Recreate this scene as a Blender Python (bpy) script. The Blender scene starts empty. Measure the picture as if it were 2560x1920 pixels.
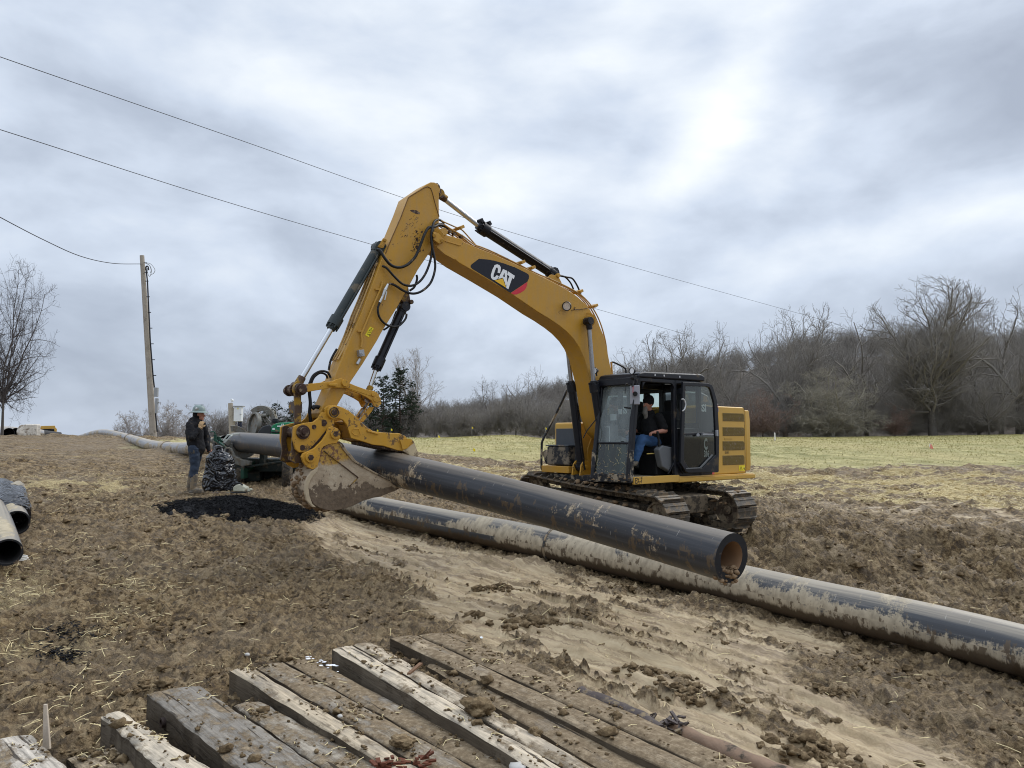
import bpy, bmesh, math, random
import numpy as np
from mathutils import Vector, Matrix, noise as mnoise
R = math.radians
C = bpy.context.scene.collection
SC = bpy.context.scene
# ------------------------------------------------------------------ camera
F = 1900.0; EYE = 1.75; PITCH = math.atan(130/1900)
cam_d = bpy.data.cameras.new('camera'); cam = bpy.data.objects.new('camera', cam_d); C.objects.link(cam)
cam.location = (0, 0, EYE); cam.rotation_euler = (R(90)+PITCH, 0, 0)
cam_d.sensor_width = 36; cam_d.lens = 36*F/2560; cam_d.clip_end = 6000; cam_d.clip_start = .05
SC.camera = cam
SC.view_settings.view_transform = 'Standard'; SC.view_settings.look = 'None'
SC.view_settings.exposure = 0.36; SC.view_settings.gamma = 1
SC.cycles.max_bounces = 6; SC.cycles.transparent_max_bounces = 12; SC.cycles.use_denoising = True; SC.cycles.filter_width = 1.05
# ------------------------------------------------------------------ world: overcast sky
SUN_EL, SUN_AZ = R(42), R(52)     # azimuth clockwise from +Y
W = bpy.data.worlds.new('World'); SC.world = W; W.use_nodes = True
nt = W.node_tree; nt.nodes.clear()
def nd(t, ty, **kw):
    n = t.nodes.new(ty)
    for k, v in kw.items(): setattr(n, k, v)
    return n
def mathn(t, op, a, b=None, c=None, clamp=False):
    n = t.nodes.new('ShaderNodeMath'); n.operation = op; n.use_clamp = clamp
    for i, v in enumerate((a, b, c)):
        if v is None: continue
        if isinstance(v, (int, float)): n.inputs[i].default_value = v
        else: t.links.new(v, n.inputs[i])
    return n.outputs[0]
def mixc(t, fac, a, b, blend='MIX'):
    n = t.nodes.new('ShaderNodeMix'); n.data_type = 'RGBA'; n.blend_type = blend
    for i, v in ((0, fac), (6, a), (7, b)):
        if isinstance(v, (int, float)): n.inputs[i].default_value = v
        elif isinstance(v, (tuple, list)): n.inputs[i].default_value = (*v[:3], 1)
        else: t.links.new(v, n.inputs[i])
    return n.outputs[2]
def ramp(t, fac, stops, interp='LINEAR'):
    n = t.nodes.new('ShaderNodeValToRGB'); cr = n.color_ramp; cr.interpolation = interp
    while len(cr.elements) < len(stops): cr.elements.new(.5)
    for e, (p, c) in zip(cr.elements, stops):
        e.position = p; e.color = (*c, 1) if isinstance(c, (tuple, list)) else (c, c, c, 1)
    t.links.new(fac, n.inputs[0]); return n.outputs[0]
def noise_n(t, vec, scale, detail=6, rough=.55, dist=0, lac=2, out=0):
    n = t.nodes.new('ShaderNodeTexNoise'); n.inputs['Scale'].default_value = scale
    n.inputs['Detail'].default_value = detail; n.inputs['Roughness'].default_value = rough
    n.inputs['Distortion'].default_value = dist; n.inputs['Lacunarity'].default_value = lac
    if vec is not None: t.links.new(vec, n.inputs['Vector'])
    return n.outputs[out]
def mapping(t, vec, scale=(1,1,1), loc=(0,0,0), rot=(0,0,0)):
    n = t.nodes.new('ShaderNodeMapping'); n.inputs['Scale'].default_value = scale
    n.inputs['Location'].default_value = loc; n.inputs['Rotation'].default_value = rot
    t.links.new(vec, n.inputs['Vector']); return n.outputs[0]
sky = nd(nt, 'ShaderNodeTexSky', sky_type='NISHITA', sun_disc=False)
sky.sun_elevation = SUN_EL; sky.sun_rotation = SUN_AZ; sky.altitude = 250; sky.dust_density = 2
tc = nd(nt, 'ShaderNodeTexCoord'); gen = tc.outputs['Generated']
sep = nd(nt, 'ShaderNodeSeparateXYZ'); nt.links.new(gen, sep.inputs[0])
zc = mathn(nt, 'MAXIMUM', sep.outputs[2], 0.0)
zz = mathn(nt, 'ADD', zc, 0.16)
cx = mathn(nt, 'DIVIDE', sep.outputs[0], zz); cy = mathn(nt, 'DIVIDE', sep.outputs[1], zz)
cmb = nd(nt, 'ShaderNodeCombineXYZ'); nt.links.new(cx, cmb.inputs[0]); nt.links.new(cy, cmb.inputs[1])
pv2 = mapping(nt, gen, (1.0, 1.0, 2.1), (3.1, 1.7, .4), (0, R(14), 0))
n1 = noise_n(nt, pv2, 2.1, 6, .50, .25)
n2 = noise_n(nt, mapping(nt, gen, (1,1,2.0), (7,3,2), (0, R(20), 0)), 6.0, 6, .52, .3)
dens = mathn(nt, 'ADD', mathn(nt, 'MULTIPLY', n1, .73), mathn(nt, 'MULTIPLY', n2, .27))
# brighter breaks in the overcast
def lobe(px, py, sx, sy, rot=0):
    d = Vector(((px-1280)/F, 1, 0)) 
    v = Vector(((px-1280)/F, math.cos(PITCH)-math.sin(PITCH)*(960-py)/F, math.sin(PITCH)+math.cos(PITCH)*(960-py)/F)).normalized()
    az = math.atan2(v.x, v.y); el = math.asin(v.z)
    a = mathn(nt, 'SUBTRACT', mathn(nt, 'ARCTAN2', sep.outputs[0], sep.outputs[1]), az)
    e = mathn(nt, 'SUBTRACT', mathn(nt, 'ARCSINE', sep.outputs[2]), el)
    cr, sr = math.cos(rot), math.sin(rot)
    u = mathn(nt, 'DIVIDE', mathn(nt, 'ADD', mathn(nt, 'MULTIPLY', a, cr), mathn(nt, 'MULTIPLY', e, sr)), sx)
    w = mathn(nt, 'DIVIDE', mathn(nt, 'SUBTRACT', mathn(nt, 'MULTIPLY', e, cr), mathn(nt, 'MULTIPLY', a, sr)), sy)
    q = mathn(nt, 'ADD', mathn(nt, 'MULTIPLY', u, u), mathn(nt, 'MULTIPLY', w, w))
    return mathn(nt, 'EXPONENT', mathn(nt, 'MULTIPLY', q, -1.0))
lb = mathn(nt, 'MULTIPLY', lobe(1850, 240, .05, .13, R(-38)), .13)
for a, s in ((lobe(1710, 440, .10, .035, R(28)), .10), (lobe(640, 170, .09, .05), .035), (lobe(1700, 20, .16, .05), .05),
             (lobe(1430, 450, .22, .04, R(-5)), .06), (lobe(2400, 530, .25, .035, R(12)), .09), (lobe(1050, 870, .5, .06), .035),
             (lobe(2100, 250, .3, .25), .02), (lobe(1250, 760, .35, .04), .045), (lobe(1200, 200, .30, .10, R(-15)), -.04),
             (lobe(2450, 120, .16, .16), -.035), (lobe(2250, 420, .2, .06, R(10)), -.05), (lobe(1150, 60, .25, .07), -.05), (lobe(420, 330, .25, .06, R(-15)), -.03), (lobe(2000, 330, .03, .12, R(-38)), .06), (lobe(120, 420, .30, .10), -.02)):
    lb = mathn(nt, 'ADD', lb, mathn(nt, 'MULTIPLY', a, s))
dens2 = mathn(nt, 'ADD', dens, lb)
K = 9.2
def kc(c): return tuple(K*x for x in c)
cloud = ramp(nt, dens2, [(.34, (.35,.40,.49)), (.43, (.45,.51,.61)), (.51, (.58,.65,.76)), (.60, (.74,.795,.865)), (.71, (.95,.97,.99))])
zen = mathn(nt, 'MULTIPLY_ADD', ramp(nt, sep.outputs[2], [(.50, 0), (.95, 1)]), 1.5*K, K)   # an overcast sky is brightest overhead
zcol = nd(nt, 'ShaderNodeCombineXYZ'); [nt.links.new(zen, zcol.inputs[i]) for i in range(3)]
cloudK = mixc(nt, 1.0, cloud, zcol.outputs[0], 'MULTIPLY')
skyS = mixc(nt, 1.0, sky.outputs[0], (.9,.95,1.0), 'MULTIPLY')
mx = mixc(nt, .95, skyS, cloudK)
bg = nd(nt, 'ShaderNodeBackground'); bg.inputs[1].default_value = .1
nt.links.new(mx, bg.inputs[0])
wo = nd(nt, 'ShaderNodeOutputWorld'); nt.links.new(bg.outputs[0], wo.inputs[0])
# sun through thin cloud
sd = bpy.data.lights.new('sun', 'SUN'); sd.energy = 1.3; sd.angle = R(34); sd.color = (1, .96, .9)
so = bpy.data.objects.new('sun', sd); C.objects.link(so)
so.rotation_euler = (R(90)-SUN_EL, 0, -SUN_AZ+math.pi)
sv = Vector((math.sin(SUN_AZ)*math.cos(SUN_EL), math.cos(SUN_AZ)*math.cos(SUN_EL), math.sin(SUN_EL)))
so.rotation_euler = sv.to_track_quat('Z', 'Y').to_euler()

# ------------------------------------------------------------------ projection helpers (photo pixel + real distance -> place)
SP, CP = math.sin(PITCH), math.cos(PITCH)
def ray(px, py):
    a, b = (px-1280)/F, (960-py)/F
    return Vector((a, CP-SP*b, SP+CP*b))
def P(px, py, D):
    r = ray(px, py); k = D/r.y
    return Vector((r.x*k, D, EYE+r.z*k))
def proj(v):
    x, y, z = v[0], v[1], v[2]-EYE
    d = y*CP+z*SP; u = -y*SP+z*CP
    return (1280+F*x/d, 960-F*u/d)

# ------------------------------------------------------------------ object helpers
def tag(o, label=None, cat=None, group=None, kind=None):
    if label: o['label'] = label
    if cat: o['category'] = cat
    if group: o['group'] = group
    if kind: o['kind'] = kind
    return o
def empty(name, loc=(0,0,0), rz=0, label=None, cat=None, group=None):
    o = bpy.data.objects.new(name, None); o.empty_display_size = .2; C.objects.link(o)
    o.location = loc; o.rotation_euler = (0, 0, rz); return tag(o, label, cat, group)
def basis(d):
    d = Vector(d).normalized()
    a = Vector((0,0,1)) if abs(d.z) < .95 else Vector((1,0,0))
    x = d.cross(a).normalized(); return x, x.cross(d).normalized(), d
SPLIT = {'weld_detail','roof_bolt','conduit_clamp','weld_plate','line_clamp','steel_line','fitting','pipe_clamp','ear_boss','ear_bolt','slat','roller','drip_loop','paper_notice','leg','timber_post','conduit','meter_box','bucket_tooth','sill_bracket','boom_foot','door_hinge','hood_decal','flag_stripes','foot_hose','side_trim','car_body','cylinder_foot'}
STUFFP = {'spray_paint','grip_teeth','caked_mud','packed_mud','mud_cake','mud_spatter','stuck_straw','chipped_paint','mud_lump'}
class MB:
    def __init__(s): s.v = []; s.f = []; s.m = []; s.uv = None
    def add(s, vs, fs, mi=0):
        b = len(s.v); s.v += [tuple(v) for v in vs]; s.f += [tuple(i+b for i in f) for f in fs]; s.m += [mi]*len(fs); return s
    def box(s, c, d, rot=None, mi=0):
        vs = [Vector((x*d[0]/2, y*d[1]/2, z*d[2]/2)) for x in (-1,1) for y in (-1,1) for z in (-1,1)]
        if rot is not None:
            M = rot if isinstance(rot, Matrix) else Matrix.Rotation(rot, 3, 'Z'); vs = [M @ v for v in vs]
        return s.add([v+Vector(c) for v in vs], [(0,1,3,2),(4,6,7,5),(0,4,5,1),(2,3,7,6),(0,2,6,4),(1,5,7,3)], mi)
    def bar(s, a, b, w, h, up=(0,0,1), mi=0, w2=None, h2=None):
        a, b = Vector(a), Vector(b); d = (b-a).normalized(); u = Vector(up); x = d.cross(u)
        if x.length < 1e-4: x = d.cross(Vector((1,0,0)))
        x.normalize(); y = x.cross(d).normalized(); w2 = w2 or w; h2 = h2 or h
        vs = [a+x*i*w/2+y*j*h/2 for i, j in ((-1,-1),(1,-1),(1,1),(-1,1))]+[b+x*i*w2/2+y*j*h2/2 for i, j in ((-1,-1),(1,-1),(1,1),(-1,1))]
        return s.add(vs, [(0,3,2,1),(4,5,6,7),(0,1,5,4),(1,2,6,5),(2,3,7,6),(3,0,4,7)], mi)
    def cyl(s, a, b, r, r2=None, n=20, cap=True, mi=0):
        a, b = Vector(a), Vector(b); r2 = r if r2 is None else r2; x, y, d = basis(b-a)
        vs = [a+(x*math.cos(t)+y*math.sin(t))*r for t in (2*math.pi*i/n for i in range(n))]
        vs += [b+(x*math.cos(t)+y*math.sin(t))*r2 for t in (2*math.pi*i/n for i in range(n))]
        fs = [(i, i+n, (i+1)%n+n, (i+1)%n) for i in range(n)]
        if cap: fs += [tuple(range(n)), tuple(range(2*n-1, n-1, -1))]
        return s.add(vs, fs, mi)
    def tube(s, pts, r, n=8, cap=True, mi=0):
        pts = [Vector(p) for p in pts]; m = len(pts)
        rs = r if isinstance(r, (list, tuple)) else [r]*m
        t0 = (pts[1]-pts[0]).normalized(); x, y, _ = basis(t0); vs = []
        for i, p in enumerate(pts):
            t = ((pts[min(i+1, m-1)]-pts[max(i-1, 0)])).normalized()
            x = (x-t*x.dot(t)).normalized(); y = t.cross(x)
            vs += [p+(x*math.cos(2*math.pi*k/n)+y*math.sin(2*math.pi*k/n))*rs[i] for k in range(n)]
        fs = [(i*n+k, i*n+(k+1)%n, (i+1)*n+(k+1)%n, (i+1)*n+k) for i in range(m-1) for k in range(n)]
        if cap: fs += [tuple(range(n-1, -1, -1)), tuple(range((m-1)*n, m*n))]
        return s.add(vs, fs, mi)
    def ring(s, a, b, r, ri, n=32, mi=0):      # thick annulus from a to b
        a, b = Vector(a), Vector(b); x, y, d = basis(b-a); vs = []
        for p, q in ((a, r), (b, r), (b, ri), (a, ri)):
            vs += [p+(x*math.cos(2*math.pi*i/n)+y*math.sin(2*math.pi*i/n))*q for i in range(n)]
        fs = [(k*n+i, ((k+1)%4)*n+i, ((k+1)%4)*n+(i+1)%n, k*n+(i+1)%n) for k in range(4) for i in range(n)]
        return s.add(vs, fs, mi)
    def prism(s, prof, off, mi=0, tris=None):   # prof: list of 3-D points (planar), extruded by vector off
        n = len(prof); prof = [Vector(p) for p in prof]; off = Vector(off)
        vs = prof+[p+off for p in prof]
        fs = [tuple(range(n)), tuple(range(2*n-1, n-1, -1))]+[(i, i+n, (i+1)%n+n, (i+1)%n) for i in range(n)]
        return s.add(vs, fs, mi)
    def sph(s, c, r, n=12, m=8, mi=0, sq=(1,1,1), rot=None):
        c = Vector(c); vs = [Vector((0,0,1))]; 
        for j in range(1, m):
            a = math.pi*j/m
            vs += [Vector((math.sin(a)*math.cos(2*math.pi*i/n), math.sin(a)*math.sin(2*math.pi*i/n), math.cos(a))) for i in range(n)]
        vs.append(Vector((0,0,-1)))
        fs = [(0, 1+i, 1+(i+1)%n) for i in range(n)]
        for j in range(m-2):
            fs += [(1+j*n+i, 1+(j+1)*n+i, 1+(j+1)*n+(i+1)%n, 1+j*n+(i+1)%n) for i in range(n)]
        L = len(vs)-1; fs += [(L, 1+(m-2)*n+(i+1)%n, 1+(m-2)*n+i) for i in range(n)]
        vs = [Vector((v.x*sq[0], v.y*sq[1], v.z*sq[2]))*r for v in vs]
        if rot is not None: vs = [rot @ v for v in vs]
        return s.add([v+c for v in vs], fs, mi)
    def torus(s, c, ax, R_, r, n=24, m=8, mi=0):
        x, y, d = basis(ax); c = Vector(c); vs = []
        for i in range(n):
            t = 2*math.pi*i/n; q = x*math.cos(t)+y*math.sin(t)
            vs += [c+q*(R_+r*math.cos(2*math.pi*k/m))+d*(r*math.sin(2*math.pi*k/m)) for k in range(m)]
        return s.add(vs, [(i*m+k, i*m+(k+1)%m, ((i+1)%n)*m+(k+1)%m, ((i+1)%n)*m+k) for i in range(n) for k in range(m)], mi)
    def jitter(s, amp, fr=3, seed=0):
        o = Vector((seed*3.7, seed*1.3, seed*.7)); out = []
        for v in s.v:
            q = Vector(v)*fr+o; out.append((v[0]+amp*mnoise.noise(q), v[1]+amp*mnoise.noise(q+Vector((9,0,0))), v[2]+amp*mnoise.noise(q+Vector((0,9,0)))))
        s.v = out; return s
    def pieces(s):
        p = list(range(len(s.v)))
        def fd(i):
            while p[i] != i: p[i] = p[p[i]]; i = p[i]
            return i
        for f in s.f:
            a = fd(f[0])
            for q in f[1:]:
                b = fd(q)
                if a != b: p[b] = a
        out = {}
        for f, m_ in zip(s.f, s.m):
            k = fd(f[0]); mb, mp = out.setdefault(k, (MB(), {})); g = []
            for q in f:
                if q not in mp: mp[q] = len(mb.v); mb.v.append(s.v[q])
                g.append(mp[q])
            mb.f.append(tuple(g)); mb.m.append(m_)
        return [a for a, _ in out.values()]
    def build(s, name, mats, parent=None, bevel=0, smooth=38, seg=2, sub=0, fixn=True):
        if name in SPLIT:
            for q in s.pieces(): o = q.build_one(name, mats, parent, bevel, smooth, seg, sub, fixn)
            return o
        o = s.build_one(name, mats, parent, bevel, smooth, seg, sub, fixn)
        if name in STUFFP: o['kind'] = 'stuff'
        return o
    def build_one(s, name, mats, parent=None, bevel=0, smooth=38, seg=2, sub=0, fixn=True):
        me = bpy.data.meshes.new(name); me.from_pydata(s.v, [], s.f)
        mats = mats if isinstance(mats, (list, tuple)) else [mats]
        for m in mats: me.materials.append(m)
        if len(mats) > 1: me.polygons.foreach_set('material_index', s.m)
        if fixn:
            bm = bmesh.new(); bm.from_mesh(me); bmesh.ops.recalc_face_normals(bm, faces=bm.faces); bm.to_mesh(me); bm.free()
        if s.uv is not None:
            lay = me.uv_layers.new(name='UVMap')
            for l in me.loops: lay.data[l.index].uv = s.uv[l.vertex_index]
        if smooth:
            me.shade_smooth()
            if smooth < 180: me.set_sharp_from_angle(angle=R(smooth))
        me.update(); o = bpy.data.objects.new(name, me); C.objects.link(o); o.parent = parent
        if bevel:
            b = o.modifiers.new('bevel', 'BEVEL'); b.width = bevel; b.segments = seg; b.limit_method = 'ANGLE'; b.angle_limit = R(40); b.harden_normals = True
        if sub:
            b = o.modifiers.new('sub', 'SUBSURF'); b.levels = sub; b.render_levels = sub
        return o
def np_mesh(name, v, f, mat, parent=None, smooth=False, attrs=None, n=None):
    """v (N,3), f (M,k) arrays"""
    me = bpy.data.meshes.new(name); v = np.ascontiguousarray(v, dtype=np.float32); f = np.ascontiguousarray(f, dtype=np.int32)
    me.vertices.add(len(v)); me.vertices.foreach_set('co', v.ravel())
    k = f.shape[1]; me.loops.add(f.size); me.loops.foreach_set('vertex_index', f.ravel())
    me.polygons.add(len(f)); me.polygons.foreach_set('loop_start', np.arange(0, f.size, k, dtype=np.int32))
    me.materials.append(mat)
    if smooth: me.polygons.foreach_set('use_smooth', np.ones(len(f), dtype=bool))
    for an, av in (attrs or {}).items():
        a = me.attributes.new(an, 'FLOAT', 'POINT'); a.data.foreach_set('value', np.ascontiguousarray(av, dtype=np.float32))
    me.update(calc_edges=True); me.validate()
    o = bpy.data.objects.new(name, me); C.objects.link(o); o.parent = parent; return o
def catmull(pts, n=8):
    pts = [Vector(p) for p in pts]; P_ = [pts[0]*2-pts[1]]+pts+[pts[-1]*2-pts[-2]]; out = []
    for i in range(1, len(P_)-2):
        a, b, c, d = P_[i-1:i+3]
        for k in range(n):
            t = k/n; out.append(.5*((2*b)+(c-a)*t+(2*a-5*b+4*c-d)*t*t+(3*b-a-3*c+d)*t**3))
    return out+[pts[-1]]

# ------------------------------------------------------------------ numpy noise
def _h(ix, iy, s):
    h = (ix.astype(np.int64)*374761393+iy.astype(np.int64)*668265263+s*1442695041) & 0x7fffffff
    h = ((h ^ (h >> 13))*1274126177) & 0x7fffffff
    return ((h ^ (h >> 16)) & 0xffff)/65535.0
def gnoise(x, y, s=0):
    ix, iy = np.floor(x), np.floor(y); fx, fy = x-ix, y-iy
    u, v = fx*fx*fx*(fx*(fx*6-15)+10), fy*fy*fy*(fy*(fy*6-15)+10)
    def g(dx, dy):
        a = _h(ix+dx, iy+dy, s)*2*np.pi; return np.cos(a)*(fx-dx)+np.sin(a)*(fy-dy)
    return ((g(0,0)*(1-u)+g(1,0)*u)*(1-v)+(g(0,1)*(1-u)+g(1,1)*u)*v)*1.5
def fbm(x, y, o=4, s=0, g=.5):
    r = 0; a = 1; t = 0
    for i in range(o): r = r+a*gnoise(x*2**i+17.3*i, y*2**i-9.1*i, s+i); t += a; a *= g
    return r/t
def sstep(a, b, x): 
    t = np.clip((x-a)/(b-a), 0, 1); return t*t*(3-2*t)

# ------------------------------------------------------------------ materials
def new_mat(name):
    m = bpy.data.materials.new(name); m.use_nodes = True; t = m.node_tree; b = t.nodes['Principled BSDF']; return m, t, b
def setin(t, b, **kw):
    for k, v in kw.items():
        k = k.replace('_', ' ')
        if isinstance(v, (int, float)): b.inputs[k].default_value = v
        elif isinstance(v, tuple): b.inputs[k].default_value = (*v[:3], 1)
        else: t.links.new(v, b.inputs[k])
def bump(t, b, h, s=.3, d=.01):
    n = t.nodes.new('ShaderNodeBump'); n.inputs['Strength'].default_value = s; n.inputs['Distance'].default_value = d
    t.links.new(h, n.inputs['Height']); t.links.new(n.outputs[0], b.inputs['Normal'])
def ocoord(t): return t.nodes.new('ShaderNodeTexCoord').outputs['Object']
def wcoord(t): return t.nodes.new('ShaderNodeNewGeometry').outputs['Position']
def simple(name, col, rough=.6, metal=0, var=.25, sc=6, bmp=.0, bs=40, dirt=0, dcol=(.23,.17,.11), spec=.28):
    m, t, b = new_mat(name); o = ocoord(t)
    n = noise_n(t, o, sc, 5, .6)
    c = mixc(t, n, tuple(x*(1-var) for x in col), tuple(min(1, x*(1+var)) for x in col))
    r = mathn(t, 'ADD', mathn(t, 'MULTIPLY', noise_n(t, o, sc*2.3, 4), .3), rough-.15, clamp=True)
    if dirt:
        dn = ramp(t, noise_n(t, mapping(t, o, (1,1,1), (5,2,1)), sc*.8, 8, .68), [(.62-dirt*.3, 0), (.70-dirt*.3, 1)])
        c = mixc(t, dn, c, dcol); r = mathn(t, 'MAXIMUM', r, mathn(t, 'MULTIPLY', dn, .85))
    setin(t, b, Base_Color=c, Roughness=r, Metallic=metal); b.inputs['Specular IOR Level'].default_value = spec
    if bmp: bump(t, b, noise_n(t, o, bs, 5, .6), bmp, .01)
    return m
# ================================================================== GROUND
CTRL = [(-5,3,-.5),(0,2,-.45),(5,3,-.85),(-5,6,-.35),(-3,6,-.47),(-1.5,8,-.40),(.3,7.6,-.33),(1,5,-.38),(3,6,-.66),(6,5,-.85),(10,5,-1.0),(-10,6,-.1),
 (-6.4,9.7,.02),(-3,10,-.28),(-9,10,.15),(5.2,7.7,-.69),(1.4,11.9,-.38),(-.7,13.7,-.18),(9,9,-.8),(14,9,-.8),(-2.8,15.5,-.01),(-6.8,16.3,.47),(-5.2,17,.42),(-12,12,.4),(-14,20,1.0),
 (.3,16.2,-.12),(2.8,13.1,-.37),(4.4,14.3,-.24),(3,18,-.1),(12,15,-.55),(8,20,-.25),(20,20,-.3),(-1,22,.15),(8,30,.25),(15,30,.25),(30,30,.3),(-6,26,.85),(-6.3,20,.50),(-9.5,22,.68),
 (0,50,1.15),(20,50,1.05),(45,50,1.1),(-3,75,1.72),(0,85,1.8),(20,85,1.66),(40,85,1.62),(70,85,2.0),(-13,30,.98),(-18.3,38,1.12),(-21,44,1.5),(-16,50,1.72),(-27,50,1.72),(-25,30,1.3),(-45,45,1.7),(-30,70,1.3),(-60,80,1),
 (-10,42,1.45),(-12,70,1.5),(0,140,.5),(60,140,1.5),(-60,160,-2),(0,400,-2),(300,400,-2),(-300,400,-4),(-200,60,0),(200,60,1),(1500,2500,-6),(-1500,2500,-6),(0,-40,-.5),(60,-20,-1),(-60,-20,0)]
def _w(x, y): return np.arcsinh(np.asarray(x)/9.0), np.arcsinh(np.asarray(y)/9.0)
_cx, _cy = _w([c[0] for c in CTRL], [c[1] for c in CTRL]); _cz = np.array([c[2] for c in CTRL], float)
_phi = lambda r2: np.sqrt(r2+.02)
_n = len(CTRL); _A = np.zeros((_n+3, _n+3)); _A[:_n,:_n] = _phi((_cx[:,None]-_cx)**2+(_cy[:,None]-_cy)**2)
_A[:_n,_n] = 1; _A[:_n,_n+1] = _cx; _A[:_n,_n+2] = _cy; _A[_n:,:_n] = _A[:_n,_n:].T
_co = np.linalg.solve(_A, np.concatenate([_cz, np.zeros(3)]))
def base_z(x, y):
    x, y = _w(x, y); z = _co[_n]+_co[_n+1]*x+_co[_n+2]*y
    for i in range(_n): z = z+_co[i]*_phi((x-_cx[i])**2+(y-_cy[i])**2)
    return z
LOW = [P(905,1268,16.2), P(941,1273,15.5), P(1110,1308,14.1), P(1300,1345,12.9), P(1500,1387,11.9), P(1750,1438,10.55), P(2000,1495,9.5), P(2300,1563,8.45), P(2560,1628,7.7), P(2900,1725,6.8), P(3300,1830,6.1)]
LOW[0] = LOW[1]+(LOW[1]-LOW[2])*.9
_lx = np.array([p.x for p in LOW]); _ly = np.array([p.y for p in LOW]); _lz = np.array([p.z for p in LOW])
def masks(x, y):
    n1 = fbm(x*.35, y*.35, 4, 5); n2 = fbm(x*1.3, y*1.3, 4, 8)
    rx, ry = x-1.4, y-11.9; d = -rx*.70-ry*.72; s = rx*.72-ry*.70
    lim = np.maximum(2.6, 3.6+.55*s)+n1*1.6+n2*.5
    sm = sstep(.5, -.5, d-lim)*sstep(.15, .8, d)*sstep(-7.5, -5, s+n1*2)
    sm = sm*(1-sstep(3.0, 4.4, s+n2*1.2)*sstep(3.1, 1.9, d+n1*1.5))*(1-sstep(6.0, 7.5, s+n2)*sstep(5.2, 4.0, d))
    sm = sm*sstep(.10, -.08, fbm(d*1.5+3, s*.5, 4, 31)-.28)          # clotted islands
    ln = np.abs(fbm(d*1.7+.3*n2, s*.16, 3, 120)); ln2 = np.abs(fbm(d*3.6+.3*n2+9, s*.35, 3, 123))
    sm = sm*(1-.95*sstep(.038, .008, ln)*sstep(-.12, .15, n2+.08))*(1-.7*sstep(.02, .004, ln2)*sstep(.0, .2, n1))
    sm = sm*(1-np.exp(-((x-2.55)/.8)**2-((y-9.9)/.45)**2))
    # smear patch further back beyond the pipes
    sm = np.maximum(sm, sstep(.1, .5, n1+.15)*np.exp(-((x+1.2)/2.2)**2-((y-14.6)/2.0)**2))
    sm = np.maximum(sm, .8*sstep(-.1,.3,n2)*np.exp(-((x-13)/5)**2-((y-21)/4)**2))
    g = sstep(31.5, 34.5, y+n1*5)*sstep(-13, -9, x+n1*3)
    g = np.maximum(g, sstep(25, 30, y)*np.exp(-((x+15.5)/4.5)**2-((y-42)/6)**2)*1.3)
    g = np.clip(g, 0, 1)
    st = sstep(20, 24, y+n1*4)*sstep(31, 28, y+n1*4)*sstep(-11, -5, x)*sstep(-.2, .25, fbm(x*.25, y*.9, 4, 12)+.02)
    st = np.maximum(st, .62*np.exp(-((x+9.5)/3.3)**2-((y-17.5-.0*x)/3.5)**2)*sstep(-.2,.3,n2+.12))
    st = np.maximum(st, .55*np.exp(-((x+17)/5)**2-((y-27)/4)**2)*sstep(-.2,.3,n2+.1))
    st = np.maximum(st, .45*sstep(-2.2,-4.2,x+.2*(y-6))*sstep(13,9,y)*sstep(-.1,.35,n2+.1))
    return sm, g, np.clip(st, 0, 1)
def ruts(x, y):
    # wheel / track ruts on the right of the lower pipe, running roughly along +x
    z = 0
    for (x0, y0, x1, y1, w, dep) in ((4.3,13.7,15,14.6,.46,.60),(3.4,12.1,12,11.6,.42,.44),(5.2,16.4,24,17.6,.4,.22),(9.5,10.2,16,9.4,.4,.25)):
        dx, dy = x1-x0, y1-y0; L = math.hypot(dx, dy); t = ((x-x0)*dx+(y-y0)*dy)/L; d = ((x-x0)*-dy+(y-y0)*dx)/L + .18*gnoise(t*.5, t*0+w*9, 3)
        a = sstep(-.6, .5, t)*sstep(L+.6, L-.8, t)
        z = z-dep*a*np.exp(-(d/w)**4)+dep*.55*a*(np.exp(-((d-w*1.7)/(w*.6))**2)+np.exp(-((d+w*1.7)/(w*.6))**2))*(.7+.9*gnoise(x*1.8, y*1.8, 6))
    return z
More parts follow.
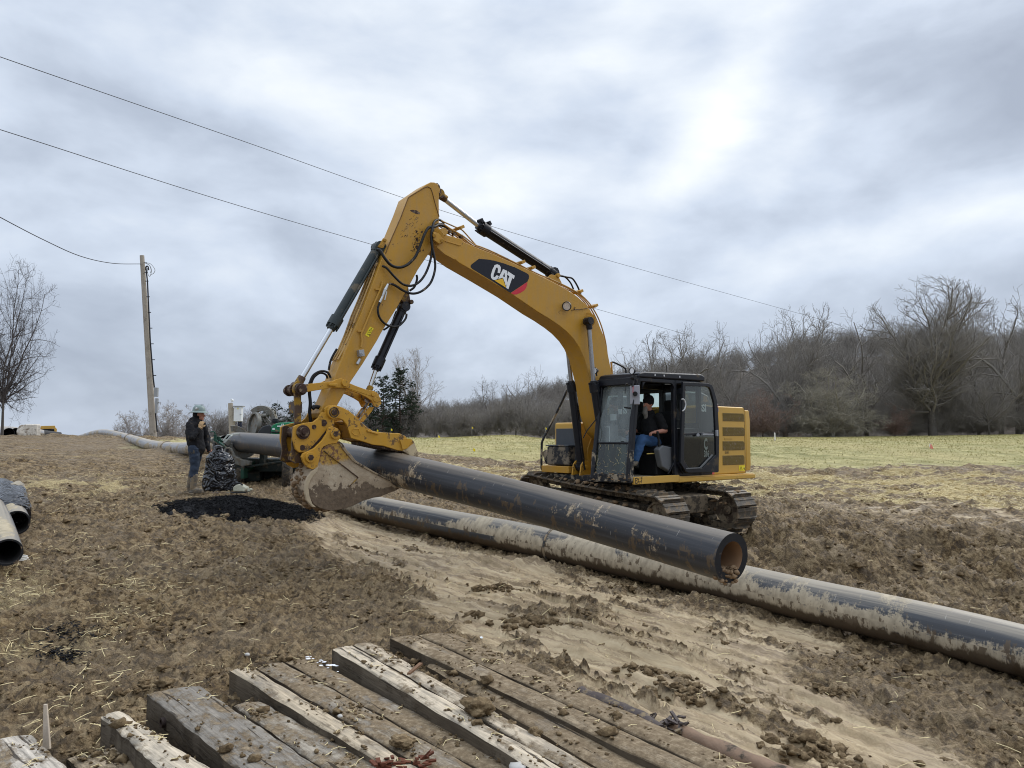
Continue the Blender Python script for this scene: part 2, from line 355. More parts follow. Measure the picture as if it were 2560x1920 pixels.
def ground_z(x, y, fine=True):
    x = np.asarray(x, float); y = np.asarray(y, float)
    z = base_z(x, y); sm, g, st = masks(x, y)
    near = sstep(60, 25, y)
    rough = (1-sm)*(1-g*.85)
    z = z+ruts(x, y)*near
    z = z+rough*near*(.07*fbm(x*.9, y*.9, 3, 40)+.055*(fbm(x*1.1, y*2.3, 3, 44)))
    z = z+near*sstep(2, 7, x-(y-12)*-.3)*rough*(.24*fbm(x*.50, y*1.3, 4, 47)+.30*(np.abs(fbm(x*1.5, y*2.2, 4, 48))-.15))
    # trench of spoil at the field's edge
    z = z+.28*sstep(28,30,y)*sstep(33,31,y)*sstep(-6,0,x)*np.maximum(0, fbm(x*.6, y*.9, 4, 60)+.25)
    z = z+.5*np.exp(-((y-20.5-.05*x)/1.2)**2)*sstep(-8,-5,x)*sstep(6,2,x)*np.maximum(0,.45+.8*fbm(x*.9, y*.9, 4, 63))
    z = z+.30*np.exp(-((x+14)/5.5)**2-((y-32)/2.2)**2)*(.5+fbm(x*.8,y*.8,4,64))
    z = z+.20*np.exp(-((x+22)/9)**2-((y-45.5)/2.)**2)*(.2+fbm(x*.8,y*.8,4,65)+2.6*np.maximum(0,fbm(x*2.2,y*2.2,3,66)))
    if fine:
        nn = sstep(34, 18, y); n1_ = fbm(x*2, y*2, 2, 79); wx_ = x+.16*fbm(x*2.6, y*2.6, 3, 180)+.05*fbm(x*9, y*9, 2, 181); wy_ = y+.16*fbm(x*2.6, y*2.6, 3, 184)+.05*fbm(x*9, y*9, 2, 185)
        c1 = 1-np.abs(fbm(x*3.1, y*3.1, 4, 70))*2; c2 = np.maximum(0, fbm(x*5.5, y*5.5, 4, 75)+.05)
        z = z+rough*(near*.055*(c1-.6)+near*.15*c2*c2+nn*.17*(np.abs(fbm(wx_*3.2, wy_*5.0, 4, 80, .6))-.17)+nn*.10*(np.abs(fbm(wx_*7, wy_*11, 3, 85, .55))-.17)+nn*.07*np.maximum(0,fbm(wx_*6,wy_*10,4,87)-.04)-nn*.05*np.maximum(0,fbm(wx_*2.6,wy_*3.6,3,88)-.12))
        # dragged, smeared clay: low ridges along the dragging direction
        rx, ry = x-1.4, y-11.9; d = -rx*.70-ry*.72+.15*fbm(x*.6,y*.6,2,93); s = rx*.72-ry*.70
        r = fbm(d*3.3, s*.22, 4, 90); step = np.clip(r*5, -1, 1)
        z = z+sm*(.026*step+.050*fbm(d*5, s*.5, 4, 95)+.030*fbm(x*6, y*8, 4, 97)+.035*(np.abs(fbm(d*7+n1_, s*1.8, 3, 98))-.2)+.03*np.maximum(0, fbm(d*6.5, s*1.4, 4, 99)-.12)*4)+(1-sm)*sstep(7, 4, np.abs(d-2))*.03*nn
        z = z+g*.03*fbm(x*2, y*2, 3, 101)
    z = z+(.13*np.exp(-((x-2.55)/.9)**2-((y-10.0)/.32)**2)+.10*np.exp(-((x-.2)/2.0)**2-((y-12.25)/.4)**2))*(.75+fbm(x*4, y*4, 3, 130))
    z = z+(.14*np.exp(-((x-2.9)/.55)**2-((y-12.35)/.4)**2)+.16*np.exp(-((x-4.9)/.5)**2-((y-13.6)/.45)**2)+.12*np.exp(-((x-3.9)/.35)**2-((y-13.4)/.5)**2))*(.8+1.2*fbm(x*4, y*4, 3, 133))
    # trough under the lower pipe and mud banked against it
    j = np.interp(x, _lx, _ly); pz = np.interp(x, _lx, _lz); dd = np.abs(y-j)*.72
    z = np.where((dd < .6) & (x > -4) & (x < 12), np.minimum(z, pz-.215+.10*dd+.42*np.maximum(0,dd-.24)+.02*fbm(x*6,y*6,2,110)), z)
    # black shavings heap
    return z+.34*np.exp(-((x+5.75)/1.15)**2-((y-14.1)/.72)**2)*0
def gz(x, y): return float(ground_z(np.array([x]), np.array([y]))[0])
def grow(start, step, end, k):
    out = [start]; 
    while out[-1] < end: out.append(out[-1]+step); step *= k
    return out
_gx = grow(0, .022, 8, 1.0009); _gx2 = grow(_gx[-1], .03, 60, 1.035); _gx3 = grow(_gx2[-1], 2.4, 3500, 1.16)
_px = _gx+_gx2[1:]+_gx3[1:]; GX = np.array(sorted([-v for v in _px[1:]]+_px))
GY = np.array(sorted([3.3-v for v in grow(0,.1,60,1.25)[1:]]+grow(3.3, .021, 20, 1.0032)+[]))
GY = np.concatenate([GY, np.array(grow(GY[-1]+.06, .065, 90, 1.0065)), ]); GY = np.concatenate([GY, np.array(grow(GY[-1]+.5, .8, 3500, 1.12))])
xx, yy = np.meshgrid(GX, GY, indexing='xy')
zz_ = ground_z(xx, yy); sm_, g_, st_ = masks(xx, yy)
_rg, _cg = xx.shape; ii = np.arange(_rg*_cg).reshape(_rg, _cg)
fq = np.stack([ii[:-1,:-1], ii[:-1,1:], ii[1:,1:], ii[1:,:-1]], -1).reshape(-1, 4)
vv = np.stack([xx, yy, zz_], -1).reshape(-1, 3)
print('ground verts', len(vv))
def mat_ground():
    m, t, b = new_mat('wet clay mud and field'); pos = wcoord(t)
    def at(n): a = nd(t, 'ShaderNodeAttribute', attribute_name=n); return a.outputs['Fac']
    sm, g, st = at('smear'), at('grassy'), at('straw')
    nA = noise_n(t, pos, 2.2, 8, .62); nB = noise_n(t, pos, 14, 7, .62); nC = noise_n(t, mapping(t, pos, (1,1,1), (4,8,0)), .5, 4, .5)
    nD = noise_n(t, pos, 60, 4, .6); nF = noise_n(t, mapping(t, pos, (1, 1.5, 1), (2,9,1)), 4.6, 10, .70, .7)
    clod = ramp(t, nB, [(.34, (.030,.018,.007)), (.46, (.108,.067,.028)), (.56, (.205,.139,.066)), (.73, (.38,.275,.145))])
    clod = mixc(t, ramp(t, nF, [(.53, 0), (.57, .8)]), clod, mixc(t, nB, (.21,.147,.075), (.41,.305,.168)))
    clod = mixc(t, ramp(t, nF, [(.40, .85), (.455, 0)]), clod, (.050,.032,.017))
    clod = mixc(t, ramp(t, nA, [(.46, .0), (.70, .5)]), clod, mixc(t, nB, (.12,.083,.045), (.25,.185,.105)))
    sp = mapping(t, pos, (1, 1, 1), (0,0,0), (0,0,R(44)))
    sp2 = mapping(t, sp, (.5, 4.5, 1))
    nS = noise_n(t, sp2, 2.5, 8, .6)
    smear = ramp(t, nS, [(.30, (.17,.118,.062)), (.43, (.31,.23,.13)), (.56, (.42,.325,.195)), (.75, (.52,.42,.27))])
    smear = mixc(t, ramp(t, nF, [(.33, .8), (.39, 0)]), smear, (.17,.115,.062))
    smear = mixc(t, ramp(t, noise_n(t, mapping(t, sp, (.45, 6, 1), (3,1,0)), 2.0, 10, .74, .6), [(.43, .85), (.475, 0)]), smear, (.20,.14,.08))
    smear = mixc(t, ramp(t, nA, [(.56, 0), (.80, .4)]), smear, (.30,.215,.125))
    smf = mathn(t, 'ADD', sm, mathn(t, 'MULTIPLY', mathn(t, 'SUBTRACT', nB, .5), .9))
    smf = ramp(t, smf, [(.28, 0), (.66, 1)])
    c = mixc(t, smf, clod, smear)
    c = mixc(t, mathn(t, 'MULTIPLY', ramp(t, nC, [(.35,0),(.7,1)]), .35), c, (.20,.155,.105))
    # straw
    sn = noise_n(t, mapping(t, pos, (1, 3.2, 1)), 9, 6, .75, 1.5)
    stf = ramp(t, mathn(t, 'ADD', st, mathn(t, 'SUBTRACT', sn, .72)), [(.16, 0), (.42, 1)])
    scol = ramp(t, nD, [(.25, (.16,.11,.05)), (.5, (.48,.38,.19)), (.75, (.72,.60,.34))])
    c = mixc(t, mathn(t, 'MULTIPLY', stf, .85), c, scol)
    gn = noise_n(t, mapping(t, pos, (1, .55, 1)), 1.1, 8, .7); gn2 = noise_n(t, mapping(t, pos, (1,.5,1)), .16, 4, .5)
    gcol = ramp(t, gn, [(.3, (.15,.145,.055)), (.45, (.26,.24,.095)), (.56, (.39,.345,.16)), (.72, (.57,.49,.24))])
    gcol = mixc(t, ramp(t, gn2, [(.40,0),(.58,.65)]), gcol, mixc(t, gn, (.31,.25,.11), (.55,.455,.22)))
    gf = ramp(t, mathn(t, 'ADD', g, mathn(t, 'MULTIPLY', mathn(t, 'SUBTRACT', nA, .5), .9)), [(.4,0),(.6,1)])
    c = mixc(t, gf, c, gcol)
    wet = ramp(t, mathn(t, 'ADD', nA, mathn(t, 'MULTIPLY', sm, .12)), [(.42, .80), (.68, .50)])
    wet = mathn(t, 'MAXIMUM', wet, mathn(t, 'MULTIPLY', mathn(t, 'MAXIMUM', g, stf), .9))
    setin(t, b, Base_Color=c, Roughness=wet); b.inputs['Specular IOR Level'].default_value = .26
    hb = mathn(t, 'ADD', mathn(t, 'MULTIPLY', nB, 1.0), mathn(t, 'MULTIPLY', nD, .35))
    st_b = mathn(t, 'ADD', mathn(t, 'MULTIPLY', mathn(t, 'SUBTRACT', 1.0, smf), .70), .25)
    n = t.nodes.new('ShaderNodeBump'); n.inputs['Distance'].default_value = .07; t.links.new(st_b, n.inputs['Strength'])
    t.links.new(hb, n.inputs['Height']); t.links.new(n.outputs[0], b.inputs['Normal'])
    return m
M_ground = mat_ground()
ground = np_mesh('ground', vv, fq, M_ground, smooth=True, attrs={'smear': sm_.ravel(), 'grassy': g_.ravel(), 'straw': st_.ravel()})
tag(ground, kind='structure')

# ------------------------------------------------------------------ scattered ground cover (stuff)
rng = np.random.default_rng(7)
def strips(cx, cy, cz, L, W, yaw, pitch, curl):
    """bent flat strands: 3 points x 2 verts"""
    n = len(cx); dx, dy, dz = np.cos(yaw)*np.cos(pitch), np.sin(yaw)*np.cos(pitch), np.sin(pitch)
    sx, sy = -np.sin(yaw), np.cos(yaw); v = np.zeros((n, 6, 3))
    for k, tt in enumerate((-.5, 0, .5)):
        px = cx+dx*L*tt+sx*curl*(abs(tt)*2)*L; py = cy+dy*L*tt+sy*curl*(abs(tt)*2)*L; pz = cz+dz*L*tt+(.5-abs(tt))*L*.12
        for q, sg in enumerate((-1, 1)):
            v[:, k*2+q, 0] = px+sx*W*sg*.5; v[:, k*2+q, 1] = py+sy*W*sg*.5; v[:, k*2+q, 2] = pz+sg*W*.3
    b = (np.arange(n)*6)[:, None]; f = np.concatenate([b+np.array([0,1,3,2]), b+np.array([2,3,5,4])], 0)
    return v.reshape(-1, 3), f
def scatter(n, x0, x1, y0, y1, fn):
    out = [[], []]; tot = 0
    while tot < n:
        x = rng.uniform(x0, x1, n*2); y = y0+(y1-y0)*rng.random(n*2)
        k = rng.random(n*2) < fn(x, y); out[0].append(x[k]); out[1].append(y[k]); tot += k.sum()
    return np.concatenate(out[0])[:n], np.concatenate(out[1])[:n]
M_straw = simple('dry straw', (.62,.51,.28), .85, 0, .35, 30)
def straw_fn(x, y): sm, g, st = masks(x, y); return np.clip(st*1.0+.02, 0, 1)*(y > 4)*(g < .5)
sxs, sys_ = scatter(5200, -12, 3, 4.5, 22, lambda x, y: straw_fn(x, y)*sstep(22, 6, y)**.5*((x < -1.2-.0*y) | (rng.random(len(x)) < .02)))
sx2, sy2 = scatter(34000, -9, 30, 19, 33, lambda x, y: straw_fn(x, y))
sx3, sy3 = scatter(900, -6, 9, 5, 14, lambda x, y: np.full(len(x), .5))
sX = np.concatenate([sxs, sx2, sx3]); sY = np.concatenate([sys_, sy2, sy3]); nS_ = len(sX)
Ls = np.where(sY > 20, rng.uniform(.08, .34, nS_), rng.uniform(.04, .22, nS_)); Ws = np.where(sY > 20, .010, .0045)
v, f = strips(sX, sY, ground_z(sX, sY)+.012+np.where(sY > 20, rng.random(nS_)*.05, .0), Ls, Ws, rng.uniform(0, 6.28, nS_), rng.normal(0, .22, nS_)+.12, rng.normal(0, .16, nS_))
tag(np_mesh('straw', v, f, M_straw), kind='stuff')
# grass tufts on the field
M_grass = simple('winter grass', (.37,.33,.13), .9, 0, .45, .5)
gx, gy = scatter(80000, -14, 62, 31, 88, lambda x, y: masks(x, y)[1]*(np.abs(x) < y*.8+3))
nG = len(gx); h = rng.uniform(.03, .10, nG)*(1+.6*fbm(gx*.5, gy*.5, 2, 9)); zb = ground_z(gx, gy, False)-.02; w = rng.uniform(.01,.03,nG)*(gy/40); a = rng.uniform(0, 3.14, nG); lean = rng.normal(0, .09, (nG, 2))
v = np.stack([np.stack([gx-np.cos(a)*w, gy-np.sin(a)*w, zb], -1), np.stack([gx+np.cos(a)*w, gy+np.sin(a)*w, zb], -1), np.stack([gx+lean[:,0], gy+lean[:,1], zb+h], -1)], 1).reshape(-1, 3)
tag(np_mesh('grass', v, np.arange(nG*3).reshape(-1, 3), M_grass), kind='stuff')
# clods of mud
def blob_protos(k, sub, seed, amp=.45):
    out = []
    for i in range(k):
        bm = bmesh.new(); bmesh.ops.create_icosphere(bm, subdivisions=sub, radius=1)
        vs = np.array([v.co*(1+amp*mnoise.noise(v.co*1.6+Vector((i*5+seed, 0, 0)))+amp*.5*mnoise.noise(v.co*4+Vector((0, i*3+seed, 0)))) for v in bm.verts])
        fs = np.array([[v.index for v in fc.verts] for fc in bm.faces]); bm.free(); out.append((vs, fs))
    return out
def blobs(protos, X, Y, Z, S, sq=.6):
    V, Fc = [], []; b = 0
    for i in range(len(X)):
        vs, fs = protos[i % len(protos)]; a = rng.uniform(0, 6.28); c, s = math.cos(a), math.sin(a); q = rng.uniform(.7, 1.4)
        p = np.stack([(vs[:,0]*c*q-vs[:,1]*s), (vs[:,0]*s*q+vs[:,1]*c), vs[:,2]*sq], -1)*S[i]+np.array([X[i], Y[i], Z[i]])
        V.append(p); Fc.append(fs+b); b += len(vs)
    return np.concatenate(V), np.concatenate(Fc)
def mat_clod():
    m, t, b = new_mat('mud clods'); pos = wcoord(t); n = noise_n(t, pos, 14, 7, .72)
    c = ramp(t, n, [(.3, (.050,.031,.015)), (.48, (.13,.088,.045)), (.62, (.25,.18,.10)), (.75, (.38,.29,.175))])
    setin(t, b, Base_Color=c, Roughness=.8); b.inputs['Specular IOR Level'].default_value = .15
    bump(t, b, n, .8, .03); return m
M_clod = mat_clod(); PR = blob_protos(10, 2, 3, .95)
def rough_fn(x, y):
    sm, g, st = masks(x, y); k = fbm(x*.8, y*.8, 3, 55)
    return np.clip((1-sm*.93)*(1-g)*(.3+1.6*k), .01, 1)
cx_, cy_ = scatter(8000, -11, 15, 4.6, 24, lambda x, y: rough_fn(x, y)*sstep(30, 5, y))
cs_ = np.abs(rng.normal(0, .018, len(cx_)))+.006; big = rng.random(len(cx_)) < .03*sstep(-1,5,cx_)+.004; cs_ = np.where(big, cs_*1.8+.03, cs_)
cxa, cya = scatter(9000, -9, 10, 4.6, 15, lambda x, y: rough_fn(x, y)*sstep(18, 5, y)*(masks(x, y)[0] < .35)); cx_ = np.concatenate([cx_, cxa]); cy_ = np.concatenate([cy_, cya]); cs_ = np.concatenate([cs_, rng.uniform(.006, .020, 9000)])
v, f = blobs(PR, cx_, cy_, ground_z(cx_, cy_)-cs_*.12, cs_, .55)
tag(np_mesh('mud_clods', v, f, M_clod, smooth=True), kind='stuff')
# ================================================================== PIPES
def mat_pipe(name, black=(.022,.024,.030), grey=0.0, mud=.5, mudc=(.42,.35,.25), seed=0, bot=.35, topdust=.3, lprof=None, botdark=.0):
    m, t, b = new_mat(name); uv = t.nodes.new('ShaderNodeUVMap').outputs[0]
    u = mapping(t, uv, (1, 1, 1), (seed*3.1, 0, 0))
    geo = nd(t, 'ShaderNodeNewGeometry'); sx = nd(t, 'ShaderNodeSeparateXYZ'); t.links.new(geo.outputs['Normal'], sx.inputs[0]); nz = sx.outputs[2]
    pos = mapping(t, geo.outputs['Position'], (1,1,1), (seed*2.3, 0, 0))
    run = noise_n(t, mapping(t, u, (5, 1.3, 1)), 1.9, 8, .72, .6)        # vertical drips round the pipe
    pat = noise_n(t, mapping(t, u, (.55, .9, 1)), 1.1, 7, .62, .5)
    lng = noise_n(t, mapping(t, u, (.25, 9, 1)), 2.0, 6, .6)
    fine = noise_n(t, pos, 38, 6, .7)
    bc = ramp(t, lng, [(.25, black), (.5, tuple(x*1.5+.004+grey*.5 for x in black)), (.75, tuple(x*2.4+.012+grey for x in black))])
    side = mathn(t, 'MULTIPLY', nz, -1.0)
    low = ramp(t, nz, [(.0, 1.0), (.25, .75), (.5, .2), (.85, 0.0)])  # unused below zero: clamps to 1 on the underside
    mf = mathn(t, 'ADD', mathn(t, 'MULTIPLY', mathn(t, 'SUBTRACT', run, .5), .9), mathn(t, 'MULTIPLY', mathn(t, 'SUBTRACT', pat, .5), 3.0))
    mf = mathn(t, 'ADD', mf, mathn(t, 'MULTIPLY', low, bot)); mf = mathn(t, 'ADD', mf, mathn(t, 'MULTIPLY', mathn(t, 'SUBTRACT', fine, .5), .55))
    mf = mathn(t, 'ADD', mf, mud-.62)
    if lprof:
        su = nd(t, 'ShaderNodeSeparateXYZ'); t.links.new(uv, su.inputs[0]); lp = ramp(t, mathn(t, 'DIVIDE', su.outputs[0], 20.0), [(a/20, .5+b_) for a, b_ in lprof]); mf = mathn(t, 'ADD', mf, mathn(t, 'SUBTRACT', lp, .5))
    mk = ramp(t, mf, [(.0, 0), (.13, 1)])
    mc = ramp(t, noise_n(t, mapping(t, u, (4, 2, 1)), 3, 6, .6), [(.3, tuple(x*.62 for x in mudc)), (.55, mudc), (.8, tuple(min(1, x*1.2) for x in mudc))])
    # dried film on top
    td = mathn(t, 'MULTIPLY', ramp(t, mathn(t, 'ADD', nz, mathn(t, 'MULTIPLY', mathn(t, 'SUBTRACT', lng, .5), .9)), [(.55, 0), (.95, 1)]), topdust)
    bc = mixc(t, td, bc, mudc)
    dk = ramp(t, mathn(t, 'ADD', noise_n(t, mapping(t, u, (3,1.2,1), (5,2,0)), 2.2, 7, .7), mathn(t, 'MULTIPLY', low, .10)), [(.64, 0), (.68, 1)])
    und = ramp(t, mathn(t, 'ADD', mathn(t, 'MULTIPLY_ADD', nz, .5, .5), mathn(t, 'MULTIPLY', mathn(t, 'SUBTRACT', run, .5), .5)), [(.30, botdark), (.38, 0)])  # darker underside: mud band plus the shade beneath the pipe, painted in
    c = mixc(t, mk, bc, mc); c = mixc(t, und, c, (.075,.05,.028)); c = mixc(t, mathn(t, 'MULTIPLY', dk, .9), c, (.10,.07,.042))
    # pale scratches
    sc = ramp(t, noise_n(t, mapping(t, u, (14, 1.2, 1), (2,7,0)), 3.5, 3, .4), [(.715, 0), (.73, 1)])
    c = mixc(t, mathn(t, 'MULTIPLY', sc, .45), c, (.5,.47,.42))
    r = mathn(t, 'ADD', mathn(t, 'MULTIPLY', mk, .42), mathn(t, 'ADD', mathn(t, 'MULTIPLY', lng, .25), .30))
    setin(t, b, Base_Color=c, Roughness=r); b.inputs['Specular IOR Level'].default_value = .38
    h = mathn(t, 'ADD', mathn(t, 'MULTIPLY', mk, .6), mathn(t, 'MULTIPLY', fine, .35)); bump(t, b, h, .55, .006)
    return m
def mat_inner(name, c0, c1):
    m, t, b = new_mat(name); n = noise_n(t, ocoord(t), 5, 6, .6); setin(t, b, Base_Color=mixc(t, n, c0, c1), Roughness=.7); return m
M_inb = mat_inner('muddy bore of pipe', (.20,.11,.055), (.36,.22,.12))
M_ind = mat_inner('dark bore of pipe', (.02,.02,.022), (.06,.055,.05))
def pipe(name, pts, r, mat, inner, wall=.022, n=72, label=None, group=None, wob=.0, sm=6, cut=None, parent=None):
    pts = catmull(pts, sm); m = MB(); m.uv = []
    L = 0; t0 = (pts[1]-pts[0]).normalized(); x, y, _ = basis(t0); rings = []
    for i, p in enumerate(pts):
        t = (pts[min(i+1, len(pts)-1)]-pts[max(i-1, 0)]).normalized(); x = (x-t*x.dot(t)).normalized(); y = t.cross(x)
        if i: L += (p-pts[i-1]).length
        rr = []
        for k in range(n+1):
            a = 2*math.pi*k/n; q = r*(1+wob*mnoise.noise(Vector((L*.5, math.cos(a)*.8, math.sin(a)*.8))))
            e = Vector((0,0,0))
            if cut and (i == 0 or i == len(pts)-1): e = t*(cut[0 if i == 0 else 1](a))
            m.v.append(tuple(p+(x*math.cos(a)+y*math.sin(a))*q+e)); m.uv.append((L, k/n*2*math.pi*r)); rr.append(len(m.v)-1)
        rings.append(rr)
    for i in range(len(rings)-1):
        for k in range(n): m.f.append((rings[i][k], rings[i][k+1], rings[i+1][k+1], rings[i+1][k])); m.m.append(0)
    # ends: annulus + bore
    for e in (0, len(rings)-1):
        t = (pts[1]-pts[0]).normalized() if e == 0 else (pts[-2]-pts[-1]).normalized(); ce = pts[e]
        inn, dp = [], []
        for k in rings[e]:
            v = Vector(m.v[k]); c_ = ce+t*((v-ce).dot(t)); q = c_+(v-c_)*((r-wall)/r); m.v.append(tuple(q)); m.uv.append(m.uv[k]); inn.append(len(m.v)-1)
            m.v.append(tuple(q+t*1.6)); m.uv.append((m.uv[k][0]+1.6, m.uv[k][1])); dp.append(len(m.v)-1)
        for k in range(n):
            m.f.append((rings[e][k], rings[e][k+1], inn[k+1], inn[k])); m.m.append(2)
            m.f.append((inn[k], inn[k+1], dp[k+1], dp[k])); m.m.append(1)
        m.f.append(tuple(dp[:-1])); m.m.append(1)
    o = m.build(name, [mat, inner, M_rim], None, smooth=40)
    o.parent = parent
    if label: tag(o, label, 'pipe', group)
    return o
M_rim = simple('cut pipe rim', (.016,.017,.02), .45, 0, .3, 9, dirt=.12, dcol=(.34,.24,.15))
RP = .254
M_pipeU = mat_pipe('lifted pipe plastic', (.019,.020,.023), .0, .15, (.42,.33,.22), 1, .10, .28)
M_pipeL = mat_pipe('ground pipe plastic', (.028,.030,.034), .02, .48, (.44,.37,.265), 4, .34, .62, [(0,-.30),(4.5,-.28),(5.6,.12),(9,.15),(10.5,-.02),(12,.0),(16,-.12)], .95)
M_pipeH = mat_pipe('dusty grey pipe', (.15,.15,.155), .12, .48, (.40,.33,.23), 9, .25, .75)
UP = [P(592,1104,20.5), P(718,1117,16.4), P(860,1145,13.1), P(932,1161,12.1), P(1009,1178,11.6), P(1230,1232,10.6), P(1500,1305,9.45), P(1829,1395,7.85)]
up = pipe('plastic_pipe', UP, RP, M_pipeU, M_inb, label='black plastic pipe lifted in the bucket jaws, its open muddy end over the other pipe', wob=.01, wall=.085, group=None)
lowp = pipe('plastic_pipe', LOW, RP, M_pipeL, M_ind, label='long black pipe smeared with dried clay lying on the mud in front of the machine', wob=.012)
# mud stuck in the open end
e = UP[-1]; t_ = (UP[-1]-UP[-2]).normalized(); m = MB()
sd_ = t_.cross(Vector((0,0,1))).normalized(); uu = sd_.cross(t_)
for i in range(90):
    a = random.Random(i).uniform(-2.3, -.8); rr = random.Random(i+50).uniform(.13, .262); q = random.Random(i+90).uniform(.010, .032)
    m.sph(e+sd_*math.cos(a)*rr+uu*math.sin(a)*rr-t_*random.Random(i+7).uniform(-.015, .12), q, 9, 6, sq=(1,1,.7))
M_mudlump = simple('drying brown mud', (.20,.13,.072), .8, 0, .4, 18, .5, 40)
m.jitter(.02, 14, 3).build('mud_lump', M_mudlump, up, smooth=60)
# weld bead collars on the lower pipe
def bead(mt, pts, s, par, r=RP, w=.018, nm='weld_bead'):
    p = catmull(pts, 12); acc = 0
    for i in range(1, len(p)):
        acc += (p[i]-p[i-1]).length
        if acc > s:
            d = (p[i]-p[i-1]).normalized(); MB().torus(p[i], d, r+.004, w, 48, 8).build(nm, mt, par, smooth=60); return
M_bead = simple('weld bead plastic', (.05,.052,.055), .5, 0, .3, 9, dirt=.6, dcol=(.3,.23,.15))
bead(M_bead, LOW, 6.3, lowp); 
HP = [P(566,1109,22.3), P(528,1115,25), P(460,1122,30), P(405,1118,34), P(365,1110,38), P(320,1096,44), P(268,1083,52), P(238,1084,58), P(200,1095,66)]
hp = pipe('plastic_pipe', HP, RP, M_pipeH, M_ind, label='dusty grey pipe snaking down the slope from the hilltop to the welding machine', wob=.02)
bead(M_bead, HP, 12.5, hp, w=.03); bead(M_bead, HP, 25, hp, w=.03)
# ---- pipe scraps at the left edge
M_scrap = mat_pipe('pale muddy scrap pipe', (.03,.03,.035), .04, .40, (.42,.35,.235), 14, .2, .55)
g1 = pipe('pipe_offcut', [P(19,1381,9.4), P(-14,1272,12.0), P(-50,1205,15)], .165, M_scrap, M_ind, wob=.03, label='cut pipe piece with mottled tan crust, nearest at the left edge', group=None)
g1['category'] = 'pipe'
g2 = pipe('pipe_offcut', [P(41,1307,11.3), P(22,1262,12.6), P(-10,1222,15)], .178, M_scrap, M_ind, wob=.04, label='wider muddy pipe offcut behind the mottled one, open end dark', group=None)
g2['category'] = 'pipe'
def mat_plastic(name, col=(.006,.0065,.009)):
    m, t, b = new_mat(name); o = ocoord(t); n = noise_n(t, o, 5, 5, .6, 1.2); n2 = noise_n(t, mapping(t, o, (1,1,2.4)), 7, 3, .5, 2)
    setin(t, b, Base_Color=mixc(t, n, col, tuple(x*2+.005 for x in col)), Roughness=.13); b.inputs['Specular IOR Level'].default_value = .6
    w_ = noise_n(t, mapping(t, o, (1.5,1.5,1.2)), 1.7, 1, .4, 2.6); rid = mathn(t, 'ABSOLUTE', mathn(t, 'SUBTRACT', w_, .5)); w2_ = mathn(t, 'ABSOLUTE', mathn(t, 'SUBTRACT', noise_n(t, mapping(t, o, (1,1,1.8), (4,4,4)), 3.4, 1, .4, 1.6), .5)); bump(t, b, mathn(t, 'ADD', mathn(t, 'MULTIPLY', rid, 2.2), w2_), 1.0, .10); return m
M_bag = mat_plastic('black plastic film')
# wrapped cone-ended piece behind
m = MB(); m.tube(catmull([P(40,1294,11.7), P(31,1264,12.3), P(22,1243,13.0), P(-8,1226,14.6), P(-60,1212,18)],4), [.20]*3+[.235]*14, 28); m.tube(catmull([P(30,1268,12.4), P(36,1244,12.8), P(41,1224,13.1)], 4), [.22,.215,.21,.20,.19,.175,.155,.13,.11], 24)
m.jitter(.03, 4, 1); wrap = m.build('wrapped_pipe_bundle', M_bag, None, smooth=60); tag(wrap, 'pipe end wrapped in shiny black plastic film with a torn pale peak, left edge', 'wrapped pipe')
m = MB(); m.tube(catmull([P(38,1232,13.0), P(43,1215,13.25), P(46,1203,13.4)], 4), [.15,.14,.13,.115,.10,.08,.06,.035,.008], 20); m.jitter(.03,5,2).build('torn_peak', M_scrap, wrap, smooth=60)
# coil of white hose next to it
m = MB(); cc = P(50,1352,10.3); cc.z = gz(cc.x, cc.y)+.05
for k in range(3): m.torus(cc+Vector((0,0,-.03+.028*k)), (.05*k,.1,1), .11-.010*k, .011, 32, 8)
tag(m.build('hose_coil', simple('pale hose rubber', (.62,.60,.55), .5, 0, .15, 9, dirt=.3)), 'small coil of pale hose on the mud beside the cut pipes', 'hose')
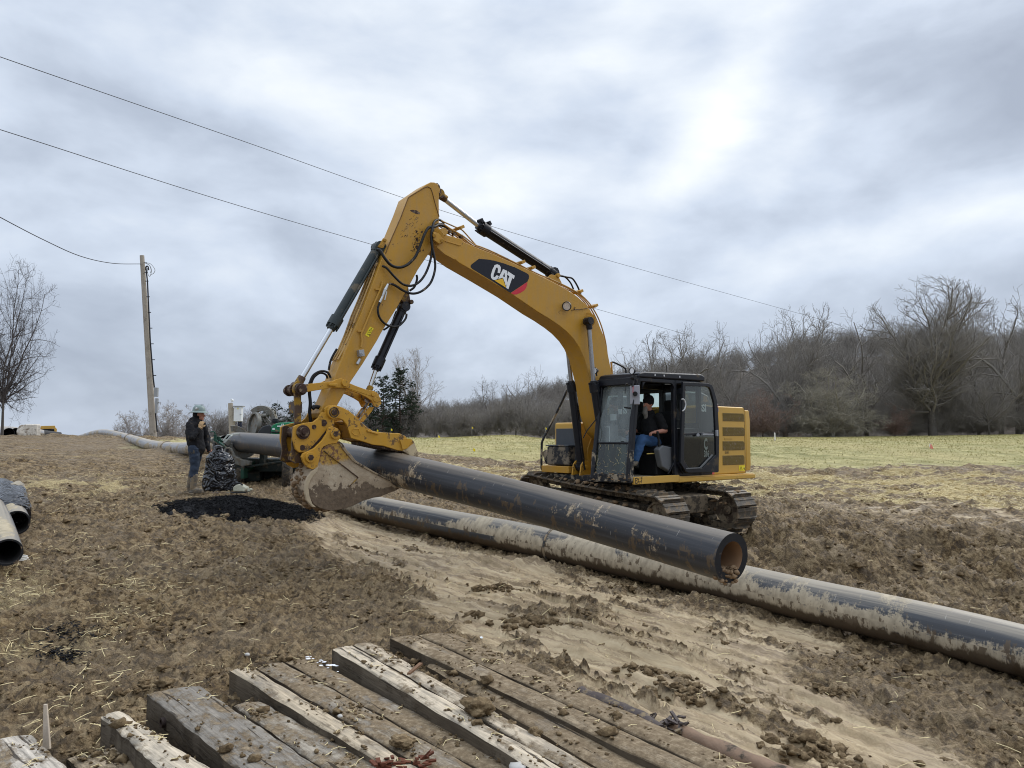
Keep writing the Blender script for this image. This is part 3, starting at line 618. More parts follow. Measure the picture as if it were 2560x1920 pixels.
# ================================================================== TIMBER MAT IN THE FOREGROUND
def on_z(px, py, z):
    r = ray(px, py); k = (z-EYE)/r.z; return Vector((r.x*k, r.y*k, z))
def mat_timber(name, pale, seed, mudamt=.5):
    m, t, b = new_mat(name); o = mapping(t, ocoord(t), (1,1,1), (seed*3.3, seed, 0))
    grain = noise_n(t, mapping(t, o, (1.2, 22, 22)), 2.0, 8, .65, .3)
    big = noise_n(t, mapping(t, o, (.9, 3.4, 3.4)), 1.7, 8, .72, .4); fine = noise_n(t, o, 17, 9, .75); mid = noise_n(t, o, 9, 7, .7)
    wood = ramp(t, grain, [(.3, tuple(x*.35 for x in pale)), (.45, tuple(x*.75 for x in pale)), (.62, pale), (.8, tuple(min(1,x*1.15) for x in pale))])
    wood = mixc(t, ramp(t, noise_n(t, mapping(t, o, (1.3,4,4), (9,1,1)), 1.6, 5, .6), [(.5,0),(.68,.75)]), wood, (.16,.145,.125))
    mf = ramp(t, mathn(t, 'ADD', mathn(t, 'ADD', big, mathn(t, 'MULTIPLY', mathn(t, 'SUBTRACT', mid, .5), .7)), mudamt-.53), [(.44, 0), (.58, 1)])
    mudc = ramp(t, fine, [(.3, (.085,.058,.034)), (.5, (.19,.14,.085)), (.7, (.36,.285,.19))])
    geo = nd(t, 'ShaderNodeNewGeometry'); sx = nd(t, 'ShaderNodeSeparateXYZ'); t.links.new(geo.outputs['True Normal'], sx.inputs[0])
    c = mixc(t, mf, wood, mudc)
    wet = ramp(t, sx.outputs[2], [(.3, .92), (.75, 0)])  # mask of the upright faces, for the shade and mud tone below
    c = mixc(t, wet, c, mixc(t, grain, (.028,.021,.014), (.095,.072,.048)))   # muddy sides, with their shade painted into the colour too
    crk = ramp(t, noise_n(t, mapping(t, o, (.8, 15, 15), (3,1,7)), 1.5, 3, .5, .4), [(.655, 0), (.675, 1)])
    c = mixc(t, mathn(t, 'MULTIPLY', crk, .85), c, (.03,.022,.015))
    setin(t, b, Base_Color=c, Roughness=.8); b.inputs['Specular IOR Level'].default_value = .15
    h = mathn(t, 'ADD', mathn(t, 'ADD', grain, mathn(t, 'MULTIPLY', mf, .9)), mathn(t, 'MULTIPLY', fine, .5)); bump(t, b, h, .8, .012)
    return m
PALE, GREY = (.52,.44,.33), (.27,.24,.20)
BEAMS = [ # zt, L0, R0, L1, R1, material pale, seed, mud, label
 (-.24,(-80,1858),(78,1828),(40,1975),(225,1965),(.54,.48,.40),1,.46,'whitish split timber at the far left corner of the mat'),
 (-.36,(165,1888),(335,1856),(250,1965),(460,1965),(.46,.36,.24),2,.55,'low broad tan timber between the two pale ones at the left of the mat'),
 (-.22,(252,1784),(304,1770),(420,1935),(560,1935),(.60,.51,.385),3,.40,'cream coloured timber with a square sawn end, left of the broad dark one'),
 (-.19,(366,1728),(497,1706),(612,1930),(826,1930),GREY,4,.50,'broad dark grey timber with chamfered end and a bolt hole'),
 (-.26,(580,1757),(652,1747),(836,1935),(1000,1935),(.38,.33,.26),5,.52,'sunken grey timber right of the broad dark one'),
 (-.21,(573,1670),(629,1662),(1003,1935),(1086,1935),(.54,.44,.31),6,.47,'raised pale timber with its rounded end face showing'),
 (-.24,(640,1663),(706,1648),(1094,1935),(1226,1935),(.40,.34,.26),7,.60,'dirt covered timber next right of the raised rounded one'),
 (-.26,(710,1648),(776,1641),(1232,1935),(1352,1935),(.42,.36,.28),8,.66,'dirt strewn timber with white spray paint near its end'),
 (-.16,(829,1618),(879,1607),(1366,1935),(1446,1935),(.62,.52,.385),9,.42,'raised cream timber with a black shadowed side, centre of the mat'),
 (-.165,(882,1606),(926,1599),(1449,1935),(1528,1935),(.58,.48,.35),10,.48,'cream timber touching the raised one on its right'),
 (-.255,(1064,1658),(1118,1640),(1534,1935),(1690,1935),(.34,.27,.19),11,.68,'brown mud skinned timber starting beside the cream pair'),
 (-.20,(974,1590),(1040,1582),(1700,1935),(1806,1935),(.42,.33,.22),12,.62,'timber with an open vertical side near the top of the mat'),
 (-.225,(1043,1581),(1132,1577),(1812,1935),(1940,1938),(.40,.32,.22),13,.70,'last timber on the right of the mat, half buried in clay'),
]
for bi, (zt, L0, R0, L1, R1, pale, seed, mud, lab) in enumerate(BEAMS):
    l0, r0, l1, r1 = [on_z(*q, zt) for q in (L0, R0, L1, R1)]
    l1 = l0+(l1-l0)*1.45; r1 = r0+(r1-r0)*1.45
    o0 = (l0+r0)/2; ax = ((l1+r1)/2-o0); Ln = ax.length; ax.normalize(); ang = math.atan2(ax.y, ax.x); rot = Matrix.Rotation(-ang, 3, 'Z')
    a0, b0, a1, b1 = [rot @ (q-o0) for q in (l0, r0, l1, r1)]
    rr = random.Random(seed); N = 60; prof = 5; m = MB(); H = .26
    for i in range(N+1):
        u = i/N; A = a0.lerp(a1, u); B = b0.lerp(b1, u)
        A.y -= .004+.018*mnoise.noise(Vector((u*11, seed, 9))); B.y += .004+.018*mnoise.noise(Vector((u*11, seed, 19)))
        wv = (B-A); gap = .008; A = A+wv.normalized()*gap; B = B-wv.normalized()*gap
        e = .012+.006*mnoise.noise(Vector((u*9, seed, 0)))
        chip = max(0, .5-abs(u-0)*28)*.05
        dz = .006*mnoise.noise(Vector((u*5, seed*2, 3)))-chip*.6
        j = lambda k: .006*mnoise.noise(Vector((u*26, k*3.1, seed)))
        w = wv.normalized(); up_ = Vector((0,0,1))
        n_t = 7
        ring = [A+Vector((0,0,-H)), A+Vector((0,0,-e-.01))+w*j(1)]
        for k in range(n_t+1):
            q = k/n_t; dome = -.004*(2*q-1)**2*3
            edge = e*.6 if k in (0, n_t) else 0
            ring.append((A+w*e*.8).lerp(B-w*e*.8, q)+up_*(dz+dome-edge*.4+.007*mnoise.noise(Vector((u*7, q*7, seed)))+.004*mnoise.noise(Vector((u*40, q*9, seed)))))
        ring += [B+Vector((0,0,-e-.01))-w*j(2), B+Vector((0,0,-H))]
        if i == 0: ring = [q+Vector((.03*mnoise.noise(Vector((k*.9, seed, 7))), 0, 0)) for k, q in enumerate(ring)]
        m.v += [tuple(q) for q in ring]
    K_ = len(m.v)//(N+1)
    for i in range(N):
        for k in range(K_): m.f.append((i*K_+k, i*K_+(k+1)%K_, (i+1)*K_+(k+1)%K_, (i+1)*K_+k)); m.m.append(0)
    m.f.append(tuple(range(K_))); m.m.append(0); m.f.append(tuple(range(N*K_, N*K_+K_))[::-1]); m.m.append(0)
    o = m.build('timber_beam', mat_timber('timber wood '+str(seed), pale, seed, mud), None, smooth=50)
    o.location = o0; o.rotation_euler = (0, 0, ang); tag(o, lab, 'timber', 'timbers of the ground mat', 'thing')
    if bi == 3:
        M_bolt = simple('rusty bolt iron', (.05,.035,.03), .6, .5, .3, 20); p0 = rot @ (on_z(409,1806,-.30)-o0)
        MB().ring(p0+Vector((0,-.02,0)), p0+Vector((0,.03,0)), .035, .022, 20).build('bolt_hole', M_bolt, o)
# debris lying on the mat
def lumpthing(name, p, s, mat, label, cat, sq=.6, sub=3, amp=.5, rx=1, seed=0):
    vs, fs = blob_protos(1, sub, seed*7+1, amp)[0]; v = vs*np.array([rx, 1, sq])*s
    o = np_mesh(name, v, fs, mat, smooth=True); o.location = p; o.rotation_euler = (0, 0, -.8); return tag(o, label, cat)
M_clodd = M_clod
lumpthing('mud_clod', on_z(1195,1783,-.16)+Vector((0,0,.045)), .085, M_clodd, 'large straw laced mud clod on the raised cream timber', 'clod', .55, 4, .55, 1.5, 3)
lumpthing('mud_clod', on_z(1004,1865,-.24)+Vector((0,0,.03)), .06, M_clodd, 'flat mud clod on the dirt covered timber at the bottom', 'clod', .45, 4, .5, 1.5, 5)
lumpthing('mud_clod', on_z(1336,1845,-.2)+Vector((0,0,.03)), .042, M_clodd, 'small crumbly clod beside the big one, toward the right', 'clod', .7, 4, .6, 1.2, 8)
lumpthing('mud_clod', on_z(1278,1818,-.2)+Vector((0,0,.02)), .03, M_clodd, 'smallest crumb of mud between the large clod and the crumbly one', 'clod', .7, 3, .6, 1.2, 9)
M_stone = simple('pale stone', (.42,.40,.37), .45, 0, .3, 20, .2, 60)
lumpthing('stone', on_z(1478,1640,-.5)+Vector((0,0,.06)), .045, M_stone, 'smooth grey and white stone sitting on the smeared clay', 'stone', .8, 3, .25, .9, 11)
lumpthing('stone', on_z(1292,1920,-.2), .05, M_stone, 'angular grey stone by the dark gap at the bottom of the mat', 'stone', .6, 2, .5, 1.2, 12)
lumpthing('stone', on_z(618,1642,-.38)+Vector((0,0,.02)), .025, M_stone, 'tiny white pebble on the mud above the raised timber', 'stone', .7, 2, .3, 1.2, 13)
lumpthing('stone', on_z(850,1793,-.21)+Vector((0,0,.008)), .018, M_stone, 'little tan pebble lying on the raised pale timber', 'stone', .7, 2, .3, 1.2, 14)
M_red = simple('rotten red wood', (.11,.035,.016), .8, 0, .6, 20, .6, 60)
m = MB(); rr = random.Random(4); c0 = on_z(985,1908,-.22)
for i in range(34):
    p = c0+Vector((rr.uniform(-.14,.2), rr.uniform(-.07,.06), rr.uniform(.0,.03))); q = rr.uniform(0, 6); d = Vector((math.cos(q)*.5+.6, math.sin(q)*.5-.4, rr.uniform(-.2,.3))).normalized()
    m.bar(p, p+d*rr.uniform(.03,.09), rr.uniform(.012,.03), rr.uniform(.005,.012))
tag(m.build('rotten_wood', M_red), 'heap of red brown rotten wood splinters at the bottom edge', 'wood debris')
m = MB(); a, b = on_z(1022,1688,-.15)+Vector((0,0,.01)), on_z(1052,1665,-.15)+Vector((0,0,.02)); m.bar(a, b, .03, .016); m.jitter(.006, 30)
tag(m.build('wood_chip', simple('brown bark', (.16,.09,.05), .8, 0, .4, 30)), 'short brown wood chip lying across the cream timbers', 'wood chip')
m = MB(); rr = random.Random(9)
for i in range(26):
    u = rr.random(); p = on_z(760+u*85, 1642+u*30+rr.uniform(-7,7), -.252+.0); m.sph(p, rr.uniform(.006,.02), 8, 4, sq=(1.3,1,.12))
tag(m.build('spray_paint', simple('white marking paint', (.82,.84,.9), .5)), 'splash of white marking paint on the dirt strewn timber', 'paint')
m = MB(); a = on_z(118,1792,-.15); m.bar(on_z(122,1868,-.36), on_z(115,1795,-.2)+Vector((.0,0,.02)), .045, .02, w2=.02); 
m = MB(); b0 = on_z(118,1872,-.40); m.bar(b0, b0+Vector((-.02,.0,.30)), .05, .018, (0,1,0), w2=.022, h2=.012)
tag(m.jitter(.006, 12).build('wood_splinter', simple('split pale wood', (.55,.46,.36), .8, 0, .3, 30)), 'upright pale splinter standing behind the whitish timber', 'splinter')
m = MB(); lp = [on_z(1452,1738,-.27), on_z(1530,1768,-.27), on_z(1600,1800,-.29), on_z(1650,1835,-.31)]
m.tube([q+Vector((0,0,.0)) for q in catmull(lp, 6)], .062, 16); m.jitter(.012, 9, 5)
M_log = simple('dark wet bark', (.060,.045,.040), .55, 0, .5, 9, .6, 30, .3, (.2,.15,.09))
tag(m.build('log', M_log), 'dark round log sunk in the clay beside the mat, torn at its end', 'log')
m = MB(); lp = [on_z(1672,1828,-.36), on_z(1780,1872,-.37), on_z(1930,1935,-.38), on_z(2100,2000,-.4)]
m.tube(catmull(lp, 6), [.075]*19, 16); m.jitter(.014, 8, 8)
tag(m.build('log', simple('red brown wet wood', (.19,.12,.075), .6, 0, .5, 9, .6, 30, .3, (.06,.045,.03))), 'reddish brown log half sunk in clay near the bottom right of the mat', 'log')
m = MB(); rr = random.Random(14); c0 = on_z(1645,1818,-.30)
for i in range(40):
    p = c0+Vector((rr.uniform(-.16,.16), rr.uniform(-.1,.12), rr.uniform(-.02,.05))); q = rr.uniform(0, 6.3)
    m.bar(p, p+Vector((math.cos(q), math.sin(q), rr.uniform(-.3,.6))).normalized()*rr.uniform(.04,.12), .022, .012)
tag(m.jitter(.01, 20).build('bark_debris', M_log), 'clump of torn dark bark between the two logs', 'bark')
m = MB(); p = on_z(1195,1602,-.33)+Vector((0,0,.02)); m.prism([p+Vector((-.05,-.03,0)), p+Vector((.05,-.02,.01)), p+Vector((.04,.04,.01)), p+Vector((-.03,.035,.0))], (0,0,.004))
tag(m.build('paper_scrap', simple('bluish white paper', (.62,.68,.72), .6)), 'bluish white paper scrap on the clay above the mat', 'litter')
# torn clods in the smeared clay
for px_, py_, s, lab in ((1330,1555,.16,'largest torn clod heap on the clay, left of the smooth stone'),(1760,1480,.11,'dark clod clump pushed against the lower pipe'),(1640,1690,.085,'ragged clod in the middle of the smeared clay'),(1710,1730,.10,'ragged clod cluster right of the logs'),(2100,1735,.07,'small clod clump at the right on the smeared clay'),(2050,1890,.12,'broken clod heap at the bottom right of the clay'),(1240,1470,.10,'clod clump on the clay under the lower pipe, left'),(1590,1470,.10,'trampled clod row below the lower pipe')):
    q = on_z(px_, py_, -.5); z = gz(q.x, q.y); q = on_z(px_, py_, z); z = gz(q.x, q.y); q = on_z(px_, py_, z)
    rr = random.Random(px_); pts_ = [(q.x+rr.gauss(0, s*1.6), q.y+rr.gauss(0, s*.9)) for _ in range(150)]
    X = np.array([a[0] for a in pts_]); Y = np.array([a[1] for a in pts_]); S = np.abs(np.array([rr.gauss(0, s*.17) for _ in pts_]))+s*.06
    v, f = blobs(PR, X, Y, ground_z(X, Y)+S*.2, S, .6)
    tag(np_mesh('mud_clods', v, f, M_clod, smooth=True), kind='stuff')

# loose dirt crumbs trodden over the timbers
rc = np.random.default_rng(21); BX, BY, BZ = [], [], []
for (zt, L0, R0, L1, R1, pale, seed, mud, lab) in BEAMS:
    l0, r0, l1, r1 = [np.array(on_z(*q_, zt)) for q_ in (L0, R0, L1, R1)]; n_ = int(1100*max(0, mud-.25)); u = rc.random(n_)**1.0; w = rc.random(n_)*.9+.05
    p_ = (l0[None]*(1-w[:,None])+r0[None]*w[:,None])*(1-u[:,None])+(l1[None]*(1-w[:,None])+r1[None]*w[:,None])*u[:,None]; k_ = rc.random(n_) < .03+2.2*np.clip(fbm(p_[:,0]*2.2, p_[:,1]*2.2, 3, 140)+.08, 0, 1); BX.append(p_[k_,0]); BY.append(p_[k_,1]); BZ.append(p_[k_,2])
BX, BY, BZ = map(np.concatenate, (BX, BY, BZ)); S_ = np.abs(rc.normal(0, .0055, len(BX)))+.003; S_ = np.where(rc.random(len(BX)) < .03, S_*3, S_)
v, f = blobs(PR, BX, BY, BZ+S_*.2, S_, .6); tag(np_mesh('dirt_crumbs', v, f, M_clod, smooth=True), kind='stuff')
k_ = rc.integers(0, len(BX), 260); v, f = strips(BX[k_], BY[k_], BZ[k_]+.008, rc.uniform(.03,.10,260), .0035, rc.uniform(0,6.28,260), rc.normal(0,.12,260), rc.normal(0,.2,260)); tag(np_mesh('straw', v, f, M_straw), kind='stuff')
# ================================================================== EXCAVATOR
XC = Vector((2.35, 15.27, 0)); XA = math.atan2(-.626, -.78); _c, _s = math.cos(XA), math.sin(XA)
def l2w(v): return Vector((XC.x+v[0]*_c-v[1]*_s, XC.y+v[0]*_s+v[1]*_c, v[2]))
def w2l(v): x, y = v[0]-XC.x, v[1]-XC.y; return Vector((x*_c+y*_s, -x*_s+y*_c, v[2]))
def BL(px, py, l):
    r = ray(px, py); k = (l-XC.x*_s+XC.y*_c)/(-r.x*_s+r.y*_c); return w2l(Vector((r.x*k, r.y*k, EYE+r.z*k)))
REG = {'A': (680,420,2.404), 'B': (1300,880,3.3515), 'C': (680,880,3.95), 'D': (780,450,5.353), 'E': (1040,540,4.608), 'G': (760,700,5.924), 'P': (0,0,1)}
def Q(reg, pts, l): ox, oy, s = REG[reg]; return [BL(ox+x/s, oy+y/s, l) for x, y in pts]
def mat_paint(name, col=(.47,.245,.024), wear=.22, dust=.42, seed=0, rough=.42):
    m, t, b = new_mat(name); o = mapping(t, ocoord(t), (1,1,1), (seed*5.1, seed*2.2, 0))
    big = noise_n(t, o, 1.3, 4, .5); mid = noise_n(t, o, 6, 8, .68); st = noise_n(t, mapping(t, o, (9, 9, 1.0)), 1.4, 6, .6); fine = noise_n(t, o, 34, 5, .7)
    c = mixc(t, big, tuple(x*.88 for x in col), tuple(x*1.08 for x in col))
    dm = ramp(t, mathn(t, 'ADD', mathn(t, 'MULTIPLY', st, .55), mathn(t, 'MULTIPLY', mid, .45)), [(.42,0),(.75,1)])
    c = mixc(t, mathn(t, 'MULTIPLY', dm, dust), c, (.30,.225,.14))
    w = ramp(t, mathn(t, 'ADD', mid, mathn(t, 'MULTIPLY', mathn(t, 'SUBTRACT', fine, .5), .35)), [(.74-wear*.3, 0), (.76-wear*.3, 1)])
    c = mixc(t, mathn(t, 'MULTIPLY', w, .85), c, (.075,.045,.028))
    r = mathn(t, 'ADD', mathn(t, 'MULTIPLY', mid, .25), rough-.1)
    setin(t, b, Base_Color=c, Roughness=r); b.inputs['Specular IOR Level'].default_value = .35; bump(t, b, mathn(t, 'ADD', fine, big), .12, .006); return m
YEL = (.52,.285,.035)
M_y = mat_paint('yellow machine paint'); M_y2 = mat_paint('yellow panel paint', (.56,.33,.06), .12, .12, 3, .34)
M_yw = mat_paint('worn yellow linkage paint', (.50,.26,.022), .48, .22, 6, .5)
M_yf = mat_paint('rubbed yellow front', (.56,.36,.13), .45, .6, 8, .5)
M_blk = simple('black machine paint', (.009,.010,.014), .42, 0, .3, 5, .05, 40, .10, (.08,.06,.04), .3)
M_blkm = simple('mud crusted black steel', (.016,.017,.020), .5, 0, .3, 7, .4, 30, .42, (.30,.25,.18))
M_gry = simple('dark grey hood', (.06,.068,.078), .45, 0, .2, 3, 0, 40, .15)
M_hose = simple('black hydraulic hose', (.008,.008,.009), .5, 0, .3, 9, .1, 40, .15, spec=.3)
M_cyl = simple('dark green grey cylinder', (.028,.036,.036), .42, 0, .25, 5, .1, 40, .2, (.13,.11,.08))
M_chrome = simple('chrome rod', (.62,.63,.64), .22, 1, .06, 9)
M_steel = simple('worn steel', (.23,.21,.19), .5, .7, .3, 12, .2, 50, .5, (.13,.08,.05))
M_rust = simple('rusty pin', (.055,.032,.024), .55, .4, .4, 14, .3, 50, .3)
M_brn = simple('brown worn link', (.075,.046,.030), .5, .2, .4, 8, .3, 40, .35, (.34,.20,.03))
M_lamp = simple('lamp glass', (.75,.76,.78), .12, .3, .1, 30)
M_red = simple('red enamel', (.50,.02,.03), .35, 0, .1, 9)
M_interior = simple('cab trim grey', (.13,.135,.14), .6, 0, .15, 9)
M_dark = simple('cab trim black', (.012,.012,.013), .6, 0, .2, 9)
M_mudt = simple('mud packed undercarriage', (.15,.115,.075), .8, 0, .45, 9, .6, 25, .5, (.045,.035,.025))
M_shoe = simple('track shoe steel', (.085,.073,.058), .5, .2, .35, 9, .6, 30, .42, (.19,.14,.09))
M_white = simple('white decal', (.78,.79,.80), .5, 0, .05, 9)
M_stick_y = simple('yellow warning sticker', (.75,.62,.03), .5, 0, .1, 9); M_deck = simple('muddy cab floor', (.36,.30,.21), .8, 0, .35, 8, .5, 30)
def mat_glass(name, tint=(.72,.80,.79), dust=.12, dc=(.45,.47,.45), spots=0):
    m = bpy.data.materials.new(name); m.use_nodes = True; t = m.node_tree; t.nodes.clear(); o = t.nodes.new('ShaderNodeOutputMaterial')
    tr = t.nodes.new('ShaderNodeBsdfTransparent'); tr.inputs[0].default_value = (*tint, 1)
    gl = t.nodes.new('ShaderNodeBsdfGlossy'); gl.inputs['Roughness'].default_value = .03; gl.inputs[0].default_value = (.9,.95,.95,1)
    fr = t.nodes.new('ShaderNodeFresnel'); fr.inputs[0].default_value = 1.45
    m1 = t.nodes.new('ShaderNodeMixShader'); t.links.new(mathn(t, 'ADD', fr.outputs[0], .02), m1.inputs[0]); t.links.new(tr.outputs[0], m1.inputs[1]); t.links.new(gl.outputs[0], m1.inputs[2])
    df = t.nodes.new('ShaderNodeBsdfDiffuse'); df.inputs[0].default_value = (*dc, 1); oc = ocoord(t)
    n = noise_n(t, mapping(t, oc, (1,1,.4)), 3, 5, .6); f = mathn(t, 'MULTIPLY', ramp(t, n, [(.3,.3),(.7,1)]), dust)
    if spots:
        s1 = ramp(t, noise_n(t, oc, 16, 6, .75, 1.5), [(.60,0),(.66,1)]); f = mathn(t, 'MAXIMUM', f, mathn(t, 'MULTIPLY', s1, spots))
    m2 = t.nodes.new('ShaderNodeMixShader'); t.links.new(f, m2.inputs[0]); t.links.new(m1.outputs[0], m2.inputs[1]); t.links.new(df.outputs[0], m2.inputs[2])
    t.links.new(m2.outputs[0], o.inputs[0]); return m
M_glass = mat_glass('windscreen glass', (.70,.79,.78), .34, (.48,.54,.53)); M_glassd = mat_glass('tinted cab glass', (.58,.66,.63), .03)
M_glassm = mat_glass('muddy lower glass', (.28,.40,.32), .04, (.36,.34,.24), .75)
EX = empty('excavator', XC, XA, 'yellow tracked excavator gripping a black pipe between its bucket and thumb', 'excavator')
def pin(mb, f, z, l0, l1, r, mi=0, n=20): mb.cyl((f, l0, z), (f, l1, z), r, n=n, mi=mi)
def plate(mb, prof, th): mb.prism(prof, (0, -th, 0))
def part(mb, name, mat, parent=None, bevel=.008, **kw): return mb.build(name, mat, parent or EX, bevel=bevel, **kw)
# ---------------------------------------------------------------- boom
WB = .21
top = [(250,180),(380,225),(520,262),(560,300),(700,362),(900,440),(1100,530),(1300,622),(1500,720),(1640,790),(1760,860),(1870,935),(1960,1020),(2040,1130),(2110,1250),(2160,1370),(2200,1530),(2222,1640)]
bot = [(1940,1645),(1880,1510),(1820,1420),(1740,1335),(1650,1262),(1530,1180),(1400,1102),(1100,897),(800,715),(600,598),(500,540),(460,510),(330,415),(215,340),(190,260)]
prof = Q('E', top, WB)+Q('P', [(1540,985),(1556,1060),(1545,1092),(1520,1098),(1502,1080),(1488,1035),(1477,960)], WB)+Q('E', bot, WB)
m = MB(); plate(m, prof, 2*WB); boom = part(m, 'boom', M_y, bevel=.012)
# flange plate welds proud of the side, and joint cheeks
m = MB(); 
m.prism(Q('E', [(335,283),(520,330),(522,338),(505,343),(338,292)], WB+.012), (0,-.014,0)); m.prism(Q('E', [(235,335),(330,405),(440,462),(468,478),(466,500),(440,500),(330,440),(245,365)], WB+.012), (0,-.014,0))
m.cyl(Q('P', [(1470,800)], WB+.012)[0], Q('P', [(1470,800)], WB-.005)[0], .14, n=32); m.cyl(Q('P', [(1470,800)], WB+.05)[0], Q('P', [(1470,800)], WB)[0], .085, n=28)
part(m, 'weld_plate', M_y, boom, .004)
def onboom(name, pts, mat, off=.002, par=None, reg='E'): 
    m = MB(); m.prism(Q(reg, pts, WB+off), (0, -.0015, 0)); return part(m, name, mat, par or boom, 0, smooth=0)
M_navy = simple('dark blue black decal', (.008,.009,.016), .35, 0, .1, 9)
dec = onboom('decal', [(725,492),(820,500),(905,515),(1010,545),(1140,592),(1270,655),(1295,672),(1303,692),(1300,720),(1283,757),(1092,885),(1075,878),(900,762),(650,610),(632,590),(630,572),(642,556)], M_navy, .002)
onboom('decal_stripe', [(1283,760),(1281,790),(1268,828),(1250,855),(1205,885),(1160,902),(1130,906),(1094,888)], simple('red decal', (.55,.03,.05), .45), .002)
onboom('letter_c', [(905,566),(935,556),(962,565),(976,590),(977,615),(968,660),(940,652),(946,610),(936,592),(922,596),(893,680),(892,700),(903,706),(920,694),(928,682),(956,693),(940,722),(915,740),(885,732),(866,712),(862,680),(880,620)], M_white, .004, dec)
onboom('letter_a', [(1003,611),(1050,632),(1048,790),(1032,800),(1026,770),(1000,712),(947,724)], M_white, .004, dec)
onboom('letter_a_hole', [(1020,655),(1024,700),(1012,704),(1004,690)], M_navy, .0055, dec)
onboom('letter_t', [(1060,637),(1138,689),(1127,727),(1108,714),(1064,842),(1040,830),(1042,790),(1076,694),(1052,676)], M_white, .004, dec)
onboom('triangle_border', [(1002,710),(893,741),(1044,836)], M_navy, .0068, dec)
onboom('triangle', [(1000,719),(905,743),(1038,826)], simple('yellow decal', (.78,.46,.03), .45), .0085, dec)
# work lamp on the boom
m = MB(); c = Q('E', [(1745,1035)], WB+.10)[0]; d = Vector((.80,.35,-.30)).normalized()
m.cyl(c-d*.05, c+d*.02, .05, .085, 24); m.ring(c+d*.02, c+d*.05, .088, .075, 24); m.bar(c-d*.03, Q('E', [(1770,1060)], WB)[0], .03, .03)
lamp = part(m, 'work_lamp', M_blk, boom, .003); part(MB().cyl(c+d*.02, c+d*.035, .074, n=24), 'lens', M_lamp, lamp, 0)
m = MB(); m.tube(Q('E', [(1790,1085),(1830,1078),(1900,1075),(1975,1062)], WB+.012), .006, 6); m.tube(Q('E', [(1830,1080),(1822,1058),(1835,1052)], WB+.015), .008, 6); part(m, 'lamp_cable', M_rust, boom, 0)
# scratches and grease stains belong to the paint: thin flakes of missing paint
# ---------------------------------------------------------------- boom lines (steel tubes)
line = [(330,95),(400,140),(480,185),(560,235),(680,330),(760,365),(900,428),(1180,552),(1400,660),(1560,735),(1760,830),(1900,905),(1990,985),(2055,1075),(2115,1190),(2160,1320),(2195,1470),(2215,1640)]
m = MB()
for k, (l, dy, r) in enumerate(((.17,-6,.013),(.10,-14,.014),(.03,-20,.013),(-.05,-26,.012),(-.13,-30,.012))):
    pts = [BL(1040+x/4.608, 540+(y+dy)/4.608, .19) for x, y in line]
    for q in pts: q.y = l; q.z += .012*math.sin(q.x*4+k)
    m.tube(catmull(pts, 4), r, 8)
pts = Q('E', [(265,45),(320,68),(460,130),(520,155),(560,190),(640,280),(700,345)], .12)
m.tube(catmull(pts, 4), .012, 8)
pts = Q('P', [(1528,905),(1530,935),(1545,1000)], .1); m.tube(pts, .02, 8)
part(m, 'steel_line', simple('painted steel line', (.42,.24,.06), .4, 0, .2, 9, 0, 40, .3), boom, 0)
m = MB()
for x, y in ((1170,548),(1290,610),(470,150),(2010,1045),(1840,880)):
    p = Q('E', [(x, y)], .05)[0]; m.box(p, (.09,.34,.05), Matrix.Rotation(.5,3,'Y'))
part(m, 'line_clamp', M_y, boom, .006)
# ---------------------------------------------------------------- cylinders
def cylinder(name, base, mid, end, rb, rr, lbl=None, mb=M_blk, mr=M_chrome, collar=1.28, eye=None, side_line=True):
    base, mid, end = Vector(base), Vector(mid), Vector(end); d = (mid-base).normalized(); m = MB()
    m.cyl(base, mid, rb, n=28); m.cyl(mid-d*.17, mid-d*.02, rb*collar, n=28); m.cyl(mid-d*.03, mid+d*.05, rb*.95, rb*.8, n=24)
    for k in range(8):
        x, y, _ = basis(d); a = k*math.pi/4; q = mid+(x*math.cos(a)+y*math.sin(a))*rb*1.12; m.cyl(q-d*.03, q+d*.025, .014, n=8)
    m.cyl(base-d*.05, base+d*.10, rb*1.12, n=28)
    m.cyl(base-Vector((0,.09,0)), base+Vector((0,.09,0)), rb*1.15, n=24)
    o = part(m, name, mb, None, .004)
    if side_line:
        x = d.cross(Vector((0,1,0))).normalized(); off = Vector((0, rb*1.15, 0))-x*rb*.3; 
        mm = MB(); mm.tube([base+d*.15+off*.8, base+d*.2+off, mid-d*.3+off, mid-d*.12+off*.95], .016, 8); part(mm, 'feed_line', mb, o, 0)
    m = MB(); m.cyl(mid+d*.03, end, rr, n=24); part(m, 'rod', mr, o, 0)
    m = MB(); e = end; m.cyl(e-Vector((0,.075,0)), e+Vector((0,.075,0)), rr*1.75, n=24); m.cyl(e-d*.16, e, rr*1.35, rr*1.5, n=20); part(m, 'rod_eye', eye or M_brn, o, .003)
    return o
q = lambda reg, x, y, l: Q(reg, [(x, y)], l)[0]
cylinder('arm_cylinder', q('E',1570,662,0), q('E',735,120,0), q('A',1000,158,0), .092, .045)
cylinder('bucket_cylinder', q('A',640,478,0), q('A',362,955,0), q('P',742,966,0), .078, .042, mb=M_cyl)
cylinder('thumb_cylinder', q('A',790,835,0), q('A',628,1200,0), q('C',935,430,0), .068, .036)
cylinder('boom_cylinder', (1.0,.34,1.15), q('B',618,262,.34), q('P',1471,803,.34), .078, .042, mr=simple('grey rod', (.30,.30,.31), .3, .9, .1, 5), eye=M_blk)
cylinder('boom_cylinder', (1.0,-.34,1.15), q('B',430,262,-.34), q('P',1412,803,-.34), .078, .042, mr=simple('grey rod', (.30,.30,.31), .3, .9, .1, 5), eye=M_blk)
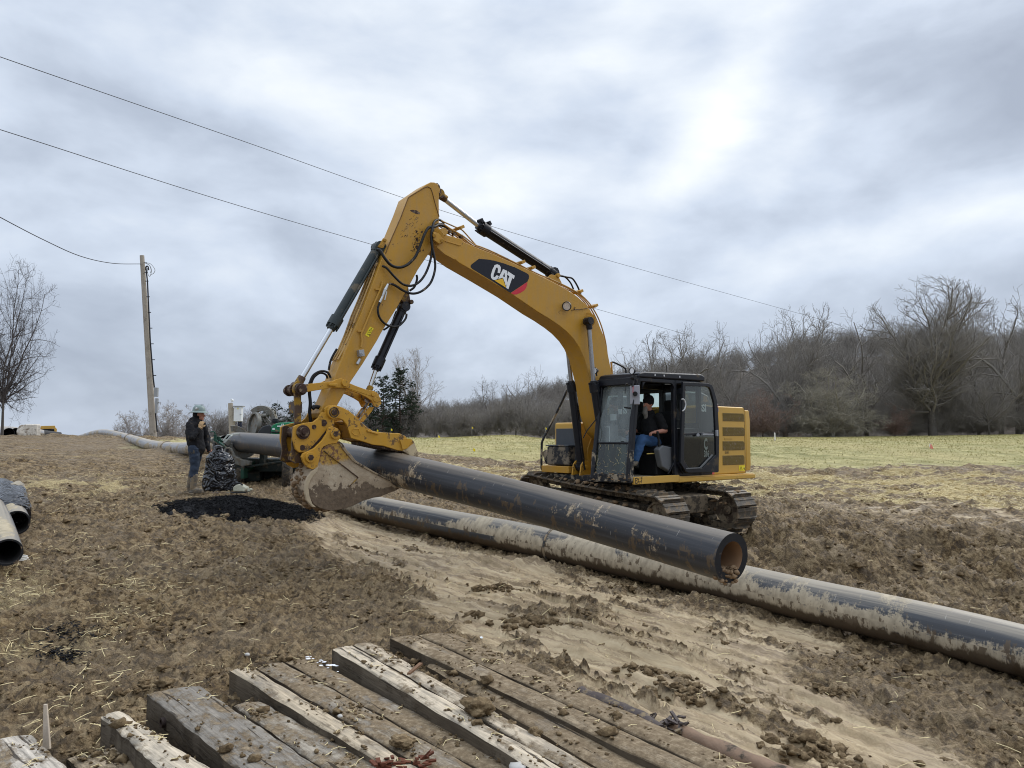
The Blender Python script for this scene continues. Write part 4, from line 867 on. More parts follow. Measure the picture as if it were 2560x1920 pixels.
# arm cylinder base bracket on the boom
m = MB(); 
for l in (.13,-.10): m.prism(Q('E', [(1480,730),(1560,672),(1640,690),(1700,810)], l), (0,-.03,0))
pin(m, q('E',1580,700,0).x, q('E',1580,700,0).z, -.16, .16, .04); part(m, 'bracket', M_y, boom, .006)
# ---------------------------------------------------------------- stick
WS = .16
sp = [(1700,262),(1715,120),(1690,55),(1640,30),(1590,28),(1530,60),(1290,225),(1215,430),(1050,830),(960,1000),(905,1140)]
prof = Q('D', sp, WS)+Q('G', [(870,440),(640,985),(480,1370)], WS)+Q('C', [(600,310),(520,500),(470,600),(480,650),(560,670),(610,640),(650,520),(720,400),(775,300)], WS)+Q('G', [(870,1245),(1080,905),(1150,775),(1360,440)], WS)+Q('D', [(1290,1440),(1420,1200),(1590,950),(1640,860),(1700,640),(1702,500)], WS)
m = MB(); plate(m, prof, 2*WS); stick = part(m, 'stick', M_y, bevel=.012)
# raised rim welds along the head
m = MB(); rim = Q('D', [(1702,490),(1650,320),(1615,180),(1590,110),(1545,88),(1500,105),(1300,225),(1285,245),(1180,520),(1060,790),(985,980)], WS+.004)
m.tube(rim, .008, 6); part(m, 'weld_seam', simple('dark weld seam', (.16,.08,.02), .6), stick, 0)
m = MB(); m.prism(Q('D', [(1195,350),(1240,330),(1150,560),(1010,860),(985,880),(930,860),(1060,640)], -WS-.0), (0, 2*WS*.98, 0)); 
part(m, 'top_plate', M_yf, stick, .01)
m = MB(); m.prism(Q('D', [(905,860),(960,775),(1000,800),(960,905),(915,915),(880,890)], .10), (0,-.03,0)); m.prism(Q('D', [(905,860),(960,775),(1000,800),(960,905),(915,915),(880,890)], -.07), (0,-.03,0))
m.cyl(q('D',980,805,.105), q('D',980,805,.13), .022); m.cyl(q('D',920,885,.105), q('D',920,885,.13), .026); part(m, 'cylinder_lug', M_y, stick, .004)
# lug for thumb cylinder
m = MB(); m.prism(Q('D', [(1290,1430),(1310,1560),(1325,1640),(1300,1680),(1250,1670),(1190,1600)], .07), (0,-.14,0)); pin(m, q('A',818,810,0).x, q('A',818,810,0).z, -.12, .12, .035); part(m, 'thumb_lug', M_brn, stick, .006)
# head bracket (dark) at the top
m = MB(); 
for l in (.13, -.09): m.prism(Q('D', [(1630,45),(1680,38),(1712,75),(1722,120),(1712,220),(1680,240),(1655,210),(1640,120)], l), (0,-.04,0))
m.cyl(q('D',1680,90,.15), q('D',1680,90,-.15), .03); m.cyl(q('D',1690,195,.15), q('D',1690,195,-.15), .035); part(m, 'head_bracket', M_rust, stick, .006)
# boom/stick joint boss
m = MB(); p = q('D',1640,740,0); pin(m, p.x, p.z, -.30, .30, .062); m.prism(Q('D', [(1625,690),(1700,715),(1765,790),(1750,850),(1700,850),(1630,800)], .30), (0,-.05,0)); m.cyl(q('D',1745,810,.30), q('D',1745,810,.33), .03); m.cyl(q('D',1638,742,.30), q('D',1638,742,.325), .03)
m.cyl(q('P',1090,592,.24), q('P',1090,592,-.24), .13, n=28)
part(m, 'joint_boss', M_y, boom, .006)
# paint loss marks on the head
m = MB()
m.prism(Q('D', [(1312,405),(1345,398),(1400,405),(1448,440),(1440,458),(1390,452),(1340,430)], WS+.002), (0,-.0015,0))
rr = random.Random(3)
for i in range(46):
    x = rr.uniform(1180,1480); y = 480+rr.random()*330+max(0,(x-1350))*.4; a = rr.uniform(.5,.9); L = rr.uniform(8,40)*(1 if x < 1400 else .6); w = rr.uniform(2,5)
    m.prism(Q('D', [(x, y), (x+L*math.cos(a), y-L*math.sin(a)), (x+L*math.cos(a)+w, y-L*math.sin(a)+w), (x+w*.6, y+w)], WS+.002), (0,-.0015,0))
for i in range(60):
    x = rr.gauss(1400, 34); y = rr.uniform(650, 990); w = rr.uniform(4,20); h = rr.uniform(5,26)
    m.prism(Q('D', [(x, y), (x+w, y-h*.4), (x+w*.8, y+h), (x-w*.3, y+h*.8)], WS+.002), (0,-.0015,0))
m.prism(Q('D', [(1035,1060),(1065,1072),(1062,1082),(1038,1070)], WS+.002), (0,-.0015,0))
part(m, 'chipped_paint', M_rust, stick, 0, smooth=0)
# stick face plate lines and cylinder-side tubes
m = MB(); 
for l, dx in ((-.10, 0), (-.02, 0), (.08, 0)):
    pts = Q('P', [(929,665),(912,712),(895,755),(878,795),(862,840),(846,880),(831,905)], -WS)
    for p_ in pts: p_.y = l; p_ += Vector((.03, 0, .015))
    m.tube(pts, .014, 8)
part(m, 'steel_line', M_yf, stick, 0)
m = MB(); m.prism(Q('G', [(905,70),(1035,75),(640,985),(480,1370),(430,1440),(352,1400),(420,1130),(700,560)], -WS), (0,.001,0))
# valve, tube and warning plates on the stick side
m = MB(); m.tube(Q('G', [(1170,20),(1135,130),(1000,440),(875,745),(850,790),(860,900),(845,1000)], WS+.03), .014, 8); m.prism(Q('G', [(1060,125),(1110,118),(1150,135),(1130,150),(1065,150)], WS+.03), (0,-.03,0)); m.prism(Q('G', [(800,745),(880,740),(885,770),(800,765)], WS+.03), (0,-.03,0)); part(m, 'side_tube', M_y, stick, 0)
m = MB(); c = q('G',840,1085,WS+.04); m.box(c, (.085,.08,.10), Matrix.Rotation(.15,3,'Y')); m.cyl(q('G',850,1095,WS+.08), q('G',850,1095,WS+.10), .02); m.cyl(q('G',830,1170,WS+.04), q('G',785,1250,WS+.05), .020, .026, n=16); part(m, 'valve_block', simple('grey casting', (.36,.37,.38), .4, .6, .2, 20), stick, .004)
m = MB(); m.cyl(q('G',1245,60,WS+.05), q('G',1200,150,WS+.05), .018, .028); m.cyl(q('G',1200,150,WS+.05), q('G',1165,240,WS+.05), .028, .02); m.cyl(q('G',1165,240,WS+.05), q('G',1120,335,WS+.05), .02, .022); m.cyl(q('G',1225,170,WS+.07), q('G',1195,300,WS+.07), .010); part(m, 'valve_fitting', simple('bright fitting', (.5,.5,.49), .3, .8, .2, 20), stick, .002)
st = MB(); st.prism(Q('G', [(978,688),(1032,718),(960,848),(905,815)], WS+.003), (0,-.002,0)); st = part(st, 'warning_sticker', M_stick_y, stick, 0, smooth=0)
m = MB(); m.tube(Q('G', [(960,752),(1010,755),(1000,712),(960,752)], WS+.005), .003, 4); m.tube(Q('G', [(935,800),(985,808),(965,830)], WS+.005), .004, 4); m.tube(Q('G', [(940,768),(998,782)], WS+.005), .0025, 4); part(m, 'pictogram', M_blk, st, 0)
# ---------------------------------------------------------------- hoses
def hose(pts, l, r=.021, reg='D', mat=M_hose):
    m = MB(); L = l if isinstance(l, (list, tuple)) else [l]*len(pts); ox, oy, s = REG[reg]
    m.tube(catmull([BL(ox+x/s, oy+y/s, ll) for (x, y), ll in zip(pts, L)], 8), r, 10); return part(m, 'hose', mat, EX, 0)
hose([(1820,640),(1760,615),(1690,600),(1640,625),(1560,640),(1500,740),(1440,900),(1380,1030),(1280,1130),(1170,1170),(1060,1140),(970,1040),(915,945),(870,930)], [.1,.12,.16,.22,.24,.26,.26,.26,.26,.26,.25,.24,.2,.14], .023)
hose([(1800,625),(1700,590),(1630,640),(1600,760),(1610,880),(1590,1050),(1530,1230),(1440,1360),(1330,1415),(1210,1390),(1100,1290),(1000,1180),(940,1150)], [.08,.14,.22,.26,.27,.28,.28,.28,.28,.27,.26,.24,.2], .019)
hose([(1770,570),(1690,530),(1630,570),(1600,700),(1600,850),(1640,1050),(1645,1200),(1590,1370),(1480,1480),(1360,1520),(1240,1490),(1110,1410),(1030,1385)], [.08,.14,.22,.27,.28,.30,.30,.30,.30,.28,.26,.24,.2], .019)
hose([(1760,590),(1660,600),(1585,700),(1560,800),(1520,860),(1500,900)], [.0,.06,.1,.12,.12,.1], .022)
hose([(1400,1270),(1405,1330),(1370,1430),(1310,1480)], -.18, .019)
hose([(1120,335),(1095,420),(1105,520),(1150,600),(1220,660),(1310,690),(1400,680),(1470,620),(1510,560),(1520,500)], [.21,.21,.21,.20,.19,.16,.13,.11,.1,.1], .017, 'G')
hose([(1180,740),(1240,700),(1300,640),(1345,520),(1370,460)], -.12, .015, 'G')
hose([(395,1450),(350,1370),(250,1350),(150,1400),(100,1480),(85,1560)], .06, .017, 'G'); hose([(350,1460),(320,1400),(240,1378),(160,1430),(120,1500),(110,1560)], .0, .015, 'G')
hose([(375,300),(370,400),(378,500),(372,600),(385,690)], .0, .024, 'C')
hose([(560,180),(575,100),(600,40),(640,-30)], -.05, .017, 'C', M_hose)
hose([(400,560),(430,540),(500,555),(540,560)], .05, .03, 'C')
hose([(1390,575),(1430,590),(1480,600),(1520,582),(1580,625),(1640,680),(1740,705),(1800,720),(1850,790),(1890,880),(1905,940)], .02, .017, 'E')
hose([(1545,680),(1580,650),(1650,680),(1720,705),(1780,770),(1815,845)], -.05, .016, 'E')
m = MB(); 
for x, y in ((740,60),(830,90),(1425,560),(1605,630),(1550,670)): m.box(q('E',x,y,.03), (.06,.13,.075), Matrix.Rotation(.6,3,'Y'))
part(m, 'fitting', M_blk, EX, .006)
m = MB(); 
for x, y in ((380,185),(440,205),(520,240)): m.box(q('E',x,y,.14), (.07,.06,.05), Matrix.Rotation(.5,3,'Y'))
part(m, 'pipe_clamp', M_rust, boom, .006)
# ---------------------------------------------------------------- linkage
m = MB(); 
bA = [(285,320),(330,318),(600,288),(640,268),(690,258),(740,295),(820,330),(930,370),(1010,385),(1050,410),(1078,470),(1082,510),(1050,545),(1010,535),(985,480),(940,450),(860,410),(770,375),(735,355),(600,352),(330,398),(285,405)]
def sideplates(prof, reg, l, th, mb):
    mb.prism(Q(reg, prof, l), (0,-th,0)); pr = [Vector((p.x, -l+th, p.z)) for p in Q(reg, prof, l)]; mb.prism(pr, (0,-th,0))
sideplates(bA[:11]+bA[18:], 'C', WS+.06, .04, m)
sideplates(bA[9:19], 'C', WS+.055, .04, m)
p1, p2, p3 = q('C',285,368,.2), q('C',708,308,.2), q('C',1025,470,.2)
part(m, 'upper_link', M_yw, EX, .008)
m = MB(); pin(m, p2.x, p2.z, -.24, .26, .05); pin(m, p3.x, p3.z, -.22, .22, .045); p4 = q('C',990,418,.2); pin(m, p4.x, p4.z, -.22, .24, .03); m.cyl(q('C',1020,468,.24), q('C',1020,468,.26), .03)
m.box(q('C',600,322,WS+.09), (.13,.05,.035)); part(m, 'link_pin', M_yw, EX, .004)
m = MB(); pin(m, p1.x, p1.z, -.30, .28, .062); pin(m, p1.x, p1.z, .20, .235, .085); pin(m, p1.x, p1.z, -.05, .02, .09); pin(m, p1.x, p1.z, -.22, -.18, .085); part(m, 'hinge_pin', M_rust, EX, .006)
p5 = q('C',290,792,.2)
m = MB(); 
for l in (.15, -.11):
    pr = [q('C',225,400,l), q('C',290,385,l), q('C',292,700,l), q('C',225,720,l)]; m.prism(pr, (0,-.05,0))
m.box(((p1.x+p5.x)/2, 0, (p1.z+p5.z)/2+.05), (.10,.24,.16)); pin(m, p1.x, p1.z, .09, .17, .09); part(m, 'vertical_link', M_brn, EX, .008)
m = MB(); pin(m, p5.x, p5.z, -.26, .25, .075); pin(m, p5.x, p5.z, .25, .275, .10, n=28); pin(m, p5.x, p5.z, .275, .30, .07, n=28); pin(m, p5.x, p5.z, .30, .32, .035); part(m, 'coupler_pin', M_rust, EX, .005)
# coupler
m = MB(); cp = [(208,860),(214,740),(240,722),(330,700),(410,690),(460,650),(492,596),(560,600),(610,640),(620,720),(560,770),(470,890),(400,960),(330,992),(268,992),(232,960)]
sideplates(cp, 'C', .25, .045, m); coup = part(m, 'quick_coupler', M_yw, EX, .008)
m = MB(); sideplates([(205,735),(240,722),(300,745),(240,860),(262,985),(300,1060),(300,1095),(230,1100),(180,1075),(200,985),(196,880)], 'C', .195, .03, m); m.prism(Q('C', [(420,700),(560,700),(420,960),(300,1000)], .19), (0,-.38,0)); m.prism(Q('C', [(240,985),(330,985),(420,960),(330,1060),(250,1070)], .18), (0,-.36,0)); m.bar(q('C',205,945,.28), q('C',165,1060,.28), .02, .02); m.bar(q('C',165,1060,.28), q('C',235,1100,.28), .02, .02)
part(m, 'coupler_hook', M_brn, coup, .006)
m = MB()
for x, y, r in ((300,945,.04),(415,740,.035),(510,700,.05)): m.cyl(q('C',x,y,.25), q('C',x,y,.262), r, n=8)
m.prism(Q('C', [(330,985),(400,930),(470,850),(540,765),(575,735),(600,745),(530,830),(440,930),(370,985)], .256), (0,-.004,0))
part(m, 'bolt_plate', M_rust, coup, .002)
# thumb pivot + thumb
pt = q('C',582,597,.2)
m = MB(); th = [(520,560),(545,530),(600,525),(640,528),(700,548),(760,580),(820,630),(880,690),(930,735),(1000,782),(1090,795),(1260,803),(1310,825),(1340,855),(1390,868),(1400,905),(1330,980),(1240,972),(1100,928),(1000,918),(900,885),(780,852),(757,780),(735,715),(700,672),(655,655),(600,655),(540,640),(520,600)]
sideplates(th, 'C', .235, .05, m); tb = [(700,690),(760,720),(800,850),(1000,915),(1240,965),(1330,975),(1330,900),(1240,840),(1000,830),(880,760),(800,660)]
m.prism(Q('C', tb, .19), (0,-.38,0)); thumb = part(m, 'thumb', M_yw, EX, .010)
m = MB(); m.prism(Q('C', [(1290,975),(1330,955),(1400,900),(1385,868),(1402,880),(1440,985),(1448,1040),(1380,1030)], .24), (0,-.12,0)); m.prism(Q('C', [(1290,975),(1330,955),(1400,900),(1385,868),(1402,880),(1440,985),(1448,1040),(1380,1030)], -.10), (0,-.12,0)); part(m, 'thumb_tip', simple('scoured tip steel', (.50,.40,.25), .55, 0, .3, 8, .2, 40, .5), thumb, .006)
m = MB(); m.tube(Q('C', [(800,755),(855,758),(868,800),(860,825),(820,822),(790,800),(800,755)], .238), .006, 6); m.prism(Q('C', [(1265,872),(1300,850),(1375,858),(1385,880),(1340,950),(1290,965),(1280,920)], .262), (0,-.03,0)); m.prism(Q('C', [(940,770),(1050,800),(1050,815),(940,785)], .255), (0,-.03,0)); part(m, 'weld_detail', M_yw, thumb, .004)
m = MB()
for k in range(24):
    x = 850+k*18; y = 885+(x-850)*.21+8; p_ = q('C',x,y,.0); m.box((p_.x, 0, p_.z-.01), (.028,.40,.045), Matrix.Rotation(.25,3,'Y'))
part(m, 'grip_teeth', M_rust, thumb, .003)
m = MB(); pin(m, pt.x, pt.z, .235, .30, .095, n=32); pin(m, pt.x, pt.z, -.30, .23, .075, n=28); o = part(m, 'thumb_pivot', M_yw, thumb, .008); m = MB(); pin(m, pt.x, pt.z, .30, .325, .045); m.ring((pt.x,.298,pt.z), (pt.x,.31,pt.z), .075, .06); part(m, 'pivot_bolt', M_rust, o, .003)
m = MB(); m.bar(q('C',950,490,.08), q('C',850,645,.08), .035, .03); m.cyl(q('C',945,470,.16), q('C',945,470,-.1), .05); part(m, 'silver_link', M_steel, EX, .004)
m = MB(); sideplates([(960,545),(1010,545),(985,590),(900,692),(870,680)], 'C', .13, .04, m); part(m, 'thumb_link', M_yw, EX, .006)
# bucket ears (coupler hooks of the bucket)
m = MB(); ear = [(560,745),(600,735),(650,755),(672,790),(675,850),(640,900),(560,912),(510,935),(485,975),(470,1060),(445,1150),(400,1160),(340,1130),(310,1085),(292,1035),(310,1000),(370,975),(420,950),(500,870),(545,800)]
sideplates(ear, 'C', .345, .05, m); bu = empty('bucket', (0,0,0)); bu.parent = EX
ears = part(m, 'bucket_ear', M_yw, bu, .008)
m = MB()
for x, y in ((616,808),(370,1040)):
    p_ = q('C',x,y,.33); m.cyl((p_.x,.33,p_.z), (p_.x,.375,p_.z), .075, n=10); m.cyl((p_.x,-.33,p_.z), (p_.x,.33,p_.z), .055)
part(m, 'ear_boss', M_yw, ears, .004); m = MB()
for x, y in ((616,808),(370,1040)):
    p_ = q('C',x,y,.33); m.cyl((p_.x,.372,p_.z), (p_.x,.392,p_.z), .042, n=6)
part(m, 'ear_bolt', M_rust, ears, .003)
# bucket shell
def mat_bucket():
    m, t, b = new_mat('muddy bucket steel'); o = ocoord(t); n = noise_n(t, o, 1.9, 6, .6, .6); f = noise_n(t, o, 16, 6, .7); g = noise_n(t, mapping(t, o, (1,1,1), (3,3,3)), 3.2, 8, .65)
    sp_ = nd(t, 'ShaderNodeSeparateXYZ'); t.links.new(o, sp_.inputs[0]); z = sp_.outputs[2]
    clay = ramp(t, g, [(.3, (.24,.18,.115)), (.5, (.36,.28,.19)), (.7, (.46,.38,.27))])
    dkm = ramp(t, f, [(.3, (.075,.05,.03)), (.7, (.17,.12,.075))])
    zf = mathn(t, 'ADD', z, mathn(t, 'MULTIPLY', mathn(t, 'SUBTRACT', n, .5), 1.1))
    zg = mathn(t, 'ADD', zf, mathn(t, 'MULTIPLY', mathn(t, 'SUBTRACT', f, .5), .25))
    c = mixc(t, ramp(t, mathn(t, 'SUBTRACT', zg, .0), [(.98, 1), (1.03, 0)]), clay, dkm)
    yl = mixc(t, ramp(t, f, [(.5,0),(.56,1)]), (.40,.23,.04), (.15,.07,.035))
    c = mixc(t, ramp(t, mathn(t, 'MULTIPLY', mathn(t, 'ADD', z, mathn(t, 'MULTIPLY', mathn(t, 'SUBTRACT', g, .5), .35)), .5), [(.68,0),(.70,1)]), c, yl)
    c = mixc(t, ramp(t, noise_n(t, o, 5, 7, .7), [(.60,0),(.64,1)]), c, dkm)
    setin(t, b, Base_Color=c, Roughness=.7); bump(t, b, mathn(t, 'ADD', f, mathn(t, 'MULTIPLY', n, 1.5)), .7, .02); return m
M_bucket = mat_bucket()
side = [(665,880),(700,915),(740,975),(770,1010),(820,1070),(880,1110),(1000,1180),(1165,1275),(1240,1300),(1315,1318),(1220,1370),(1060,1432),(1000,1440),(900,1470),(800,1520),(700,1552),(620,1566),(540,1562),(470,1540),(410,1500),(375,1440),(352,1370),(350,1300),(365,1240),(395,1185),(440,1140),(462,1080),(480,970),(520,935),(580,905)]
LBk = .33
m = MB(); plate(m, Q('C', side, LBk), .035); pr = [Vector((p.x, -.27+.035, p.z)) for p in Q('C', side, LBk)]; plate(m, pr, .035)
part(m, 'side_plate', M_bucket, bu, .008)
arc = [(440,1120),(395,1185),(365,1240),(350,1300),(352,1370),(375,1440),(410,1500),(470,1540),(540,1562),(620,1566),(700,1552),(800,1520),(900,1470),(1000,1440),(1060,1432),(1220,1370),(1315,1318)]
ap = [Vector((p.x, 0, p.z)) for p in Q('C', arc, LBk)]; ctr = sum(ap, Vector())/len(ap); inn = [p+(ctr-p).normalized()*.03 for p in ap]
m = MB()
for i in range(len(ap)-1):
    a, b = ap[i], ap[i+1]; c, d = inn[i], inn[i+1]; w = LBk-.0355
    m.add([(p.x, s, p.z) for s in (-.234, w) for p in (a, b, d, c)], [(0,1,2,3),(4,7,6,5),(0,4,5,1),(2,6,7,3)])
part(m, 'shell', M_bucket, bu, 0)
m = MB(); m.prism(Q('C', [(665,880),(700,905),(745,975),(785,1015),(830,1075),(900,1115),(1000,1175),(1165,1262),(1168,1278),(1000,1195),(880,1130),(800,1080),(750,1020),(700,960),(668,905)], LBk+.018), (0,-.06,0)); part(m, 'side_cutter', simple('dark cutter steel', (.06,.045,.035), .5, .3, .4, 9, .4, 30, .5, (.3,.23,.15)), bu, .006)
m = MB(); m.bar(q('C',510,975,LBk+.004), q('C',850,1240,LBk+.004), .014, .03, (0,1,0)); m.bar(q('C',850,1240,LBk+.004), q('C',760,1330,LBk+.004), .01, .02, (0,1,0)); part(m, 'stiffener', M_brn, bu, .003)
m = MB(); m.prism(Q('C', [(430,1150),(462,1125),(450,1180),(410,1220),(380,1270),(360,1330),(372,1420),(400,1500),(440,1535),(400,1530),(340,1460),(325,1370),(330,1290),(360,1220),(390,1180)], LBk+.02), (0,-.05,0)); part(m, 'wear_strip', simple('clay coated strip', (.42,.34,.23), .7, 0, .25, 9, .4, 30), bu, .008)
m = MB()
for l in (-.22,-.04,.13,.29):
    a, b = ap[-1], ap[-1]+(ap[-1]-ap[-2]).normalized()*.16; m.bar((a.x+.05,l,a.z), (b.x,l,b.z), .09, .07, w2=.06, h2=.02)
part(m, 'bucket_tooth', M_steel, bu, .006)
# mud stuck on bucket back
m = MB(); rr = random.Random(5)
for i in range(60):
    k = rr.randint(0, 9); p_ = ap[k].lerp(ap[k+1], rr.random()); m.sph((p_.x, rr.uniform(-.25,.31), p_.z), rr.uniform(.015,.05), 9, 6, sq=(1,1.2,.8))
m.jitter(.015, 20); part(m, 'caked_mud', M_mudlump, bu, 0, smooth=60)
# ---------------------------------------------------------------- upper structure
def fb(mb, f0, f1, l0, l1, z0, z1): return mb.box(((f0+f1)/2, (l0+l1)/2, (z0+z1)/2), (abs(f1-f0), abs(l1-l0), abs(z1-z0)))
q1 = lambda x, y, l, reg='B': Q(reg, [(x, y)], l)[0]
m = MB(); fb(m, 1.1, -2.0, -1.18, 1.12, .885, 1.0); plat = part(m, 'platform', M_blkm, EX, .01)
m = MB(); fb(m, .6, -.6, -.6, .6, .60, .885); m.cyl((0,0,.55), (0,0,.885), .62, n=36); part(m, 'slew_ring', M_mudt, EX, .01)
# side skirt beam, yellow, with kink
m = MB(); m.prism([(1.33,1.27,.90),(.12,1.27,.905),(.10,1.27,.905),(.10,1.27,1.03),(1.33,1.27,1.03)], (0,.06,0)); m.prism([(.10,1.18,.885),(-2.30,1.18,.885),(-2.30,1.18,.985),(.10,1.18,1.0)], (0,.13,0)); 
m.prism([(.10,1.31,.89),(-2.28,1.31,.888),(-2.28,1.36,.90),(.02,1.36,.90)], (0,0,.070)); skirt = part(m, 'skirt', M_y2, EX, .006)
def text_mesh(s, size, mat, name, origin, ux, uy, par, depth=.001, squeeze=1, bold=.0):
    cu = bpy.data.curves.new('t', 'FONT'); cu.body = s; cu.size = size; cu.offset = bold; cu.resolution_u = 3; ob = bpy.data.objects.new('t', cu); C.objects.link(ob)
    dg = bpy.context.evaluated_depsgraph_get(); me = bpy.data.meshes.new_from_object(ob.evaluated_get(dg)); bpy.data.objects.remove(ob)
    o_, ux, uy = Vector(origin), Vector(ux).normalized(), Vector(uy).normalized()
    for v in me.vertices: v.co = o_+ux*v.co.x*squeeze+uy*v.co.y
    me.materials.clear(); me.materials.append(mat); me.update(); o = bpy.data.objects.new(name, me); C.objects.link(o); o.parent = par; return o
text_mesh('EX-7', .150, M_blk, 'lettering', (1.315,1.3325,.915), (-1,0,0), (0,0,1), skirt, squeeze=.62, bold=.003)
# engine side housing
prof = [(-.66,1.22,.99),(-2.18,1.22,.99),(-2.20,1.22,2.20),(-2.13,1.22,2.34),(-.66,1.22,2.345)]
m = MB(); m.prism(prof, (0,-2.40,0)); hs = part(m, 'engine_housing', M_y2, EX, .03, seg=3)
m = MB(); m.prism([(-.665,1.224,1.0),(-1.02,1.224,1.0),(-1.12,1.224,1.35),(-1.12,1.224,1.50),(-1.24,1.224,1.95),(-1.25,1.224,2.1),(-1.20,1.224,2.335),(-.665,1.224,2.335)], (0,-.003,0)); dcl = part(m, 'side_decal', M_navy, hs, 0, smooth=0)
m = MB(); m.prism([(-1.025,1.2255,1.0),(-1.09,1.2255,1.0),(-1.20,1.2255,1.33),(-1.125,1.2255,1.40)], (0,-.003,0)); part(m, 'decal_stripe', simple('coral decal', (.62,.13,.11), .45), hs, 0, smooth=0)
p = q1(1525,497,1.228); text_mesh('GSI', .19, M_white, 'lettering', (p.x+.14,1.229,p.z), (-1,0,0), (0,0,1), hs, bold=.008)
m = MB(); p = q1(1632,500,1.228); fb(m, p.x, p.x-.11, 1.228, 1.2265, p.z-.005, p.z+.16); fl = part(m, 'flag_sticker', M_white, hs, 0)
m = MB(); 
for k in range(4): fb(m, p.x-.01, p.x-.11, 1.2275, 1.231, p.z+.005+k*.04, p.z+.022+k*.04)
part(m, 'flag_stripes', M_red, fl, 0); m = MB(); fb(m, p.x-.055, p.x-.111, 1.2285, 1.233, p.z+.0, p.z+.075); part(m, 'flag_canton', simple('blue sticker', (.03,.06,.3), .5), fl, 0)
p = q1(1548,815,1.228); text_mesh('C', .30, M_white, 'lettering', (p.x+.02,1.229,p.z-.0), (-1,0,0), (0,0,1), hs, squeeze=.5, bold=.012)
p = q1(1542,878,1.228); text_mesh('316', .17, M_white, 'lettering', (p.x,1.229,p.z), (-1,0,0), (0,0,1), hs, squeeze=.62, bold=.006)
M_louv = simple('olive louvre', (.17,.115,.028), .55, 0, .2, 20, .5, 120, .2)
for y0, y1, sl in ((510,583,1),(630,703,0),(748,822,0),(868,942,0)):
    a, b = q1(1698,y0,1.224), q1(1882,y1,1.224); m = MB(); z0, z1 = b.z, a.z; f0, f1 = a.x, b.x
    m.prism([(f0,1.2245,z0),(f1+.02,1.2245,z0),(f1,1.2245,z0+.02),(f1+(.02 if sl else 0),1.2245,z1-.04),(f1+.04,1.2245,z1),(f0,1.2245,z1)], (0,-.004,0)); lv = part(m, 'louvre', M_louv, hs, .002)
    m = MB()
    for k in range(6): zz2 = z0+.02+(z1-z0-.04)*k/5; fb(m, f0-.02, f1+.04, 1.224, 1.229, zz2-.004, zz2+.004)
    part(m, 'slat', M_louv, lv, 0)
p = q1(1845,988,1.228); m = MB(); fb(m, p.x+.03, p.x-.17, 1.2225, 1.2265, p.z-.02, p.z+.09); st = part(m, 'warning_sticker', M_stick_y, hs, 0)
m = MB(); m.tube([(p.x+.01,1.228,p.z),(p.x-.03,1.228,p.z+.07),(p.x-.07,1.228,p.z),(p.x+.01,1.228,p.z)], .004, 4); m.tube([(p.x-.1,1.228,p.z+.03),(p.x-.15,1.228,p.z+.04),(p.x-.15,1.228,p.z+.0)], .006, 4); part(m, 'pictogram', M_blk, st, 0)
p = q1(1718,853,1.228); text_mesh('00401', .075, M_blk, 'lettering', (p.x,1.2255,p.z), (-1,0,0), (0,0,1), hs, squeeze=.8)
m = MB(); p = q1(1715,735,1.228); fb(m, p.x, p.x-.26, 1.222, 1.2252, p.z-.0, p.z+.03); part(m, 'faded_plate', simple('faded plate', (.45,.27,.06), .5), hs, 0)
# door seams
m = MB(); fb(m, -2.135, -2.142, 1.215, 1.2235, 1.0, 2.33); part(m, 'panel_seam', M_rust, hs, 0)
# counterweight: swept rear
m = MB(); cwp = []
for k in range(17):
    a = -math.radians(26.5)+math.radians(53)*k/16; cwp.append((-2.66*math.cos(a)+.03, 2.72*math.sin(a)))
lo = [(-2.19,-1.22)]+cwp+[(-2.19,1.22)]
vs = []; lv_ = [(1.04,.92),(1.16,1.0),(2.08,1.0),(2.28,.90)]
for z, s in lv_:
    for i, (f, l) in enumerate(lo): vs.append((-2.19+(f+2.19)*(s if i not in (0, len(lo)-1) else 1), l*(1 if s == 1 else .99), z))
nn_ = len(lo); fs = [tuple(range(nn_)), tuple(range(4*nn_-1, 3*nn_-1, -1))]+[(j*nn_+i, j*nn_+(i+1)%nn_, (j+1)*nn_+(i+1)%nn_, (j+1)*nn_+i) for j in range(3) for i in range(nn_)]
m.add(vs, fs); part(m, 'counterweight', M_y2, EX, .02, smooth=30)
# engine hood
m = MB(); m.prism([(-.75,.62,2.345),(-.80,.62,2.60),(-.95,.62,2.66),(-1.55,.62,2.66),(-1.78,.62,2.60),(-1.92,.62,2.345)], (0,-1.5,0)); part(m, 'engine_hood', M_gry, EX, .05, seg=3)
m = MB(); m.cyl((-1.5,-.6,2.6), (-1.5,-.6,2.95), .06); part(m, 'exhaust', M_blk, EX, .005)
# right-hand tanks and tool box
m = MB(); fb(m, .95, -.66, -1.18, -.42, 1.0, 2.02); tk = part(m, 'fuel_tank', M_y2, EX, .04, seg=3); m = MB(); fb(m, .98, .955, -1.1, -.45, 1.05, 1.9); part(m, 'tank_front', M_gry, tk, .006)
m = MB(); fb(m, -.6, -.66, .3, 1.2, 1.0, 2.3); part(m, 'bulkhead', M_y2, EX, .01)
M_fe = M_red; m = MB(); p = q1(443,665,-.66); ea, eb = q('P',1433,1085,-.74), q('P',1432,1060,-.74); m.cyl(ea, eb, .045, n=20); m.sph(eb, .045, 16, 8); fe = part(m, 'fire_extinguisher', M_red, EX, .004); m = MB(); m.cyl(eb+Vector((0,0,.04)), eb+Vector((0,0,.08)), .014); m.bar(eb+Vector((0,-.02,.08)), eb+Vector((.05,.03,.09)), .02, .01); part(m, 'extinguisher_valve', M_blk, fe, .002)
